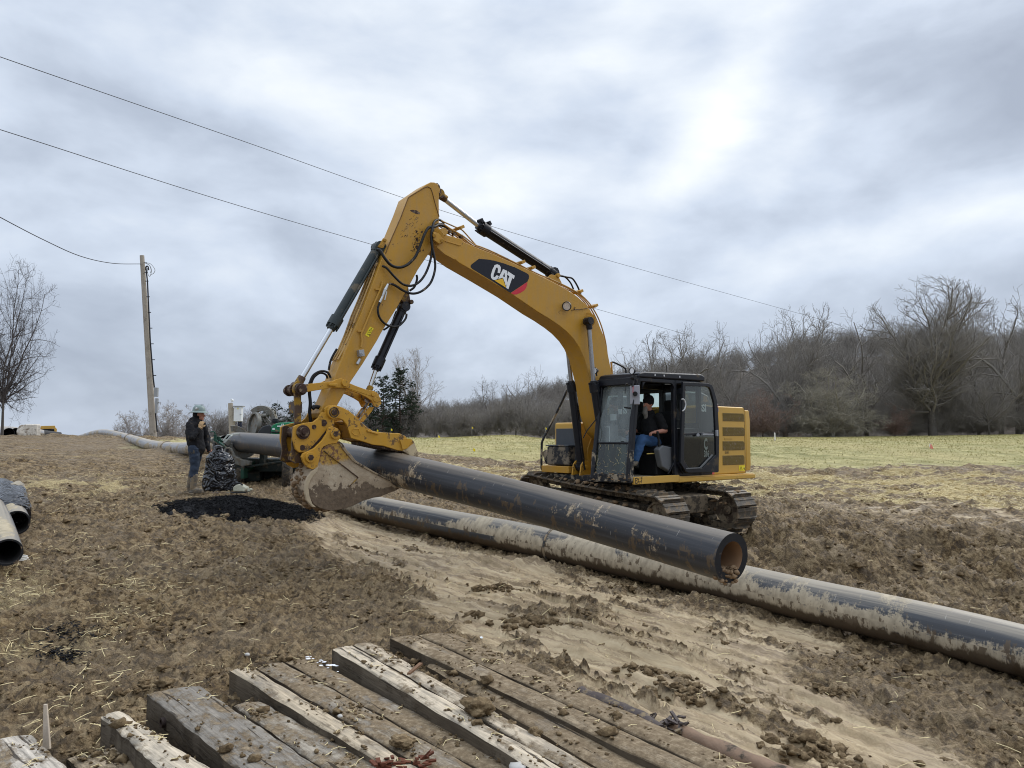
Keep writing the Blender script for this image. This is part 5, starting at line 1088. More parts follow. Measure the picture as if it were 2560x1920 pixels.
# front-right step and battery box
M_box = simple('mud blotched black box', (.018,.019,.022), .45, 0, .3, 6, .35, 30, .45, (.20,.165,.12))
m = MB(); fb(m, 1.15, .72, -1.20, -.55, 1.165, 1.545); bx = part(m, 'battery_box', M_box, EX, .035, seg=3)
m = MB(); fb(m, 1.165, .71, -1.215, -.54, 1.547, 1.568)
for i in range(10):
    for j in range(12): m.cyl((.75+i*.042, -1.17+j*.052, 1.568), (.75+i*.042, -1.17+j*.052, 1.576), .012, n=6)
part(m, 'lid', M_gry, bx, .003)
m = MB(); fb(m, 1.17, .5, -1.34, -.53, 1.02, 1.155); part(m, 'step_deck', M_y, EX, .012)
m = MB(); hp_ = [q1(405,300,-1.0), q1(330,460,-1.2), q1(250,620,-1.36), q1(190,740,-1.42), q1(182,800,-1.44), q1(180,940,-1.44), q1(185,985,-1.44), q1(215,990,-1.3)]
m.tube(catmull(hp_, 5), .024, 10); m.bar(q1(205,830,-1.42), q1(240,930,-1.3), .05, .12); part(m, 'handrail', M_blkm, EX, 0)
m = MB(); m.tube(catmull([q1(765,88,-.9), q1(790,88,-.9), q1(870,130,-.9), q1(888,165,-.9), (q1(888,165,-.9)-Vector((0,0,.4)))], 5), .02, 10); m.tube([q1(455,200,-.9), q1(475,175,-.95), q1(500,165,-1.0)], .02, 8); part(m, 'guard_rail', M_blk, EX, 0)
# yellow boom cylinder feet
m = MB()
for l in (.34,-.34):
    for s in (-.11,.11): m.prism([(.86,l+s-.015,.99),(1.16,l+s-.015,.99),(1.12,l+s-.015,1.2),(1.05,l+s-.015,1.27),(.95,l+s-.015,1.27),(.88,l+s-.015,1.2)], (0,.03,0))
    m.cyl((1.0,l-.15,1.15), (1.0,l+.15,1.15), .04)
part(m, 'cylinder_foot', M_yw, EX, .006)
m = MB(); m.prism([(-.1,.26,1.0),(.95,.26,1.0),(.9,.26,1.5),(.6,.26,2.1),(.3,.26,2.1),(0,.26,1.6)], (0,.03,0)); m.prism([(-.1,-.29,1.0),(.95,-.29,1.0),(.9,-.29,1.5),(.6,-.29,2.1),(.3,-.29,2.1),(0,-.29,1.6)], (0,.03,0)); part(m, 'boom_foot', M_y, EX, .006)
m = MB(); m.tube(catmull([(1.05,-.2,1.1),(1.12,-.22,1.6),(1.15,-.24,2.2),(1.2,-.3,2.5)], 6), .016, 8); m.tube(catmull([(1.1,.18,1.1),(1.18,.2,1.5),(1.12,.24,2.1)], 6), .016, 8); part(m, 'foot_hose', M_hose, EX, 0)
# ---------------------------------------------------------------- cab
cab = empty('cab'); cab.parent = EX
L0, L1 = .33, 1.30; FT, FBm = 1.13, 1.40
fz = lambda z: FBm+(FT-FBm)*(z-.95)/(2.8-.95)
m = MB()
m.prism([(1.20,L0-.01,2.79),(1.16,L0-.01,2.875),(1.02,L0-.01,2.905),(-.62,L0-.01,2.945),(-.74,L0-.01,2.90),(-.72,L0-.01,2.80)], (0,L1-L0+.03,0)); roof = part(m, 'roof', M_blk, cab, .035, seg=3)
m = MB()
for f in (.75,.5,.05): fb(m, f, f-.015, L1+.014, L1+.03, 2.84, 2.875)
part(m, 'roof_bolt', M_white, roof, 0)
m = MB()
for l in (L0+.045, L1-.045):
    m.bar((fz(.95), l, .95), (fz(2.81), l, 2.81), .09, .085, (1,0,0))
fb(m, 1.24, 1.10, L0, L1, 2.67, 2.80)
fb(m, fz(1.63)+.02, fz(1.63)-.03, L0+.07, L1-.07, 1.60, 1.645)
fb(m, .19, .10, L1-.085, L1, 1.0, 2.80)
fb(m, -.55, -.64, L1-.09, L1, 1.0, 2.80); fb(m, -.55, -.64, L0, L0+.09, 1.0, 2.80); fb(m, .30, .22, L0, L0+.07, 1.0, 2.8)
fb(m, 1.15, -.6, L1-.07, L1, 2.72, 2.80); fb(m, 1.15, -.6, L0, L0+.07, 2.68, 2.80)
fb(m, 1.30, -.6, L0, L0+.05, 1.0, 1.72); fb(m, -.57, -.63, L0+.05, L1-.05, 1.0, 2.0); fb(m, -.57, -.63, L0+.05, L1-.05, 2.62, 2.78); fb(m, .10, -.6, L1-.05, L1-.01, 1.0, 1.9)
fb(m, -.57, -.62, L0+.35, L1-.45, 2.0, 2.62)
part(m, 'cab_frame', M_blk, cab, .022, seg=3)
# rounded corner fillets of the windscreen opening
m = MB()
def fillet(c, a, b, r=.12, off=0):
    c, a, b = Vector(c), Vector(a).normalized(), Vector(b).normalized(); pts = [c]
    for k in range(7):
        t = k/6*math.pi/2; pts.append(c+a*(r-r*math.sin(t))+b*(r-r*math.cos(t)))
    m.prism(pts, a.cross(b).normalized()*.03)
gx_ = lambda z: fz(z)+.005
for l, s in ((L0+.085, 1), (L1-.085, -1)):
    up_v = Vector((FT-FBm, 0, 2.8-.95)).normalized()
    fillet((gx_(2.69), l, 2.69), (0, s, 0), -up_v, .14)
fillet((.19, L1-.02, 2.73), (1,0,0), (0,0,-1), .10); fillet((1.03, L1-.02, 2.73), (-1,0,0), (0,0,-1), .14)
part(m, 'corner_fillet', M_blk, cab, 0)
m = MB(); fb(m, 1.42, 1.30, L0, L1, .93, 1.07); m.prism([(1.42,L1-.1,.93),(1.33,L1-.1,.93),(1.30,L1-.1,1.5),(1.37,L1-.1,1.5)], (0,.105,0)); m.prism([(1.42,L0-.01,.93),(1.33,L0-.01,.93),(1.30,L0-.01,1.5),(1.37,L0-.01,1.5)], (0,.10,0)); m.jitter(.004, 8); part(m, 'front_sill', M_blkm, cab, .012)
m = MB(); rr = random.Random(8)
for i in range(70): m.sph((1.40+rr.uniform(-.03,.03), rr.uniform(L0,L1), rr.choice((1.07, 1.0, .96))+rr.uniform(-.02,.02)), rr.uniform(.008,.028), 7, 5, sq=(1,1.4,.6))
m.jitter(.008, 30); part(m, 'mud_spatter', M_mudlump, cab, 0, smooth=60)
m = MB(); fb(m, 1.36, -.6, L0, L1-.02, .96, 1.01); part(m, 'cab_floor', M_deck, cab, .004)
m = MB(); a = [(gx_(1.64), L0+.08, 1.64), (gx_(1.64), L1-.08, 1.64), (gx_(2.69), L1-.08, 2.69), (gx_(2.69), L0+.08, 2.69)]; m.add(a, [(0,1,2,3)]); part(m, 'windscreen', M_glass, cab, 0)
m = MB(); a = [(gx_(1.07), L0+.08, 1.07), (gx_(1.07), L1-.08, 1.07), (gx_(1.60), L1-.08, 1.60), (gx_(1.60), L0+.08, 1.60)]; m.add(a, [(0,1,2,3)]); part(m, 'lower_windscreen', M_glassm, cab, 0)
m = MB(); m.add([(1.25,L0+.03,1.72),(.3,L0+.03,1.72),(.3,L0+.03,2.68),(1.17,L0+.03,2.68)], [(0,1,2,3)]); m.add([(.22,L0+.03,1.72),(-.55,L0+.03,1.72),(-.55,L0+.03,2.68),(.22,L0+.03,2.68)], [(0,1,2,3)]); part(m, 'right_window', M_glassd, cab, 0)
m = MB(); m.add([(-.60,L0+.09,2.0),(-.60,L1-.09,2.0),(-.60,L1-.09,2.62),(-.60,L0+.09,2.62)], [(0,1,2,3)]); part(m, 'rear_window', M_glassd, cab, 0)
# straw and mud plastered on the lower glass
m = MB()
for i in range(46):
    z = 1.09+.48*rr.random()**1.3; l = rr.uniform(L0+.1,L1-.1); a = rr.uniform(0,3.14); Ln = rr.uniform(.02,.10)
    m.bar((gx_(z)+.008, l, z), (gx_(z)+.010, l+math.cos(a)*Ln, z+math.sin(a)*Ln), .0028, .002)
part(m, 'stuck_straw', M_straw, cab, 0)
# wiper and stays
m = MB(); m.tube([q1(700,290,.42), q1(690,400,.40), q1(640,560,.36), q1(560,660,.30), q1(530,720,.25)], .010, 6); m.bar(q1(705,285,.43), q1(685,450,.42), .012, .02); m.bar(q1(870,752,1.2), q1(850,752,1.1), .02, .02); m.bar(q1(875,465,1.30), q1(925,472,1.32), .028, .028); part(m, 'wiper', M_dark, cab, 0)
# roof lamps
for (x, y, l) in ((628,157,.30),(940,158,1.22)):
    p = q1(x, y, l); m = MB(); d = Vector((1,.1,-.05)).normalized(); m.cyl(p-d*.07, p, .035, .062, 24); m.ring(p, p+d*.02, .064, .052, 24); m.bar(p-d*.04, p-d*.05-Vector((0,0,.1)), .02, .02); o = part(m, 'roof_lamp', M_blk, cab, .002); part(MB().cyl(p, p+d*.01, .052, n=24), 'lens', M_lamp, o, 0)
# mirror
m = MB(); p = q1(963,360,1.36); rot = Matrix.Rotation(.75,3,'Z'); m.box(p, (.035,.17,.34), rot); mir = part(m, 'mirror', simple('grey mirror back', (.30,.30,.33), .35, 0, .1, 9), cab, .03, seg=3)
m = MB(); m.cyl(p+Vector((.01,.01,.02)), p+Vector((.06,.06,.015)), .042, n=20); m.tube([q1(945,290,1.36), q1(950,230,1.34), q1(952,205,1.30), q1(1010,200,1.26)], .014, 8); m.tube([q1(880,355,1.36), q1(883,270,1.36), q1(895,266,1.36), q1(950,290,1.36)], .007, 6); m.cyl(q1(950,215,1.34)-Vector((0,.04,0)), q1(950,215,1.34)+Vector((0,.04,0)), .035); part(m, 'mirror_arm', M_dark, mir, 0)
part(MB().tube([q1(948,290,1.40), q1(946,340,1.40)], .006, 6), 'mirror_strap', M_red, mir, 0)
# side grab bar stay along the near pillar
m = MB(); m.tube([q1(980,230,1.34), q1(950,420,1.35), q1(925,560,1.36), q1(905,900,1.36), q1(895,1050,1.35)], .013, 8); part(m, 'pillar_rail', M_blk, cab, 0)
# seat, consoles, levers
M_seat = simple('dark seat fabric', (.013,.013,.015), .85, 0, .2, 30, .3, 80)
SL = .80
m = MB(); m.box((.16, SL, 1.50), (.52,.50,.14)); m.prism([(-.10,SL-.24,1.50),(-.22,SL-.24,1.52),(-.36,SL-.24,2.20),(-.24,SL-.24,2.24),(-.12,SL-.24,1.8)], (0,.48,0)); m.box((-.33,SL,2.33), (.11,.30,.24), Matrix.Rotation(.12,3,'Y')); seat = part(m, 'seat', M_seat, cab, .04, seg=3)
m = MB(); fb(m, .38, -.12, SL-.22, SL+.22, 1.02, 1.42); part(m, 'seat_base', M_dark, seat, .03)
for s in (1, -1):
    m = MB(); l = SL+s*.33; m.prism([(.42,l-.07,1.18),(.52,l-.07,1.50),(.40,l-.07,1.58),(.02,l-.07,1.52),(.0,l-.07,1.40),(.18,l-.07,1.08)], (0,.14,0)); con = part(m, 'console', M_interior, cab, .025, seg=3)
    m = MB(); m.cyl((.42,l,1.56), (.44,l,1.70), .035, .018, n=12); m.bar((.44,l,1.70), (.48,l,1.84), .04, .05); part(m, 'joystick', M_dark, con, .012)
m = MB(); fb(m, .0, -.28, SL+.30, SL+.40, 1.66, 1.72); m.tube([(.05,SL+.36,1.70),(.10,SL+.38,2.0),(.0,SL+.38,2.07),(-.15,SL+.36,2.05)], .014, 8); m.prism([(-.2,SL+.28,1.85),(-.02,SL+.28,1.9),(-.03,SL+.28,2.2),(-.12,SL+.28,2.28),(-.2,SL+.28,2.2)], (0,.04,0)); part(m, 'armrest', simple('charcoal armrest', (.05,.05,.055), .6), cab, .01)
m = MB(); m.bar((.58,SL+.16,1.42), (.22,SL+.36,1.44), .04, .02); part(m, 'hydraulic_lock_lever', simple('yellow lever', (.62,.45,.12), .5), cab, .006)
m = MB(); m.tube([(.1,L1-.05,1.02),(.12,L1-.04,1.35),(.02,L1-.05,1.65)], .012, 8); part(m, 'grab_bar', M_dark, cab, 0)
m = MB()
for l in (.62,.78): m.tube([(.85,l,1.02),(.88,l,1.3),(.92,l,1.62)], .012, 8); m.sph((.92,l,1.64), .03, 10, 6); m.box((.98,l,1.05), (.22,.11,.04))
part(m, 'travel_lever', M_dark, cab, 0)
# things behind the windscreen: monitor, papers, pale side trim
m = MB(); fb(m, 1.0, .95, L0+.06, L0+.24, 1.95, 2.12); part(m, 'monitor', M_dark, cab, .01)
m = MB(); p = q1(822,590,.5); m.box((1.03,.55,2.10), (.01,.15,.12)); m.box((1.03,.72,2.20), (.01,.08,.10)); m.box((1.10,.44,1.78), (.01,.16,.30)); part(m, 'paper_notice', M_white, cab, 0)
m = MB(); m.prism([(1.15,L0+.08,1.02),(.9,L0+.08,1.02),(.85,L0+.08,1.95),(.98,L0+.08,2.02),(1.12,L0+.08,1.9)], (0,.10,0)); m.prism([(1.1,L0+.3,1.02),(.95,L0+.3,1.02),(.9,L0+.3,1.7),(1.05,L0+.3,1.75)], (0,.14,0)); part(m, 'side_trim', M_interior, cab, .02)
# door, folded back along the body
door = empty('door'); door.parent = EX; LD = 1.36
dp = [(1350,252),(1560,262),(1590,275),(1605,300),(1640,420),(1655,700),(1650,1000),(1640,1008),(1395,1012),(1372,1000),(1330,930)]
dq = Q('B', dp, LD); ins = [(1372,285),(1545,290),(1572,300),(1585,325),(1612,430),(1625,690),(1628,860),(1510,972),(1410,975),(1392,965),(1358,900)]
dq[0].x = dq[0].x; iq = Q('B', ins, LD); m = MB()
n_ = len(dq)
for a in range(n_):
    b = (a+1) % n_; o_ = Vector((0,.045,0)); A, B_, D_, E_ = dq[a], dq[b], iq[b], iq[a]
    m.add([A, B_, D_, E_, A+o_, B_+o_, D_+o_, E_+o_], [(0,1,2,3),(4,7,6,5),(0,4,5,1),(2,6,7,3)])
m.bar(q1(1360,690,LD+.02), q1(1622,680,LD+.02), .05, .045)
part(m, 'door_frame', M_blk, door, .008)
m = MB(); m.add(iq, [tuple(range(n_))]); gl = part(m, 'door_glass', M_glassd, door, 0); gl.location.y = .02
m = MB(); m.tube(catmull([q1(1355,395,LD+.09), q1(1375,400,LD+.10), q1(1388,440,LD+.10), q1(1378,480,LD+.10), q1(1360,495,LD+.09)], 5), .013, 8); part(m, 'door_handle', simple('pale grab handle', (.5,.5,.5), .4), door, 0)
m = MB(); m.bar(q1(1525,690,LD+.07), q1(1615,692,LD+.07), .04, .03); m.cyl(q1(1492,695,LD+.05), q1(1492,695,LD+.08), .03); m.box(q1(1648,680,LD+.05), (.06,.04,.12)); part(m, 'door_latch', simple('grey latch', (.3,.31,.33), .35, .4), door, .004)
m = MB(); m.bar(q1(1612,862,LD+.05), q1(1512,968,LD+.05), .03, .02, (0,1,0)); m.bar(q1(1512,970,LD+.05), q1(1390,978,LD+.05), .02, .02, (0,1,0)); part(m, 'door_trim', M_interior, door, .003)
m = MB(); 
for y in (330, 950): m.box(q1(1340,y,1.325), (.05,.09,.11))
m.tube([q1(1345,400,1.36), q1(1348,880,1.36)], .02, 10); part(m, 'door_hinge', M_blk, door, .006)
m = MB(); m.bar(q1(1285,930,1.31), q1(1240,1020,1.31), .015, .03, (0,1,0)); m.bar(q1(1320,930,1.34), q1(1365,1020,1.34), .015, .04, (0,1,0)); part(m, 'sill_bracket', M_blk, cab, .003)
# antenna
part(MB().tube([(-.1,.9,2.93),(-.1,.9,3.12)], .006, 6), 'antenna', M_blk, cab, 0)
# ---------------------------------------------------------------- undercarriage
und = empty('undercarriage', (0,0,.07)); und.parent = EX; und.rotation_euler = (R(-4.2), 0, 0)   # near (left) end sits lower in the rut
m = MB(); m.box((0,0,.38), (1.5,1.1,.32)); m.box((0,0,.50), (1.36,2.7,.34)); m.prism([(-.9,-.5,.2),(.9,-.5,.2),(.9,.5,.2),(-.9,.5,.2)], (0,0,.3)); m.jitter(.02, 5); part(m, 'car_body', M_mudt, und, .03)
HW, ZC_, RT, HL = .30, .40, .35, 1.62
def track(f0):
    per = []; N_ = 44; tot = 4*HL+2*math.pi*RT
    def pos(s):
        s %= tot
        if s < 2*HL: return Vector((0, -HL+s, ZC_+RT-.035*math.sin(math.pi*s/(2*HL)))), 0.0
        s -= 2*HL
        if s < math.pi*RT: a = s/RT; return Vector((0, HL+RT*math.sin(a), ZC_+RT*math.cos(a))), a
        s -= math.pi*RT
        if s < 2*HL: return Vector((0, HL-s, ZC_-RT)), math.pi
        s -= 2*HL; a = math.pi+s/RT; return Vector((0, -HL+RT*math.sin(a), ZC_+RT*math.cos(a))), a
    shoes, links = MB(), MB(); pit = tot/N_
    for i in range(N_):
        p, a = pos(i*pit+.05); c, s = math.cos(a), math.sin(a)
        def T(f, u, v): return Vector((f0+f, p.y+u*c+v*s, p.z-u*s+v*c))
        u0, u1 = -pit*.49, pit*.49
        pr = [(u0,0),(u1,0),(u1,.028),(u0,.028)]
        b = [T(-HW, u, v) for u, v in pr]; t2 = [T(HW, u, v) for u, v in pr]; shoes.add(b+t2, [(0,1,2,3),(4,7,6,5),(0,4,5,1),(1,5,6,2),(2,6,7,3),(3,7,4,0)])
        for uu, hh in ((u1-.018, .082), (u0+.055, .040)):
            g = [(-HW,.028),(HW,.028),(HW,.04),(HW-.06,hh),(-HW+.06,hh),(-HW,.04)]
            g0 = [T(f, uu-.009, v) for f, v in g]; g1 = [T(f, uu+.009, v) for f, v in g]; n = 6
            shoes.add(g0+g1, [tuple(range(n)), tuple(range(2*n-1, n-1, -1))]+[(k, k+n, (k+1)%n+n, (k+1)%n) for k in range(n)])
        for sf in (-.085, .085):
            pr = [(u0-.01,-.10),(u1-.02,-.10),(u1+.01,-.0),(u0,-.0)]; b = [T(sf-.02, u, v) for u, v in pr]; t2 = [T(sf+.02, u, v) for u, v in pr]
            links.add(b+t2, [(0,1,2,3),(4,7,6,5),(0,4,5,1),(1,5,6,2),(2,6,7,3),(3,7,4,0)])
    tr = empty('track'); tr.parent = und
    part(shoes, 'track_shoes', M_shoe, tr, .004); part(links, 'track_chain', M_mudt, tr, 0)
    m = MB(); m.box((f0, 0, .40), (.30, 2*HL-.75, .30)); m.jitter(.02, 4); part(m, 'track_frame', M_mudt, tr, .04)
    M_idl = simple('clay filled wheel', (.21,.165,.11), .75, 0, .3, 7, .5, 25, .5, (.07,.05,.035))
    for s in (1, -1):
        m = MB(); r = RT-.075; m.cyl((f0-.07, s*HL, ZC_), (f0+.07, s*HL, ZC_), r, n=40); m.ring((f0-.10, s*HL, ZC_), (f0+.10, s*HL, ZC_), r-.01, r-.05, 40); m.ring((f0-.045, s*HL, ZC_), (f0+.045, s*HL, ZC_), r+.02, r-.05, 40); m.cyl((f0-.12, s*HL, ZC_), (f0+.12, s*HL, ZC_), .09)
        part(m, 'idler' if s > 0 else 'sprocket', M_idl, tr, .006)
    m = MB()
    for k in range(7): y = -1.15+k*2.3/6; m.cyl((f0-.13, y, .17), (f0+.13, y, .17), .085, n=18)
    part(m, 'roller', M_mudt, tr, .004)
    m = MB(); rr = random.Random(int(f0*10)+40)
    for i in range(80):
        m.sph((f0+rr.uniform(-.26,.26), rr.uniform(-1.5,1.75), rr.choice((ZC_+RT+.03, ZC_+.12, ZC_-.05))+rr.uniform(-.02,.03)), rr.uniform(.02,.06), 9, 6, sq=(1,1.2,.6))
    m.jitter(.03, 9, 3); part(m, 'packed_mud', M_mudlump, tr, 0, smooth=60)
track(1.0); track(-1.0)
m = MB(); rr = random.Random(77)
for i in range(60): m.sph((rr.uniform(-.8,.8), rr.uniform(.4,1.2), rr.uniform(.45,.62)), rr.uniform(.04,.11), 9, 6, sq=(1,1.1,.7))
m.jitter(.04, 6, 3); part(m, 'mud_cake', M_mudt, und, 0, smooth=60)
# ================================================================== TREES
def seg_mesh(S, n):
    """S: list of (p0,p1,r0,r1) -> verts, quads"""
    A = np.array([s[0] for s in S]); B = np.array([s[1] for s in S]); r0 = np.array([s[2] for s in S]); r1 = np.array([s[3] for s in S])
    d = B-A; d /= np.linalg.norm(d, axis=1)[:,None]+1e-9; a = np.where(np.abs(d[:,2:3]) < .9, np.array([[0,0,1.]]), np.array([[1.,0,0]]))
    x = np.cross(d, a); x /= np.linalg.norm(x, axis=1)[:,None]; y = np.cross(d, x); V = []
    for P_, r in ((A, r0), (B, r1)):
        for k in range(n): t = 2*math.pi*k/n; V.append(P_+(x*math.cos(t)+y*math.sin(t))*r[:,None])
    V = np.stack(V, 1).reshape(-1, 3); b = (np.arange(len(S))*2*n)[:,None]
    F = np.concatenate([b+np.array([k, (k+1)%n, n+(k+1)%n, n+k]) for k in range(n)], 0); return V, F
def gen_tree(seed, H, trunk_frac=.35, spread=.6, n1=9, up=.25, levels=4, r0=.17, twig=.011, lean=0, fork=2, droop=0, dens=1.0, env=.40):
    rr = random.Random(seed); TR, CR = [], []
    def rnd(): return Vector((rr.gauss(0,1), rr.gauss(0,1), rr.gauss(0,1)))
    def branch(p, d, L, r, lev):
        k = max(3, int(4+L*.8)) if lev < 2 else 3; out = TR if lev == 0 else CR; pts = [p]; step = L/k
        for i in range(k):
            d = (d+rnd()*(.10+.05*lev)+Vector((0,0,up*(.25 if lev else .05)-droop*(lev > 1)))).normalized(); q = p+d*step
            if lev and ((q.x-lean*H*.5)**2+q.y**2)/(H*env)**2+((q.z-H*.60)/(H*.42))**2 > 1+.25*rr.random() and q.z > H*.3: break
            ra = r*(1-i/k*.75); rb = r*(1-(i+1)/k*.75); tw = twig if lev < 4 else twig*.75; out.append((tuple(p), tuple(q), max(ra, tw), max(rb, tw*.8)))
            if lev < levels:
                nc = {0: 0, 1: 1.25, 2: 1.2, 3: 1.5}.get(lev, 1)
                if lev == 0: nc = (n1/k*1.6 if i/k > trunk_frac else 0)
                nc = int(nc*dens)+(rr.random() < (nc*dens) % 1)
                for _ in range(nc):
                    s_ = rnd(); s_ = (s_-d*s_.dot(d)).normalized(); nd_ = (d*(1-spread*.75)+s_*spread+Vector((0,0,.12))).normalized()
                    f = (1-i/k*.55); branch(p.lerp(q, rr.random()), nd_, L*rr.uniform(.45,.66)*f if lev else H*rr.uniform(.40,.60)*(1-.35*i/k), rb*rr.uniform(.45,.65), lev+1)
            p = q
        return p
    d0 = Vector((lean, 0, 1)).normalized()
    if fork > 1:
        t = branch_trunk = H*trunk_frac; q = Vector((0,0,0)); 
        for i in range(3): q2 = q+(d0+rnd()*.05).normalized()*t/3; TR.append((tuple(q), tuple(q2), r0*(1-.12*i), r0*(1-.12*(i+1)))); q = q2
        for i in range(fork):
            a = i*2*math.pi/fork+rr.uniform(-.5,.5); d = Vector((math.cos(a)*spread*rr.uniform(.5,1.1), math.sin(a)*spread*rr.uniform(.5,1.1), 1)).normalized()
            sv_ = trunk_frac; branch(q, d, (H-t)*rr.uniform(.8,1.0), r0*.62, 1)
            for _ in range(int(2*dens)):
                a2 = rr.uniform(0, 6.28); branch(q+Vector((0,0,-t*rr.random()*.3)), Vector((math.cos(a2)*spread, math.sin(a2)*spread, .6)).normalized(), (H-t)*rr.uniform(.4,.7), r0*.35, 1)
    else: branch(Vector((0,0,0)), d0, H, r0, 0)
    return TR, CR
def mat_bark(name, c0, c1, moss=None):
    m, t, b = new_mat(name); o = wcoord(t); n = noise_n(t, mapping(t, o, (1,1,.3)), 2.5, 5, .6); c = mixc(t, n, c0, c1)
    if moss: c = mixc(t, ramp(t, noise_n(t, o, .9, 4, .6), [(.45,0),(.6,.8)]), c, moss)
    setin(t, b, Base_Color=c, Roughness=.85); return m
M_barkd = mat_bark('grey bark', (.050,.043,.037), (.12,.105,.09)); M_tw = mat_bark('bare twigs', (.150,.135,.118), (.27,.245,.215))
M_twl = mat_bark('pale bare twigs', (.26,.23,.21), (.40,.36,.32)); M_twg = mat_bark('mossy twigs', (.19,.168,.13), (.31,.28,.22), (.26,.24,.18)); M_twr = mat_bark('reddish twigs', (.15,.10,.078), (.24,.165,.13))
def tree_obj(name, spec, mt, mc, sides=3):
    TR, CR = gen_tree(**spec); mz = max(s[1][2] for s in CR); k_ = spec['H']/mz; k2 = (k_+1)/2
    TR, CR = [[((a[0]*k2,a[1]*k2,a[2]*k_), (b[0]*k2,b[1]*k2,b[2]*k_), r, q_) for a, b, r, q_ in S_] for S_ in (TR, CR)]; e = bpy.data.objects.new(name, None); C.objects.link(e)
    v, f = seg_mesh(TR if TR else CR[:4], 7); a = np_mesh('trunk', v, f, mt, e, smooth=True); v, f = seg_mesh(CR, sides); b = np_mesh('crown', v, f, mc, e, smooth=True); return e
def dup(root):
    r = root.copy(); C.objects.link(r)
    for ch in list(root.children): c = ch.copy(); C.objects.link(c); c.parent = r
    return r
def place(o, px, D, H, spec_h, label, cat='tree', group=None, rz=0, zoff=-.15, sx=1):
    x = (px-1280)/F*D*1.0; s = H/spec_h; o.location = (x, D, gz(x, D)+zoff); o.scale = (s*sx, s*sx, s); o.rotation_euler = (0,0,rz); tag(o, label, cat, group); return o
hpx = lambda y, D: (1095-y)*D/1900    # height of a top seen at row y, metres above the field
SPEC = [dict(seed=1,H=10,trunk_frac=.22,spread=.68,fork=3,r0=.20,dens=1.15), dict(seed=2,H=10,trunk_frac=.30,spread=.5,fork=2,r0=.17,dens=1.1), dict(seed=3,H=10,trunk_frac=.34,spread=.62,fork=3,r0=.15,up=.4,env=.30,dens=1.1), dict(seed=4,H=10,trunk_frac=.15,spread=.75,fork=4,r0=.16,dens=1.1), dict(seed=5,H=10,trunk_frac=.45,spread=.6,fork=2,r0=.14,up=.3,env=.26)]
protos = [tree_obj('bare_tree', s, M_barkd, M_tw) for s in SPEC]
used = [False]*5
def bt(k, px, D, ytop, label, rz=0, sx=1, group='bare trees along the far edge of the field'):
    o = protos[k] if not used[k] else dup(protos[k]); used[k] = True; return place(o, px, D, hpx(ytop-(28 if px > 1600 else 8), D), 10, label, group=group, rz=rz, sx=sx)
bt(0, 1962, 96, 795, 'broad bare tree rising above the yellow engine housing', .3)
bt(1, 2035, 99, 788, 'round crowned bare tree just right of the gap above the counterweight', 1.1)
bt(3, 2165, 98, 787, 'dense wide bare tree left of the tallest field edge tree', 2, 1.05)
bt(2, 1940, 108, 788, 'thin bare tree with a tuft of top twigs, left of the round crowned pair', .5, .8)
bt(4, 1985, 112, 788, 'spindly bare tree poking up between the two broad ones', 2.2, .8)
bt(1, 1830, 94, 880, 'dark bare tree directly behind the grey engine hood', .4)
bt(0, 1720, 98, 815, 'bare tree behind the cab roof, right half', 2.6)
bt(2, 1775, 103, 820, 'slender bare tree over the back of the cab roof', 1.6)
bt(3, 1650, 99, 850, 'low spreading bare tree behind the middle of the cab roof', .2)
bt(4, 1632, 108, 845, 'thin bare tree just right of the boom foot', 4)
bt(1, 1560, 120, 872, 'bare tree peeping out between boom and cab roof', 3.3)
bt(0, 1240, 125, 935, 'fan shaped bare tree on the far ridge left of the boom', 5.2, 1.1)
bt(2, 1320, 145, 905, 'pale bare tree on the ridge top nearest the boom cylinder', .9, 1.1)
bt(4, 1090, 110, 985, 'small bare tree at the low left end of the ridge', 2.9)
bt(0, 1290, 92, 985, 'dark forked tree at the wood edge between two yellow flags', 1.9)
bt(3, 1385, 94, 975, 'low crooked tree at the wood edge beside the handrail', .7)
bt(2, 2445, 100, 730, 'tall slender bare tree right of the tallest one', 2.1, .7)
bt(0, 2545, 92, 705, 'heavy limbed bare tree cut by the right edge', .2, .95)
bt(1, 2500, 106, 745, 'bare tree standing behind the heavy limbed one at the right edge', 5)
bt(4, 2400, 110, 760, 'thin upright bare tree behind the right flank of the tallest one', 1)
bt(1, 2270, 104, 860, 'shorter bare tree behind the trunk of the tallest one', .5)
bt(3, 2470, 90, 930, 'low tangled tree at the wood edge near the right side', 3.5)
big = tree_obj('bare_tree', dict(seed=21,H=19,trunk_frac=.20,spread=.60,fork=5,r0=.52,dens=1.35,twig=.018,up=.32,env=.42), M_barkd, M_tw)
place(big, 2330, 90, hpx(682, 90), 19, 'tallest bare tree at the field edge with a fan of pale tipped twigs', rz=.4)
shrub = tree_obj('bare_tree', dict(seed=33,H=9,env=.85,trunk_frac=.10,spread=1.0,fork=7,r0=.22,dens=1.3,twig=.016,up=.12), mat_bark('weathered grey bark', (.16,.15,.13), (.30,.28,.25)), M_twg)
place(shrub, 2080, 87, 8.6, 9, 'sprawling mossy low tree with weathered grey branches in front of the wood', rz=1.2, sx=1.25)
red = tree_obj('bare_tree', dict(seed=35,H=6,env=.6,trunk_frac=.12,spread=.8,fork=6,r0=.10,dens=1.2,twig=.015,up=.15), M_barkd, M_twr)
place(red, 1905, 88, 6.0, 6, 'reddish twiggy bush just behind the counterweight', 'bush', rz=1.2, sx=1.2)
r2 = dup(red); place(r2, 2235, 89, 4.2, 6, 'reddish twiggy bush at the foot of the tallest tree', 'bush', rz=3)
r3 = dup(red); place(r3, 1480, 89, 4.6, 6, 'reddish brush behind the red extinguisher', 'bush', rz=4)
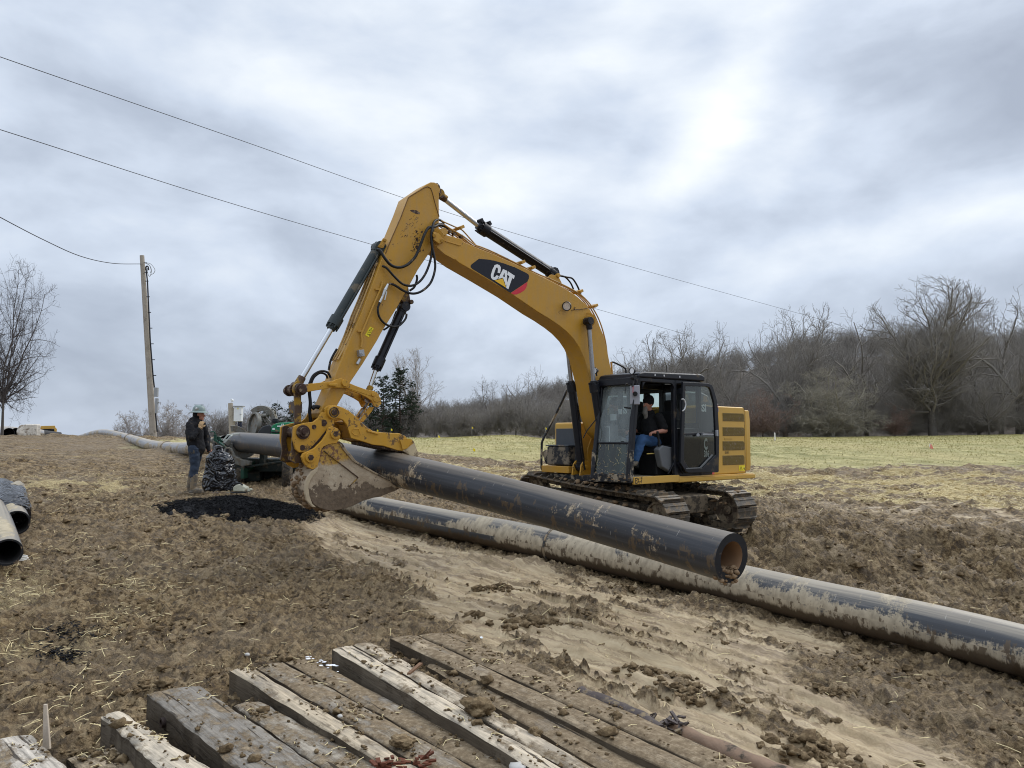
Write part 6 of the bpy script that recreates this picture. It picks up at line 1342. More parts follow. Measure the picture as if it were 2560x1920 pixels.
# behind the stick
tall = tree_obj('bare_tree', dict(seed=41,H=13,trunk_frac=.25,spread=.5,fork=4,r0=.20,dens=1.1,twig=.013,up=.35), M_twl, M_twl)
place(tall, 1035, 95, 12.2, 13, 'pale leafless tree beside the dark pines', rz=.2, sx=.85)
# left edge
lt = tree_obj('bare_tree', dict(seed=52,H=10,env=.55,trunk_frac=.22,spread=.75,fork=5,r0=.15,dens=1.3,twig=.008,up=.22,levels=4), M_barkd, mat_bark("dark twigs", (.06,.05,.05), (.11,.095,.09)))
place(lt, 8, 47, 11.6, 10, 'leafless tree cut by the left edge of the view', rz=2.4, sx=.52)
# small orchard-like trees left of centre, behind the crest
sm = tree_obj('bare_tree', dict(seed=61,H=5,env=.5,trunk_frac=.14,spread=.75,fork=5,r0=.10,dens=1.3,twig=.012,up=.2), M_barkd, M_twl)
grp = 'small bare trees behind the crest of the hill'
for i, (px, D, yt, lab) in enumerate(((345,92,1010,'small spreading bare tree left of the utility pole, behind the crest'),(425,90,990,'round bare tree just right of the utility pole'),(465,100,1010,'bare tree directly behind the worker in the hard hat'),(545,112,1005,'pale thin tree between the worker and the white meter cabinet'),(610,105,1010,'bare tree right behind the white meter cabinet'),(640,120,1020,'lower bare tree between the cabinet and the pines'),(500,125,1025,'hazy bare tree past the worker on his right'))):
    o = sm if i == 0 else dup(sm); place(o, px, D, (1093-yt)*D/1900+1.6, 5, lab, group=grp, rz=i*1.3, zoff=-1.0)
# pines
M_ndl = simple('pine needles', (.035,.055,.032), .8, 0, .5, 2.5); M_pb = simple('pine bark', (.06,.045,.035), .9, 0, .3, 6)
def pine(seed, H, W_, n=620):
    rr = random.Random(seed); e = bpy.data.objects.new('pine_tree', None); C.objects.link(e); TR, CR = [], []
    q = Vector((0,0,0))
    for i in range(8): q2 = q+Vector((rr.gauss(0,.05), rr.gauss(0,.05), H/8.2)); TR.append((tuple(q), tuple(q2), .18*(1-i/8.5), .18*(1-(i+1)/8.5))); q = q2
    V, Fc = [], []; r2_ = np.random.default_rng(seed); cent = []
    for i in range(30):
        z = H*(.18+.8*i/30); w = W_*(1-((z/H-.35)/.72)**2 if z/H > .35 else .75+.7*(z/H-.1))*rr.uniform(.55,1.15); nb = rr.randint(2,4)
        for k in range(nb):
            a = rr.uniform(0, 6.28); d = Vector((math.cos(a), math.sin(a), rr.uniform(-.05,.35))); p0 = Vector((0,0,z)); p1 = p0+d*w; TR.append((tuple(p0), tuple(p1), .05, .015))
            for j in range(int(4+w*4)): u = rr.uniform(.3,1.05); cent.append((p0+d*w*u+Vector((rr.gauss(0,.16),rr.gauss(0,.16),rr.gauss(.06,.13))), rr.uniform(.12,.24)))
    for c, s in cent:
        k = 20; dr = r2_.normal(size=(k,3)); dr[:,2] = np.abs(dr[:,2])*.8; dr /= np.linalg.norm(dr,axis=1)[:,None]; sd = np.cross(dr, r2_.normal(size=(k,3))); sd /= np.linalg.norm(sd,axis=1)[:,None]
        cc = np.array(c); V.append(np.stack([cc-sd*s*.11+r2_.normal(size=(k,3))*s*.2, cc+sd*s*.11, cc+dr*s], 1).reshape(-1,3))
    V = np.concatenate(V); np_mesh('crown', V, np.arange(len(V)).reshape(-1,3), M_ndl, e)
    v, f = seg_mesh(TR, 6); np_mesh('trunk', v, f, M_pb, e, smooth=True); return e
pn = [pine(1, 10, 2.3), pine(2, 10, 2.6), pine(3, 10, 1.8)]
for i, (px, D, yt, k, sx, lab) in enumerate(((1000,90,905,0,1.15,'tallest dark pine right behind the thumb cylinder'),(955,88,925,1,1.0,'dark pine between the stick and the tallest pine'),(925,92,962,2,1.0,'lower dark pine partly hidden by the yellow linkage'),(1030,92,965,1,.9,'short pine at the right of the pine group'),(730,86,985,0,1.0,'dark pine behind the vertical link of the bucket'),(690,88,990,1,1.0,'bushy dark pine above the green hood'),(662,92,1005,2,1.1,'leftmost small pine of the group over the green hood'),(790,90,985,1,1.1,'dark pine behind the bucket coupler'))):
    o = pn[k] if i in (0,1,2) else dup(pn[k]); place(o, px, D, hpx(yt, D), 10, lab, 'pine', 'dark pines beyond the field', rz=i, sx=sx)
# ------------------------------------------------------------------ wooded hill
def hill_z(x, y):
    u = np.clip((x+30)/100, 0, 1); top = 1.5+18*u**.9+3*np.clip((x-60)/80, 0, 1)
    return .6+top*sstep(90, 190, y)+1.0*fbm(x*.03, y*.03, 3, 200)
hx, hy = np.meshgrid(np.linspace(-70, 260, 90), np.linspace(88, 420, 70)); hz_ = np.where(hx < -62, -6, hill_z(hx, hy))-np.clip((hy-260)/160, 0, 1)*14-sstep(-38,-66,hx)*9
n_r, n_c = hx.shape; ii = np.arange(n_r*n_c).reshape(n_r, n_c)
def mat_floor():
    m, t, b = new_mat('woodland floor'); p = wcoord(t); n = noise_n(t, p, 1.2, 7, .7); setin(t, b, Base_Color=ramp(t, n, [(.3,(.07,.056,.044)),(.5,(.13,.105,.083)),(.7,(.21,.17,.135))]), Roughness=.95); return m
hill = np_mesh('hill', np.stack([hx, hy, hz_], -1).reshape(-1,3), np.stack([ii[:-1,:-1], ii[:-1,1:], ii[1:,1:], ii[1:,:-1]], -1).reshape(-1,4), mat_floor(), smooth=True); tag(hill, kind='structure')
# woodland as one mass
rw = np.random.default_rng(11); N_ = 1150
wx = rw.uniform(-38, 150, N_*4); wy = 91+rw.random(N_*4)**1.35*110; ok = (np.abs(wx-0) < 1e9) & (wx < wy*.78+4) & (wx > -wy*.36-4); wx, wy = wx[ok][:N_], wy[ok][:N_]
ex = np.linspace(-28, 68, 210); wx = np.concatenate([wx, ex+rw.normal(0,.4,210)]); wy = np.concatenate([wy, 90.0+rw.random(210)*3]); 
wz = np.maximum(ground_z(wx, wy, False), hill_z(wx, wy)); nW = len(wx); sc = rw.uniform(.62, 1.0, nW)*(.60+.30*np.clip((wx+10)/75, 0, 1)); sc[-210:] = rw.uniform(.25,.5,210)
me = bpy.data.meshes.new('woodland'); me.from_pydata(np.stack([wx, wy, wz-.3], -1).tolist(), [], [])
for an, av in (('rz', rw.uniform(0,6.28,nW)), ('scl', sc), ('kd', rw.integers(0,5,nW).astype(float))):
    a = me.attributes.new(an, 'FLOAT', 'POINT'); a.data.foreach_set('value', av.astype(np.float32))
wood = bpy.data.objects.new('woodland', me); C.objects.link(wood); tag(wood, kind='stuff')
g = bpy.data.node_groups.new('woodland', 'GeometryNodeTree'); g.interface.new_socket('Geometry', in_out='INPUT', socket_type='NodeSocketGeometry'); g.interface.new_socket('Geometry', in_out='OUTPUT', socket_type='NodeSocketGeometry')
gi, go = g.nodes.new('NodeGroupInput'), g.nodes.new('NodeGroupOutput'); jn = g.nodes.new('GeometryNodeJoinGeometry')
def na(n): k = g.nodes.new('GeometryNodeInputNamedAttribute'); k.data_type = 'FLOAT'; k.inputs[0].default_value = n; return k.outputs[0]
rz, scl, kd = na('rz'), na('scl'), na('kd'); cb = g.nodes.new('ShaderNodeCombineXYZ'); g.links.new(rz, cb.inputs[2])
srcs = [protos[0].children, protos[1].children, protos[2].children, protos[3].children, protos[4].children]
for k in range(5):
    crown = [c for c in srcs[k] if c.name.startswith('crown')][0]; oi = g.nodes.new('GeometryNodeObjectInfo'); oi.inputs[0].default_value = crown; oi.transform_space = 'ORIGINAL'; oi.inputs['As Instance'].default_value = True
    cp_ = g.nodes.new('FunctionNodeCompare'); cp_.data_type = 'FLOAT'; cp_.operation = 'EQUAL'; g.links.new(kd, cp_.inputs[0]); cp_.inputs[1].default_value = float(k)
    ip = g.nodes.new('GeometryNodeInstanceOnPoints'); g.links.new(gi.outputs[0], ip.inputs['Points']); g.links.new(cp_.outputs[0], ip.inputs['Selection']); g.links.new(oi.outputs['Geometry'], ip.inputs['Instance']); g.links.new(cb.outputs[0], ip.inputs['Rotation']); g.links.new(scl, ip.inputs['Scale']); g.links.new(ip.outputs[0], jn.inputs[0])
g.links.new(jn.outputs[0], go.inputs[0]); md = wood.modifiers.new('woodland', 'NODES'); md.node_group = g
wood.data.materials.append(M_tw)
# ================================================================== PEOPLE
def limb(m, a, b, ra, rb, n=14): m.cyl(a, b, ra, rb, n=n); m.sph(a, ra, n, 8); m.sph(b, rb, n, 8)
def chain(m, pts, rs):
    for i in range(len(pts)-1): limb(m, pts[i], pts[i+1], rs[i], rs[i+1])
def flesh(m, name, mat, parent, vox=.012, smooth_it=3, fold=0, seed=0):
    me = bpy.data.meshes.new(name); me.from_pydata(m.v, [], m.f); o = bpy.data.objects.new(name, me); C.objects.link(o)
    r = o.modifiers.new('r', 'REMESH'); r.mode = 'VOXEL'; r.voxel_size = vox; s = o.modifiers.new('s', 'SMOOTH'); s.iterations = smooth_it; s.factor = .5
    dg = bpy.context.evaluated_depsgraph_get(); m2 = bpy.data.meshes.new_from_object(o.evaluated_get(dg)); bpy.data.objects.remove(o)
    m2.materials.clear(); m2.materials.append(mat)
    if fold:
        for v in m2.vertices: q = v.co; v.co = q+v.normal*fold*(mnoise.noise(Vector((q.x*9+seed, q.y*9, q.z*13)))+.5*mnoise.noise(Vector((q.x*22, q.y*22+seed, q.z*30))))
    m2.shade_smooth(); o = bpy.data.objects.new(name, m2); C.objects.link(o); o.parent = parent; return o
M_skin = simple('skin', (.42,.20,.14), .5, 0, .12, 12); M_jean = simple('blue jeans', (.035,.085,.19), .85, 0, .4, 7, .2, 90); M_jeand = simple('dirty dark jeans', (.030,.042,.065), .85, 0, .5, 6, .3, 90, .3, (.12,.10,.075))
M_tee = simple('black cotton', (.008,.008,.009), .9, 0, .2, 20, .2, 80); M_hood = simple('black hoodie fleece', (.011,.011,.013), .9, 0, .3, 12, .3, 90, .15, (.07,.055,.04)); M_glove = simple('tan work glove', (.38,.25,.13), .8, 0, .25, 30, .2, 60)
M_boot = simple('muddy rubber boots', (.13,.115,.095), .7, 0, .4, 14, .3, 40, .5, (.24,.185,.12)); M_hat = simple('grey green helmet shell', (.19,.245,.23), .35, 0, .06, 8, 0, 40, .15); M_beard = simple('grey beard', (.20,.185,.165), .9, 0, .35, 60, .3, 90)
def head(m, c, fw, up=Vector((0,0,1)), s=1.0):
    fw = Vector(fw).normalized(); sd = fw.cross(up).normalized(); R3 = Matrix((fw, sd, up)).transposed()
    m.sph(c+up*.02*s, .098*s, 20, 14, sq=(1.0,.82,1.08), rot=R3); m.sph(c+fw*.035*s-up*.055*s, .066*s, 16, 10, sq=(.85,.78,.95), rot=R3)
    m.cyl(c+fw*.092*s+up*.012*s, c+fw*.122*s-up*.022*s, .010*s, .017*s, n=8); m.sph(c+fw*.118*s-up*.026*s, .017*s, 8, 6)
    m.sph(c+fw*.095*s-up*.062*s, .020*s, 10, 6, sq=(.6,1.3,.5), rot=R3); m.sph(c+fw*.072*s-up*.10*s, .030*s, 10, 6)
    for k in (1,-1): m.sph(c+sd*k*.084*s-up*.005*s-fw*.01*s, .026*s, 10, 6, sq=(.7,.35,1.2), rot=R3); m.sph(c+fw*.082*s+sd*k*.034*s+up*.030*s, .016*s, 8, 5, sq=(.5,1.4,.4), rot=R3)
def hand(m, w, d, curl, s=1.0, side=1):
    """w wrist, d pointing direction, curl = direction the fingers bend to"""
    d = Vector(d).normalized(); cu = (Vector(curl)-d*Vector(curl).dot(d)).normalized(); sd = d.cross(cu).normalized()
    pal = w+d*.05*s; m.sph(pal, .045*s, 12, 8, sq=(1.05,.95,.5), rot=Matrix((d, sd, cu)).transposed())
    for k, (o, L) in enumerate(((-.030,.066),(-.010,.076),(.010,.072),(.029,.058))):
        a = w+d*.085*s+sd*o*s; b = a+(d*.8+cu*.45).normalized()*L*.45*s; c = b+(d*.35+cu*.9).normalized()*L*.35*s; e = c+(cu-d*.25).normalized()*L*.3*s
        chain(m, [a, b, c, e], [.0105*s, .0098*s, .009*s, .0078*s])
    a = w+d*.03*s-sd*side*.035*s; b = a+(d*.6-sd*side*.7+cu*.4).normalized()*.035*s; c = b+(d*.8+cu*.6).normalized()*.03*s; chain(m, [a, b, c], [.014*s,.012*s,.010*s])
# ---- standing worker
wx0, wy0 = (487-1280)/F*16.3, 16.3; wb = P(487, 1231, 16.3)
wk = empty('person', (wb.x, 16.3, wb.z), 0, 'person in brimmed grey green helmet, black hoodie and muddy boots, gloved hand at the face', 'person')
V_ = Vector; m = MB(); hc = V_((.045,.0,1.655)); head(m, hc, (1,.25,-.05))
chain(m, [V_((.02,0,1.60)), V_((-.01,0,1.48)), V_((-.02,0,1.30)), V_((.0,0,1.02))], [.055,.065,.13,.13]); 
RS, LS = V_((-.06,-.19,1.43)), V_((.03,.20,1.43)); RE, LE = V_((.02,-.30,1.17)), V_((.12,.27,1.14)); RW, LW = V_((.135,-.17,1.37)), V_((.20,.15,.95))
chain(m, [RS, RE, RW], [.06,.045,.032]); chain(m, [LS, LE, LW], [.06,.045,.032]); hand(m, LW, (.5,-.2,-.8), (.4,-.6,-.1), 1.0, -1)
chain(m, [V_((0,-.10,.95)), V_((.03,-.11,.5)), V_((-.01,-.11,.1))], [.09,.06,.045]); chain(m, [V_((0,.10,.95)), V_((-.06,.11,.5)), V_((-.17,.12,.1))], [.09,.06,.045]); m.sph((0,0,.98), .15, 14, 10, sq=(.8,1,.8))
flesh(m, 'body', M_skin, wk, .011, 1)
m = MB(); chain(m, [V_((-.03,0,1.47)), V_((-.045,0,1.30)), V_((-.02,0,1.08)), V_((.02,0,.93))], [.15,.185,.175,.17]); m.sph((-.03,-.12,1.40), .11, 14, 10); m.sph((-.02,.12,1.40), .11, 14, 10)
chain(m, [RS, RE, RW+V_((-.02,-.01,-.035))], [.092,.078,.055]); chain(m, [LS, LE, LW+V_((-.01,0,.03))], [.092,.075,.055]); m.torus((-.03,0,1.53), (.25,0,1), .085, .045, 20, 10); m.sph((-.10,0,1.50), .09, 14, 8, sq=(.8,1.1,.8))
flesh(m, 'hoodie', M_hood, wk, .013, 2, .012, 3)
m = MB(); m.sph((.0,0,.95), .165, 16, 10, sq=(.95,1.08,.75)); chain(m, [V_((.0,-.09,.92)), V_((.03,-.10,.55)), V_((.01,-.11,.36))], [.125,.092,.082]); chain(m, [V_((-.01,.09,.92)), V_((-.06,.11,.55)), V_((-.12,.12,.34))], [.125,.092,.082])
flesh(m, 'jeans', M_jeand, wk, .013, 2, .014, 5)
for (a, k, t_, lab) in ((V_((.01,-.11,0)), V_((.02,-.11,.36)), 1, None), (V_((-.16,.12,0)), V_((-.12,.12,.34)), 0, None)):
    m = MB(); chain(m, [k, a+V_((0,0,.12))], [.085,.068]); m.sph(a+V_((.01,0,.065)), .07, 14, 8, sq=(1.1,.8,.95)); chain(m, [a+V_((.04,0,.055)), a+V_((.17,-.01,.045))], [.060,.050]); m.box(a+V_((.07,0,.012)), (.30,.10,.028)); flesh(m, 'boot', M_boot, wk, .011, 2, .006, t_)
m = MB(); m.cyl(RW+V_((-.02,0,-.04)), RW+V_((.02,.01,.02)), .042, .048, n=14); hand(m, RW, (.22,.25,.9), (-.1,.9,.2), 1.25, 1); flesh(m, 'glove', M_glove, wk, .009, 1)
m = MB(); chain(m, [LW, LW+V_((.03,-.03,-.07))], [.048,.042]); flesh(m, 'glove', M_tee, wk, .011, 1)
m = MB(); m.sph(hc+V_((-.035,0,-.0)), .098, 16, 10, sq=(1,.98,1.1)); flesh(m, 'head_liner', M_tee, wk, .012, 1)
m = MB(); prof = [(0,.155),(.05,.150),(.09,.130),(.118,.090),(.128,.045),(.132,.02),(.150,.010),(.195,-.008),(.198,-.014),(.150,.000),(.120,.005)]
n = 36; hv = []; 
for r_, z in prof:
    for k in range(n):
        a = 2*math.pi*k/n; rad = max(r_, .001); ridge = 1+.02*(abs(math.sin(a*3)) > .9); x = rad*math.cos(a)*1.04; y = rad*math.sin(a)*.95; ca = .10; hv.append(hc+V_((x-.005, y, z+.055-.02*x*1.0)))
m.add(hv, [(j*n+k, j*n+(k+1)%n, (j+1)*n+(k+1)%n, (j+1)*n+k) for j in range(len(prof)-1) for k in range(n)]); m.box(hc+V_((-.01,0,.208)), (.20,.022,.012)); ht = m.build('hard_hat', M_hat, wk, smooth=50)
m = MB(); m.cyl(hc+V_((-.015,-.119,.135)), hc+V_((-.015,-.127,.133)), .022, n=16); m.build('sticker', M_white, ht)
# ---- operator in the cab (world axes from machine axes)
op = empty('person', XC, XA, 'person in black beanie and black tee with a long grey beard, seated at the controls', 'person')
hO = q('P', 1620, 1011, .80); hO.y = .80
m = MB(); fwd = Vector((.98,.02,-.10)); head(m, hO, fwd)
nk = hO+V_((-.04,0,-.13)); ch = hO+V_((-.08,0,-.36)); hp = hO+V_((-.14,0,-.72)); chain(m, [hO+V_((-.02,0,-.06)), nk, ch, hp], [.055,.062,.14,.15])
S1, S2 = hO+V_((-.08,.19,-.25)), hO+V_((-.08,-.19,-.25)); E1 = hO+V_((-.13,.30,-.50)); W1 = hO+V_((.17,.30,-.53)); E2 = hO+V_((.0,-.29,-.50)); W2 = hO+V_((.24,-.24,-.50))
chain(m, [S1, E1, W1], [.062,.048,.032]); chain(m, [S2, E2, W2], [.062,.048,.032]); hand(m, W1, (1,-.05,-.1), (.3,0,-1), 1.0, 1); hand(m, W2, (1,.05,-.1), (.3,0,-1), 1.0, -1)
K1, K2 = hO+V_((.34,.13,-.66)), hO+V_((.36,-.14,-.66)); A1, A2 = hO+V_((.52,.14,-1.08)), hO+V_((.55,-.14,-1.08))
chain(m, [hp+V_((.02,.09,0)), K1, A1], [.09,.062,.045]); chain(m, [hp+V_((.02,-.09,0)), K2, A2], [.09,.062,.045]); flesh(m, 'body', M_skin, op, .011, 1)
m = MB(); chain(m, [nk+V_((-.01,0,-.05)), ch, ch+V_((0,0,-.15)), hp+V_((.0,0,.05))], [.10,.185,.20,.19]); chain(m, [S1, S1.lerp(E1,.75)], [.095,.085]); chain(m, [S2, S2.lerp(E2,.75)], [.095,.085]); flesh(m, 'tee_shirt', M_tee, op, .013, 2, .009, 2)
m = MB(); m.sph(hp+V_((.03,0,-.0)), .175, 16, 10, sq=(1,1.05,.75)); chain(m, [hp+V_((.05,.10,0)), K1, A1+V_((-.01,0,.05))], [.115,.092,.068]); chain(m, [hp+V_((.05,-.10,0)), K2, A2+V_((-.01,0,.05))], [.115,.092,.068]); flesh(m, 'jeans', M_jean, op, .013, 2, .012, 4)
for a in (A1, A2): m = MB(); m.sph(a+V_((0,0,-.0)), .055, 12, 8); chain(m, [a+V_((.02,0,-.02)), a+V_((.17,0,-.05))], [.05,.042]); flesh(m, 'boot', M_boot, op, .011, 1)
m = MB(); chain(m, [hO+V_((.075,0,-.075)), hO+V_((.085,0,-.16)), hO+V_((.05,0,-.26)), hO+V_((.02,0,-.33))], [.045,.05,.035,.012]); flesh(m, 'beard', M_beard, op, .010, 1, .008, 6)
m = MB(); m.sph(hO+V_((-.015,0,.055)), .118, 20, 12, sq=(1.0,.86,.95)); m.sph(hO+V_((-.035,0,.09)), .105, 16, 10, sq=(1,.86,.9)); flesh(m, 'beanie', M_tee, op, .011, 1, .004)
# ================================================================== FUSION MACHINE
M_grn = simple('green machine enamel', (.012,.19,.085), .35, 0, .12, 6, 0, 40, .2); M_grnd = simple('dirty dark green frame', (.012,.05,.032), .5, 0, .4, 6, .3, 30, .35, (.07,.055,.04)); M_alu = simple('dirty cast aluminium', (.17,.165,.145), .55, .35, .3, 10, .3, 30, .4, (.16,.135,.10))
M_tyre = simple('muddy tyre', (.05,.043,.035), .9, 0, .5, 14, .6, 30, .5, (.12,.095,.065))
FD = 19.6; fm = empty('pipe_fusion_machine', P(672, 1195, FD), 0, 'green pipe welding machine with open ring jaws clamping the far end of the lifted pipe', 'welding machine')
fi = lambda x, y, D=FD: P(400+x/4.365, 940+y/4.365, D)-fm.location
def fpart(m, name, mat, bevel=.01, par=None, **kw): return m.build(name, mat, par or fm, bevel=bevel, **kw)
m = MB(); D0 = Vector((0,1,0)); m.prism([fi(1065,632,19.4), fi(1070,600,19.4), (fi(1120,548,19.4)), fi(1200,528,19.4), fi(1215,560,19.4), fi(1215,640,19.4)], (0,1.3,0)); fpart(m, 'engine_cover', simple('black plastic cowl', (.03,.032,.034), .4, 0, .2, 8), .03)
m = MB(); m.prism([fi(1210,640,19.3), fi(1212,560,19.3), fi(1235,528,19.3), fi(1290,510,19.3), fi(1520,500,19.3), fi(1560,640,19.3)], (0,1.4,0)); gh = fpart(m, 'hood', M_grn, .03)
m = MB(); a = fi(1215,612,19.28); m.box(a+Vector((.55,-.0,0)), (1.1,.03,.03)); fpart(m, 'hood_trim', M_blk, .004, gh)
m = MB()
for x, y, w, h in ((1300,548,.10,.03),(1240,578,.06,.04),(1330,540,.02,.09),(1345,540,.02,.09),(1390,560,.12,.03)): p_ = fi(x,y,19.29); m.box(p_, (w,.012,h))
fpart(m, 'hood_decal', M_white, 0, gh)
m = MB(); m.cyl(fi(1258,515,19.8), fi(1258,480,19.8), .10, n=18); m.cyl(fi(1258,480,19.8), fi(1258,466,19.8), .075, n=18); fpart(m, 'air_filter_cap', M_blk, .01)
# jaws: thick rings round the pipe axis
ax = (UP[0]-UP[1]).normalized(); pc = UP[0]-ax*.25-fm.location
def arc_ring(m, c, axis, r, ri, a0, a1, th, n=28):
    x, y, d = basis(axis); pts = []
    for k in range(n+1):
        a = a0+(a1-a0)*k/n; q_ = x*math.cos(a)+y*math.sin(a); pts.append((c+q_*r-d*th/2, c+q_*r+d*th/2, c+q_*ri+d*th/2, c+q_*ri-d*th/2))
    b = len(m.v); m.v += [tuple(p) for r_ in pts for p in r_]
    for k in range(n):
        for j in range(4): m.f.append((b+k*4+j, b+k*4+(j+1)%4, b+(k+1)*4+(j+1)%4, b+(k+1)*4+j)); m.m.append(0)
    m.f += [(b,b+1,b+2,b+3), (b+n*4+3,b+n*4+2,b+n*4+1,b+n*4)]; m.m += [0,0]
for k, (off, nm) in enumerate(((-.45,'jaw'),(.05,'jaw'),(.85,'jaw'),(1.25,'jaw'))):
    m = MB(); c = pc+ax*off+Vector((0,0,-.012*0)); arc_ring(m, c, ax, .42, .262, math.pi*1.02, math.pi*1.98, .11)
    xb, yb, _ = basis(ax); 
    for s in (1,-1): p_ = c+xb*s*.40; m.cyl(p_-ax*.09, p_+ax*.09, .085, n=20)
    fpart(m, nm, M_alu, .012)
m = MB(); arc_ring(m, pc+ax*.75, ax, .43, .265, -.1, math.pi*.55, .13); xb, yb, _ = basis(ax); fpart(m, 'jaw_cap', M_alu, .012)
# open upper clamshell beside the hood
m = MB(); oc = fi(1030,540,20.2); ax2 = Vector((-.75,-.62,.12)).normalized(); m.ring(oc-ax2*.05, oc+ax2*.06, .36, .30, 40); m.cyl(oc-ax2*.02, oc+ax2*.0, .305, n=40); o = fpart(m, 'open_jaw', M_alu, .01)
m = MB(); arc_ring(m, fi(1110,520,20.3), Vector((.3,1,0)), .48, .34, .2, 2.3, .12); m.bar(fi(1120,430,20.2), fi(1215,520,20.2), .10, .06); m.bar(fi(1060,450,20.2), fi(1180,410,20.2), .08, .08); m.tube([fi(1160,385,20.2), fi(1235,360,20.2), fi(1262,380,20.2), fi(1262,412,20.2)], .022, 8); m.tube([fi(1160,385,20.2), fi(1165,420,20.2), fi(1190,425,20.2)], .022, 8); m.cyl(fi(1100,440,20.1), fi(1160,430,20.1), .05, n=12); fpart(m, 'clamp_arm', M_alu, .01)
# light flat guard and lever gear at left
m = MB(); m.bar(fi(670,725,19.0), fi(745,640,19.1), .03, .03); m.bar(fi(740,642,19.1), fi(860,630,19.6), .03, .03); m.bar(fi(700,730,19.0), fi(770,660,19.1), .03, .03); m.bar(fi(770,660,19.1), fi(790,645,19.2), .03, .03); fpart(m, 'guard', simple('pale guard bar', (.42,.44,.40), .5, .2, .1, 9), .004)
m = MB(); m.tube(catmull([fi(545,612,18.8), fi(585,608,18.8), fi(600,625,18.8), fi(602,690,18.8)], 5), .018, 8); m.cyl(fi(602,640,18.8), fi(602,690,18.8), .04, n=12); m.bar(fi(590,690,18.8), fi(700,760,18.8), .08, .05); m.bar(fi(600,700,18.8), fi(720,780,18.7), .04, .04); m.cyl(fi(640,660,18.9), fi(640,700,18.9), .05, n=12); m.cyl(fi(680,700,18.9), fi(640,740,18.9), .04, n=12); fpart(m, 'control_levers', M_grnd, .006)
m = MB(); rr = random.Random(6)
for k in range(9):
    a = fi(rr.uniform(580,700), rr.uniform(690,760), 18.8+rr.uniform(-.1,.2)); b = fi(rr.uniform(560,760), rr.uniform(760,860), 18.7); m.tube(catmull([a, a.lerp(b,.5)+Vector((rr.uniform(-.15,.1),rr.uniform(-.1,.1),rr.uniform(-.15,.1))), b], 6), .014, 8)
fpart(m, 'hose', M_hose, 0)
m = MB(); m.prism([fi(715,800,18.7), fi(760,790,18.7), fi(800,870,18.7), fi(880,910,18.7), fi(985,930,18.7), fi(975,975,18.7), fi(890,985,18.7), fi(780,950,18.7), fi(735,900,18.7)], (0,.18,0)); m.cyl(fi(738,812,18.6), fi(738,812,18.95), .085, n=24); fpart(m, 'lower_arm', M_alu, .015)
m = MB(); m.cyl(fi(738,812,18.58), fi(738,812,18.61), .04, n=16); fpart(m, 'arm_bolt', M_blk, 0)
m = MB(); m.prism([fi(900,985,18.9), fi(980,930,18.9), fi(985,1005,18.9), fi(930,1065,18.9)], (0,.5,0)); m.box(fi(920,1050,18.8), (.08,.3,.3)); fpart(m, 'green_bracket', M_grnd, .01)
m = MB(); m.box(fi(1180,965,20.0), (1.9,1.5,.32)); m.box(fi(1260,1010,20.3), (1.3,1.2,.5)); m.bar(fi(880,1000,18.8), fi(1400,930,18.9), .10, .06); m.box(fi(1130,900,19.2), (.12,.3,.35)); m.box(fi(1000,1080,19.4), (.5,.3,.30)); fpart(m, 'chassis', simple('dark oily chassis', (.014,.02,.017), .6, 0, .4, 9, .4, 30, .3, (.06,.05,.035)), .02)
def tyre(c, r, w, axv=(1,.25,0)):
    m = MB(); axv = Vector(axv).normalized(); m.torus(c, axv, r-.11, .12, 36, 12); m.cyl(c-axv*w*.3, c+axv*w*.3, r*.55, n=24); xb, yb, _ = basis(axv)
    for k in range(26):
        a = 2*math.pi*k/26; p_ = c+(xb*math.cos(a)+yb*math.sin(a))*(r-.01); d = (axv*(1 if k % 2 else -1)*.8+xb*-math.sin(a)*.5+yb*math.cos(a)*.5).normalized(); m.bar(p_-d*.07, p_+d*.07, .05, .05, (p_-c))
    return m
fpart(tyre(fi(1390,1070,18.9), .42, .3), 'wheel', M_tyre, 0); fpart(tyre(fi(1050,1080,20.4), .42, .3), 'wheel', M_tyre, 0); fpart(tyre(fi(870,1110,19.2), .24, .2), 'wheel', M_tyre, 0)
# ---- rubbish bag
m = MB(); D = 16.9; bi_ = lambda x, y, D=17.0: P(400+x/4.365, 940+y/4.365, D)
base = bi_(650,1265,16.9); rings = [(.0,.31,.27),(.06,.36,.32),(.22,.36,.32),(.44,.33,.29),(.64,.30,.26),(.78,.25,.22),(.90,.16,.14),(.98,.09,.08),(1.03,.13,.11)]
n = 44; hv = []; 
for j, (z, a, b) in enumerate(rings):
    for k in range(n): t = 2*math.pi*k/n; hv.append(base+Vector((a*1.02*math.cos(t)*(1+.06*math.sin(3*t+z*4))+.10*z*-.3, b*math.sin(t)*(1+.06*math.cos(4*t-z*3)), z*.98)))
m.add(hv, [(j*n+k, j*n+(k+1)%n, (j+1)*n+(k+1)%n, (j+1)*n+k) for j in range(len(rings)-1) for k in range(n)]+[tuple(range(n)), tuple(range((len(rings)-1)*n, len(rings)*n))])
bag = m.build('rubbish_bag', M_bag, None, smooth=180, sub=3); tag(bag, 'full black plastic rubbish bag standing between the worker and the welding machine', 'bag')
tx = bpy.data.textures.new('crease', 'STUCCI'); tx.noise_scale = .11; tx.turbulence = 8
dm = bag.modifiers.new('d', 'DISPLACE'); dm.texture = tx; dm.strength = .0; dm.mid_level = .5; dm.texture_coords = 'LOCAL'
tx2 = bpy.data.textures.new('crease2', 'CLOUDS'); tx2.noise_scale = .32; dm = bag.modifiers.new('d2', 'DISPLACE'); dm.texture = tx2; dm.strength = .16; dm.texture_coords = 'LOCAL'
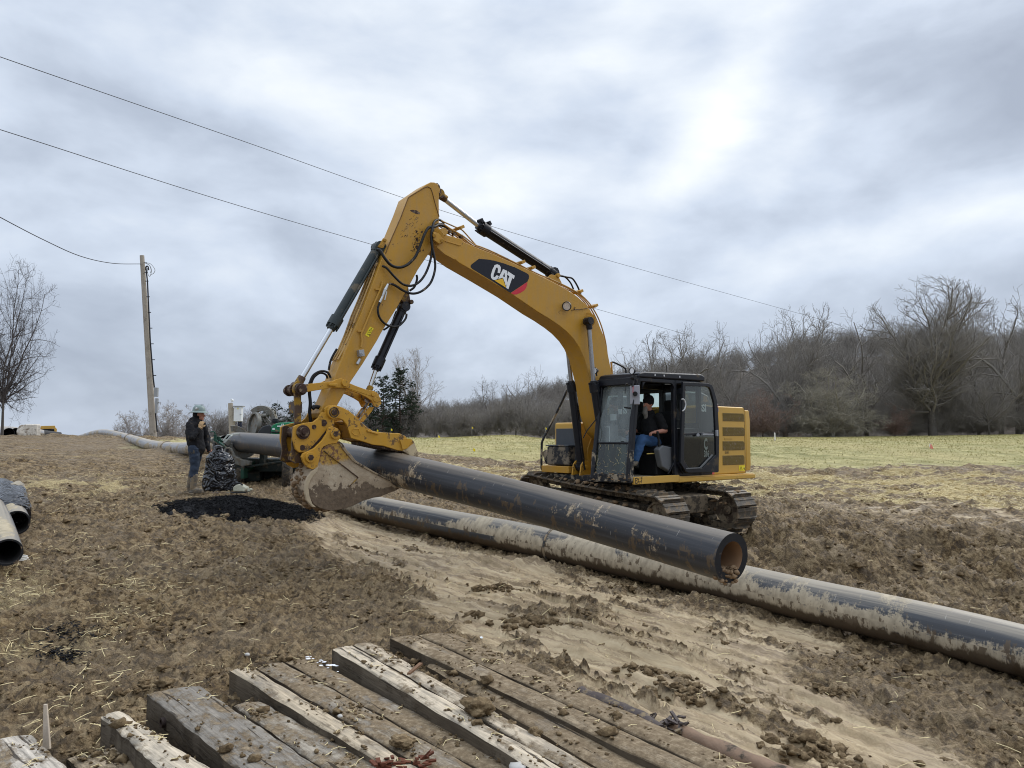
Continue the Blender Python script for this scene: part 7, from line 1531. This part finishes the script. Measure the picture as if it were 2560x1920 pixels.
# ---- chainsaw
cs = empty('chainsaw', bi_(850,1268,15.7), 0, 'cream coloured chainsaw lying by the foot of the black bag', 'chainsaw'); ci = lambda x, y, D=15.7: bi_(x, y, D)-cs.location; M_cream = simple('cream plastic', (.55,.53,.40), .45, 0, .1, 9, 0, 40, .2)
m = MB(); m.prism([ci(795,1262), ci(792,1215), ci(830,1188), ci(880,1185), ci(905,1200), ci(940,1215), ci(945,1262)], (0,.2,0)); fl_ = m.build('housing', M_cream, cs, bevel=.025, seg=3)
m = MB(); m.prism([ci(900,1262,15.65), ci(905,1240,15.65), ci(985,1228,15.65), ci(1000,1240,15.65), ci(980,1262,15.65)], (0,.10,0)); m.build('clutch_cover', M_cream, cs, bevel=.012)
m = MB(); m.tube(catmull([ci(775,1262), ci(768,1225), ci(790,1180), ci(860,1170), ci(905,1190)], 5), .014, 8); m.build('handle', M_blk, cs); m = MB(); m.bar(ci(775,1272), ci(950,1268), .16, .02); m.build('base_plate', M_blk, cs, bevel=.004); m = MB(); m.bar(ci(760,1272,15.62), ci(560,1275,15.7), .01, .06, (0,1,0)); m.build('guide_bar', M_steel, cs)
# ---- black shavings heap
m = MB(); hN = 70; hx2, hy2 = np.meshgrid(np.linspace(-1,1,110), np.linspace(-1,1,60)); c0 = P(640,1262,15.2)
X = c0.x-.16+hx2*1.35; Y = 14.85+hy2*1.15+.25*hx2; rr2 = np.sqrt(hx2**2+hy2**2)+.60*fbm(hx2*2.2, hy2*2.2, 4, 301); Hh = np.clip(1-rr2, 0, 1)**.75*.30+.05*fbm(X*9, Y*9, 3, 303)*np.clip(1-rr2, 0, 1)**.3
Z = ground_z(X, Y, False)+np.where(rr2 < 1, Hh*.6+.015, -.12); n_r, n_c = X.shape; ii = np.arange(n_r*n_c).reshape(n_r, n_c)
M_shav = simple('black plastic shavings', (.005,.005,.006), .8, 0, .5, 30, .6, 60, spec=.2)
sh = np_mesh('plastic_shavings', np.stack([X,Y,Z],-1).reshape(-1,3), np.stack([ii[:-1,:-1], ii[:-1,1:], ii[1:,1:], ii[1:,:-1]], -1).reshape(-1,4), M_shav, smooth=False); tag(sh, kind='stuff')
k = rng.random((22000, 2))*2-1; k = k[(k[:,0]**2+k[:,1]**2) < 1.15]; kx = c0.x-.16+k[:,0]*1.5; ky = 14.85+k[:,1]*1.2+.25*k[:,0]; rk = np.sqrt(k[:,0]**2+k[:,1]**2)+.60*fbm(k[:,0]*2.2, k[:,1]*2.2, 4, 301)
kz = ground_z(kx, ky, False)+np.clip(1-rk, 0, 1)**.75*.18+.02; s_ = rk < 1.12; kx, ky, kz = kx[s_], ky[s_], kz[s_]; nn = len(kx)
v, f = strips(kx, ky, kz, rng.uniform(.02,.08,nn), .007, rng.uniform(0,6.28,nn), rng.normal(0,.5,nn), rng.normal(0,.35,nn)); tag(np_mesh('plastic_shavings', v, f, M_shav), kind='stuff')
for (px_, py_, s) in ((182,1567,.16),(150,1600,.12)):
    q_ = on_z(px_, py_, gz(-5,8)); n = 260; X = rng.normal(q_.x, s, n); Y = rng.normal(q_.y, s*.7, n); v, f = strips(X, Y, ground_z(X, Y)+.015, rng.uniform(.02,.07,n), .010, rng.uniform(0,6.28,n), rng.normal(0,.3,n), rng.normal(0,.3,n)); tag(np_mesh('plastic_shavings', v, f, M_shav), kind='stuff')
# ================================================================== POLES, WIRES, CABINET
M_pole = simple('weathered pole wood', (.34,.30,.25), .85, 0, .3, 3, .4, 60, .2, (.22,.19,.15)); M_grey = simple('grey meter box', (.30,.31,.32), .5, 0, .1, 5)
DP = 48; b0, b1 = P(383,1085,DP), P(355,639,DP); up_ = empty('utility_pole', b0, 0, 'leaning wooden utility pole with a conduit and meter boxes on its right side', 'utility pole'); vp = b1-b0
m = MB(); m.cyl(-vp*.05, vp, .215, .135, n=20); m.build('pole', M_pole, up_, bevel=0)
pp = lambda x, y: P(x/3.19, 600+y/3.19, DP-.18)-b0
m = MB(); m.tube([pp(1163,215), pp(1176,330), pp(1198,800), pp(1222,1100), pp(1232,1180)], .045, 8); m.tube([pp(1240,1380), pp(1254,1530)], .045, 8); m.tube(catmull([pp(1163,240), pp(1166,212), pp(1180,212), pp(1186,240)], 5), .045, 8); m.build('conduit', M_blk, up_)
m = MB(); 
for y in (182,260,328,453,577,703,828,955,1080): x = 1150+(y-182)*.082; m.bar(pp(x-4,y), pp(x+22,y), .03, .05)
m.build('conduit_clamp', M_blk, up_)
m = MB(); m.box(pp(1246,1213), (.23,.18,.58)); m.box(pp(1250,1322), (.16,.18,.95)); m.cyl(pp(1262,1295), pp(1270,1295), .05); mb_ = m.build('meter_box', M_grey, up_, bevel=.02)
m = MB()
for k, w in ((0,[(1155,182),(1200,190),(1235,235),(1225,265),(1205,275)]), (1,[(1160,185),(1195,205),(1208,245),(1195,290),(1180,270),(1175,225)]), (2,[(1158,184),(1190,200),(1205,240),(1198,262)])): m.tube(catmull([pp(*a) for a in w], 6), .018, 6)
m.build('drip_loop', M_grey, up_)
M_wire = simple('overhead wire', (.03,.03,.035), .6, 0, .1, 5)
def wire(pts, r, lab):
    m = MB(); m.tube(catmull(pts, 10), r, 6); tag(m.build('overhead_wire', M_wire, None), lab, 'wire')
wire([P(-160,455,34), P(0,543,37), P(110,600,40), P(200,640,43), P(280,658,46), P(357,660,48)], .022, 'sagging service wire running from the left edge to the utility pole')
wire([P(-300,30,30), P(0,142,40), P(600,350,56), P(1100,525,76), P(1500,645,98), P(2100,812,140)], .022, 'highest overhead wire crossing behind the top of the stick')
wire([P(-300,235,32), P(0,324,40), P(600,515,58), P(1100,660,78), P(1500,775,104), P(1730,840,125)], .022, 'lower overhead wire crossing behind the stick and boom')
DC = 42; cb0 = P(582,1100,DC); cab_ = empty('meter_cabinet', cb0, 0, 'white electrical cabinet on dark legs beside short grey timber posts', 'electrical cabinet'); cc = lambda x, y, D=DC: P(440+x/5.925, 980+y/5.925, D)-cb0
m = MB(); m.box(cc(925,330), (.42,.30,.78)); m.build('cabinet_box', simple('white cabinet paint', (.68,.70,.74), .45, 0, .05, 4), cab_, bevel=.015); m = MB(); m.box(cc(930,212), (.55,.42,.05)); m.build('cabinet_roof', M_grey, cab_, bevel=.01)
m = MB(); m.cyl(cc(930,430), cc(930,640), .05); m.cyl(cc(962,430), cc(962,640), .05); m.build('leg', simple('navy conduit', (.015,.02,.045), .5), cab_)
m = MB(); m.box(cc(958,330,DC-.17), (.10,.04,.03)); m.build('latch', M_grey, cab_); m = MB(); m.box(cc(918,246,DC-.16), (.05,.01,.07)); m.build('warning_sticker', M_stick_y, cab_)
m = MB(); m.cyl(cc(830,640), cc(808,165), .15, .13, n=16); m.cyl(cc(862,640), cc(845,240), .07, n=12); m.build('timber_post', M_pole, cab_)
m = MB(); m.tube(catmull([cc(820,165), cc(815,115), cc(830,105), cc(850,115)], 5), .025, 8); m.sph(cc(838,125), .07, 10, 6); m.build('photocell', M_white, cab_)
# ================================================================== FAR LEFT: cab of a second machine, bale, spare pipes
yc = empty('loader', P(118,1093,70), 0, 'roof and cab of a second yellow machine showing above the hill crest', 'machine'); yi = lambda x, y, D=70: P(x/3.19, 600+y/3.19, D)-yc.location
dv = Vector((-.84,1.3,0)); RZ = R(31)
m = MB(); m.prism([yi(319,1508), yi(327,1483), yi(438,1480), yi(446,1505)], dv); m.build('cab_roof', M_y2, yc, bevel=.03)
m = MB(); 
for x0, x1 in ((323,321),(441,447)): m.bar(yi(x0,1500), yi(x1,1585), .13, .13, (0,1,0))
m.build('cab_post', M_y2, yc)
m = MB(); m.box(yi(384,1548,70.4), (1.36,.05,.95), RZ); m.build('cab_window', simple('dark cab window', (.012,.016,.02), .25), yc)
m = MB(); m.box(yi(370,1530,70.15), (.22,.03,.26), RZ); m.build('seat_light_patch', M_glassd, yc)
m = MB(); m.tube([yi(455,1535), yi(482,1535), yi(482,1565), yi(455,1562)], .03, 6); m.build('guard_rail', M_grey, yc)
M_bale = simple('pale wrapped bale', (.62,.57,.49), .8, 0, .3, 2.2, .6, 9, .3, (.25,.20,.15))
m = MB(); c = P(70,1077,48)
for ix in range(9):
    pass
m.sph(c+Vector((-.28,-.1,-.05)), .44, 20, 12, sq=(.62,.9,.95)); m.box(c+Vector((.12,.2,.0)), (.74,.8,.80), R(20)); m.box(c+Vector((.38,.3,.0)), (.30,.7,.76), R(35)); m.jitter(.07, 3.1); m.jitter(.03, 9); tag(flesh(m, 'bale', M_bale, None, .05, 1, .02), 'pale crumpled bale on the hill crest left of the yellow machine', 'bale')
pipe('plastic_pipe', [P(84,1083,49.5), P(100,1085,49.8), P(118,1089,50.2)], .30, M_pipeH, M_ind, label='short muddy pipe length lying right of the bale on the crest')
pipe('plastic_pipe', [P(22,1083,48), P(5,1080,52), P(-30,1078,58)], .33, M_pipeH, M_ind, label='far grey pipe with open dark end left of the bale on the crest')
pipe('plastic_pipe', [P(40,1082,51), P(28,1078,54), P(-30,1076,62)], .33, M_pipeH, M_ind, label='grey pipe lying behind the open ended one at the far left crest')
# ================================================================== FLAGS AND STAKES
M_yfl = simple('yellow flag plastic', (.85,.68,.01), .5, 0, .05, 9); M_wirew = simple('pale wire', (.6,.58,.5), .5, 0, .1, 9); M_stk = simple('white stake paint', (.72,.70,.66), .6, 0, .1, 5)
def flag(px, py, D, h, lab):
    x = (px-1280)/F*D; z0 = gz(x, D); z1 = P(px, py, D).z+.06; o = empty('marker_flag', (x, D, z0), 0, lab, 'flag', 'yellow marker flags on the field')
    MB().tube([(0,0,-.02),(0,0,z1-z0+.03)], .008, 5).build('flag_wire', M_wirew, o); m = MB(); s = h; m.prism([(-.01,0,z1-z0+.03),(s*.5,0.01,z1-z0-.05),(s*.45,.02,z1-z0-.16),(-.01,0,z1-z0-.13)], (0,.006,0)); m.jitter(.012, 8, px); m.build('flag_sheet', M_yfl, o)
for px, py, D, lab in ((978,1074,60,'yellow flag just right of the thumb, near the pines'),(1180,1069,64,'yellow flag on the skyline of the field between thumb and handrail'),(1096,1091,50,'taller yellow flag in the grass right of the thumb tip'),(1183,1124,38,'yellow flag low in the straw at the near edge of the grass'),(1364,1071,66,'yellow flag seen beside the top of the black handrail'),(1391,1070,66,'yellow flag between the handrail and the boom cylinder'),(943,1076,60,'yellow flag tip showing over the thumb')):
    flag(px, py, D, .22, lab)
def stake(px, py0, py1, D, w, lab, mat=M_stk, cat='stake'):
    a = P(px, py1, D); x = a.x; z0 = gz(x, D)-.05; m = MB(); zt = P(px, py0, D).z; m.prism([(x-w,D,z0),(x+w,D,z0),(x+w,D,zt-.04),(x,D,zt),(x-w,D,zt-.04)], (0,.03,0)); tag(m.build('survey_stake', mat, None), lab, cat)
stake(1938,1081,1118,62,.045,'tall white wooden stake in the grass right of the counterweight')
stake(1987,1115,1128,58,.07,'short leaning white stake with dark side, right of the tall one')
x = (2324-1280)/F*46; cz = gz(x, 46); cn = empty('marker', (x, 46, cz), 0, 'small white and coral marker flag in the grass at the right', 'flag'); MB().tube([(0,0,0),(0,0,.32)], .012, 6).build('flag_wire', M_wirew, cn); m = MB(); m.prism([(-.02,0,.36),(.05,0,.30),(.16,.02,.06),(-.06,.02,.08)], (0,.01,0)); m.build('flag_sheet', simple('coral flag', (.8,.20,.16), .5), cn); m = MB(); m.prism([(-.10,.03,.20),(-.02,.03,.42),(.02,.03,.20)], (0,.01,0)); m.build('white_tag', M_white, cn)
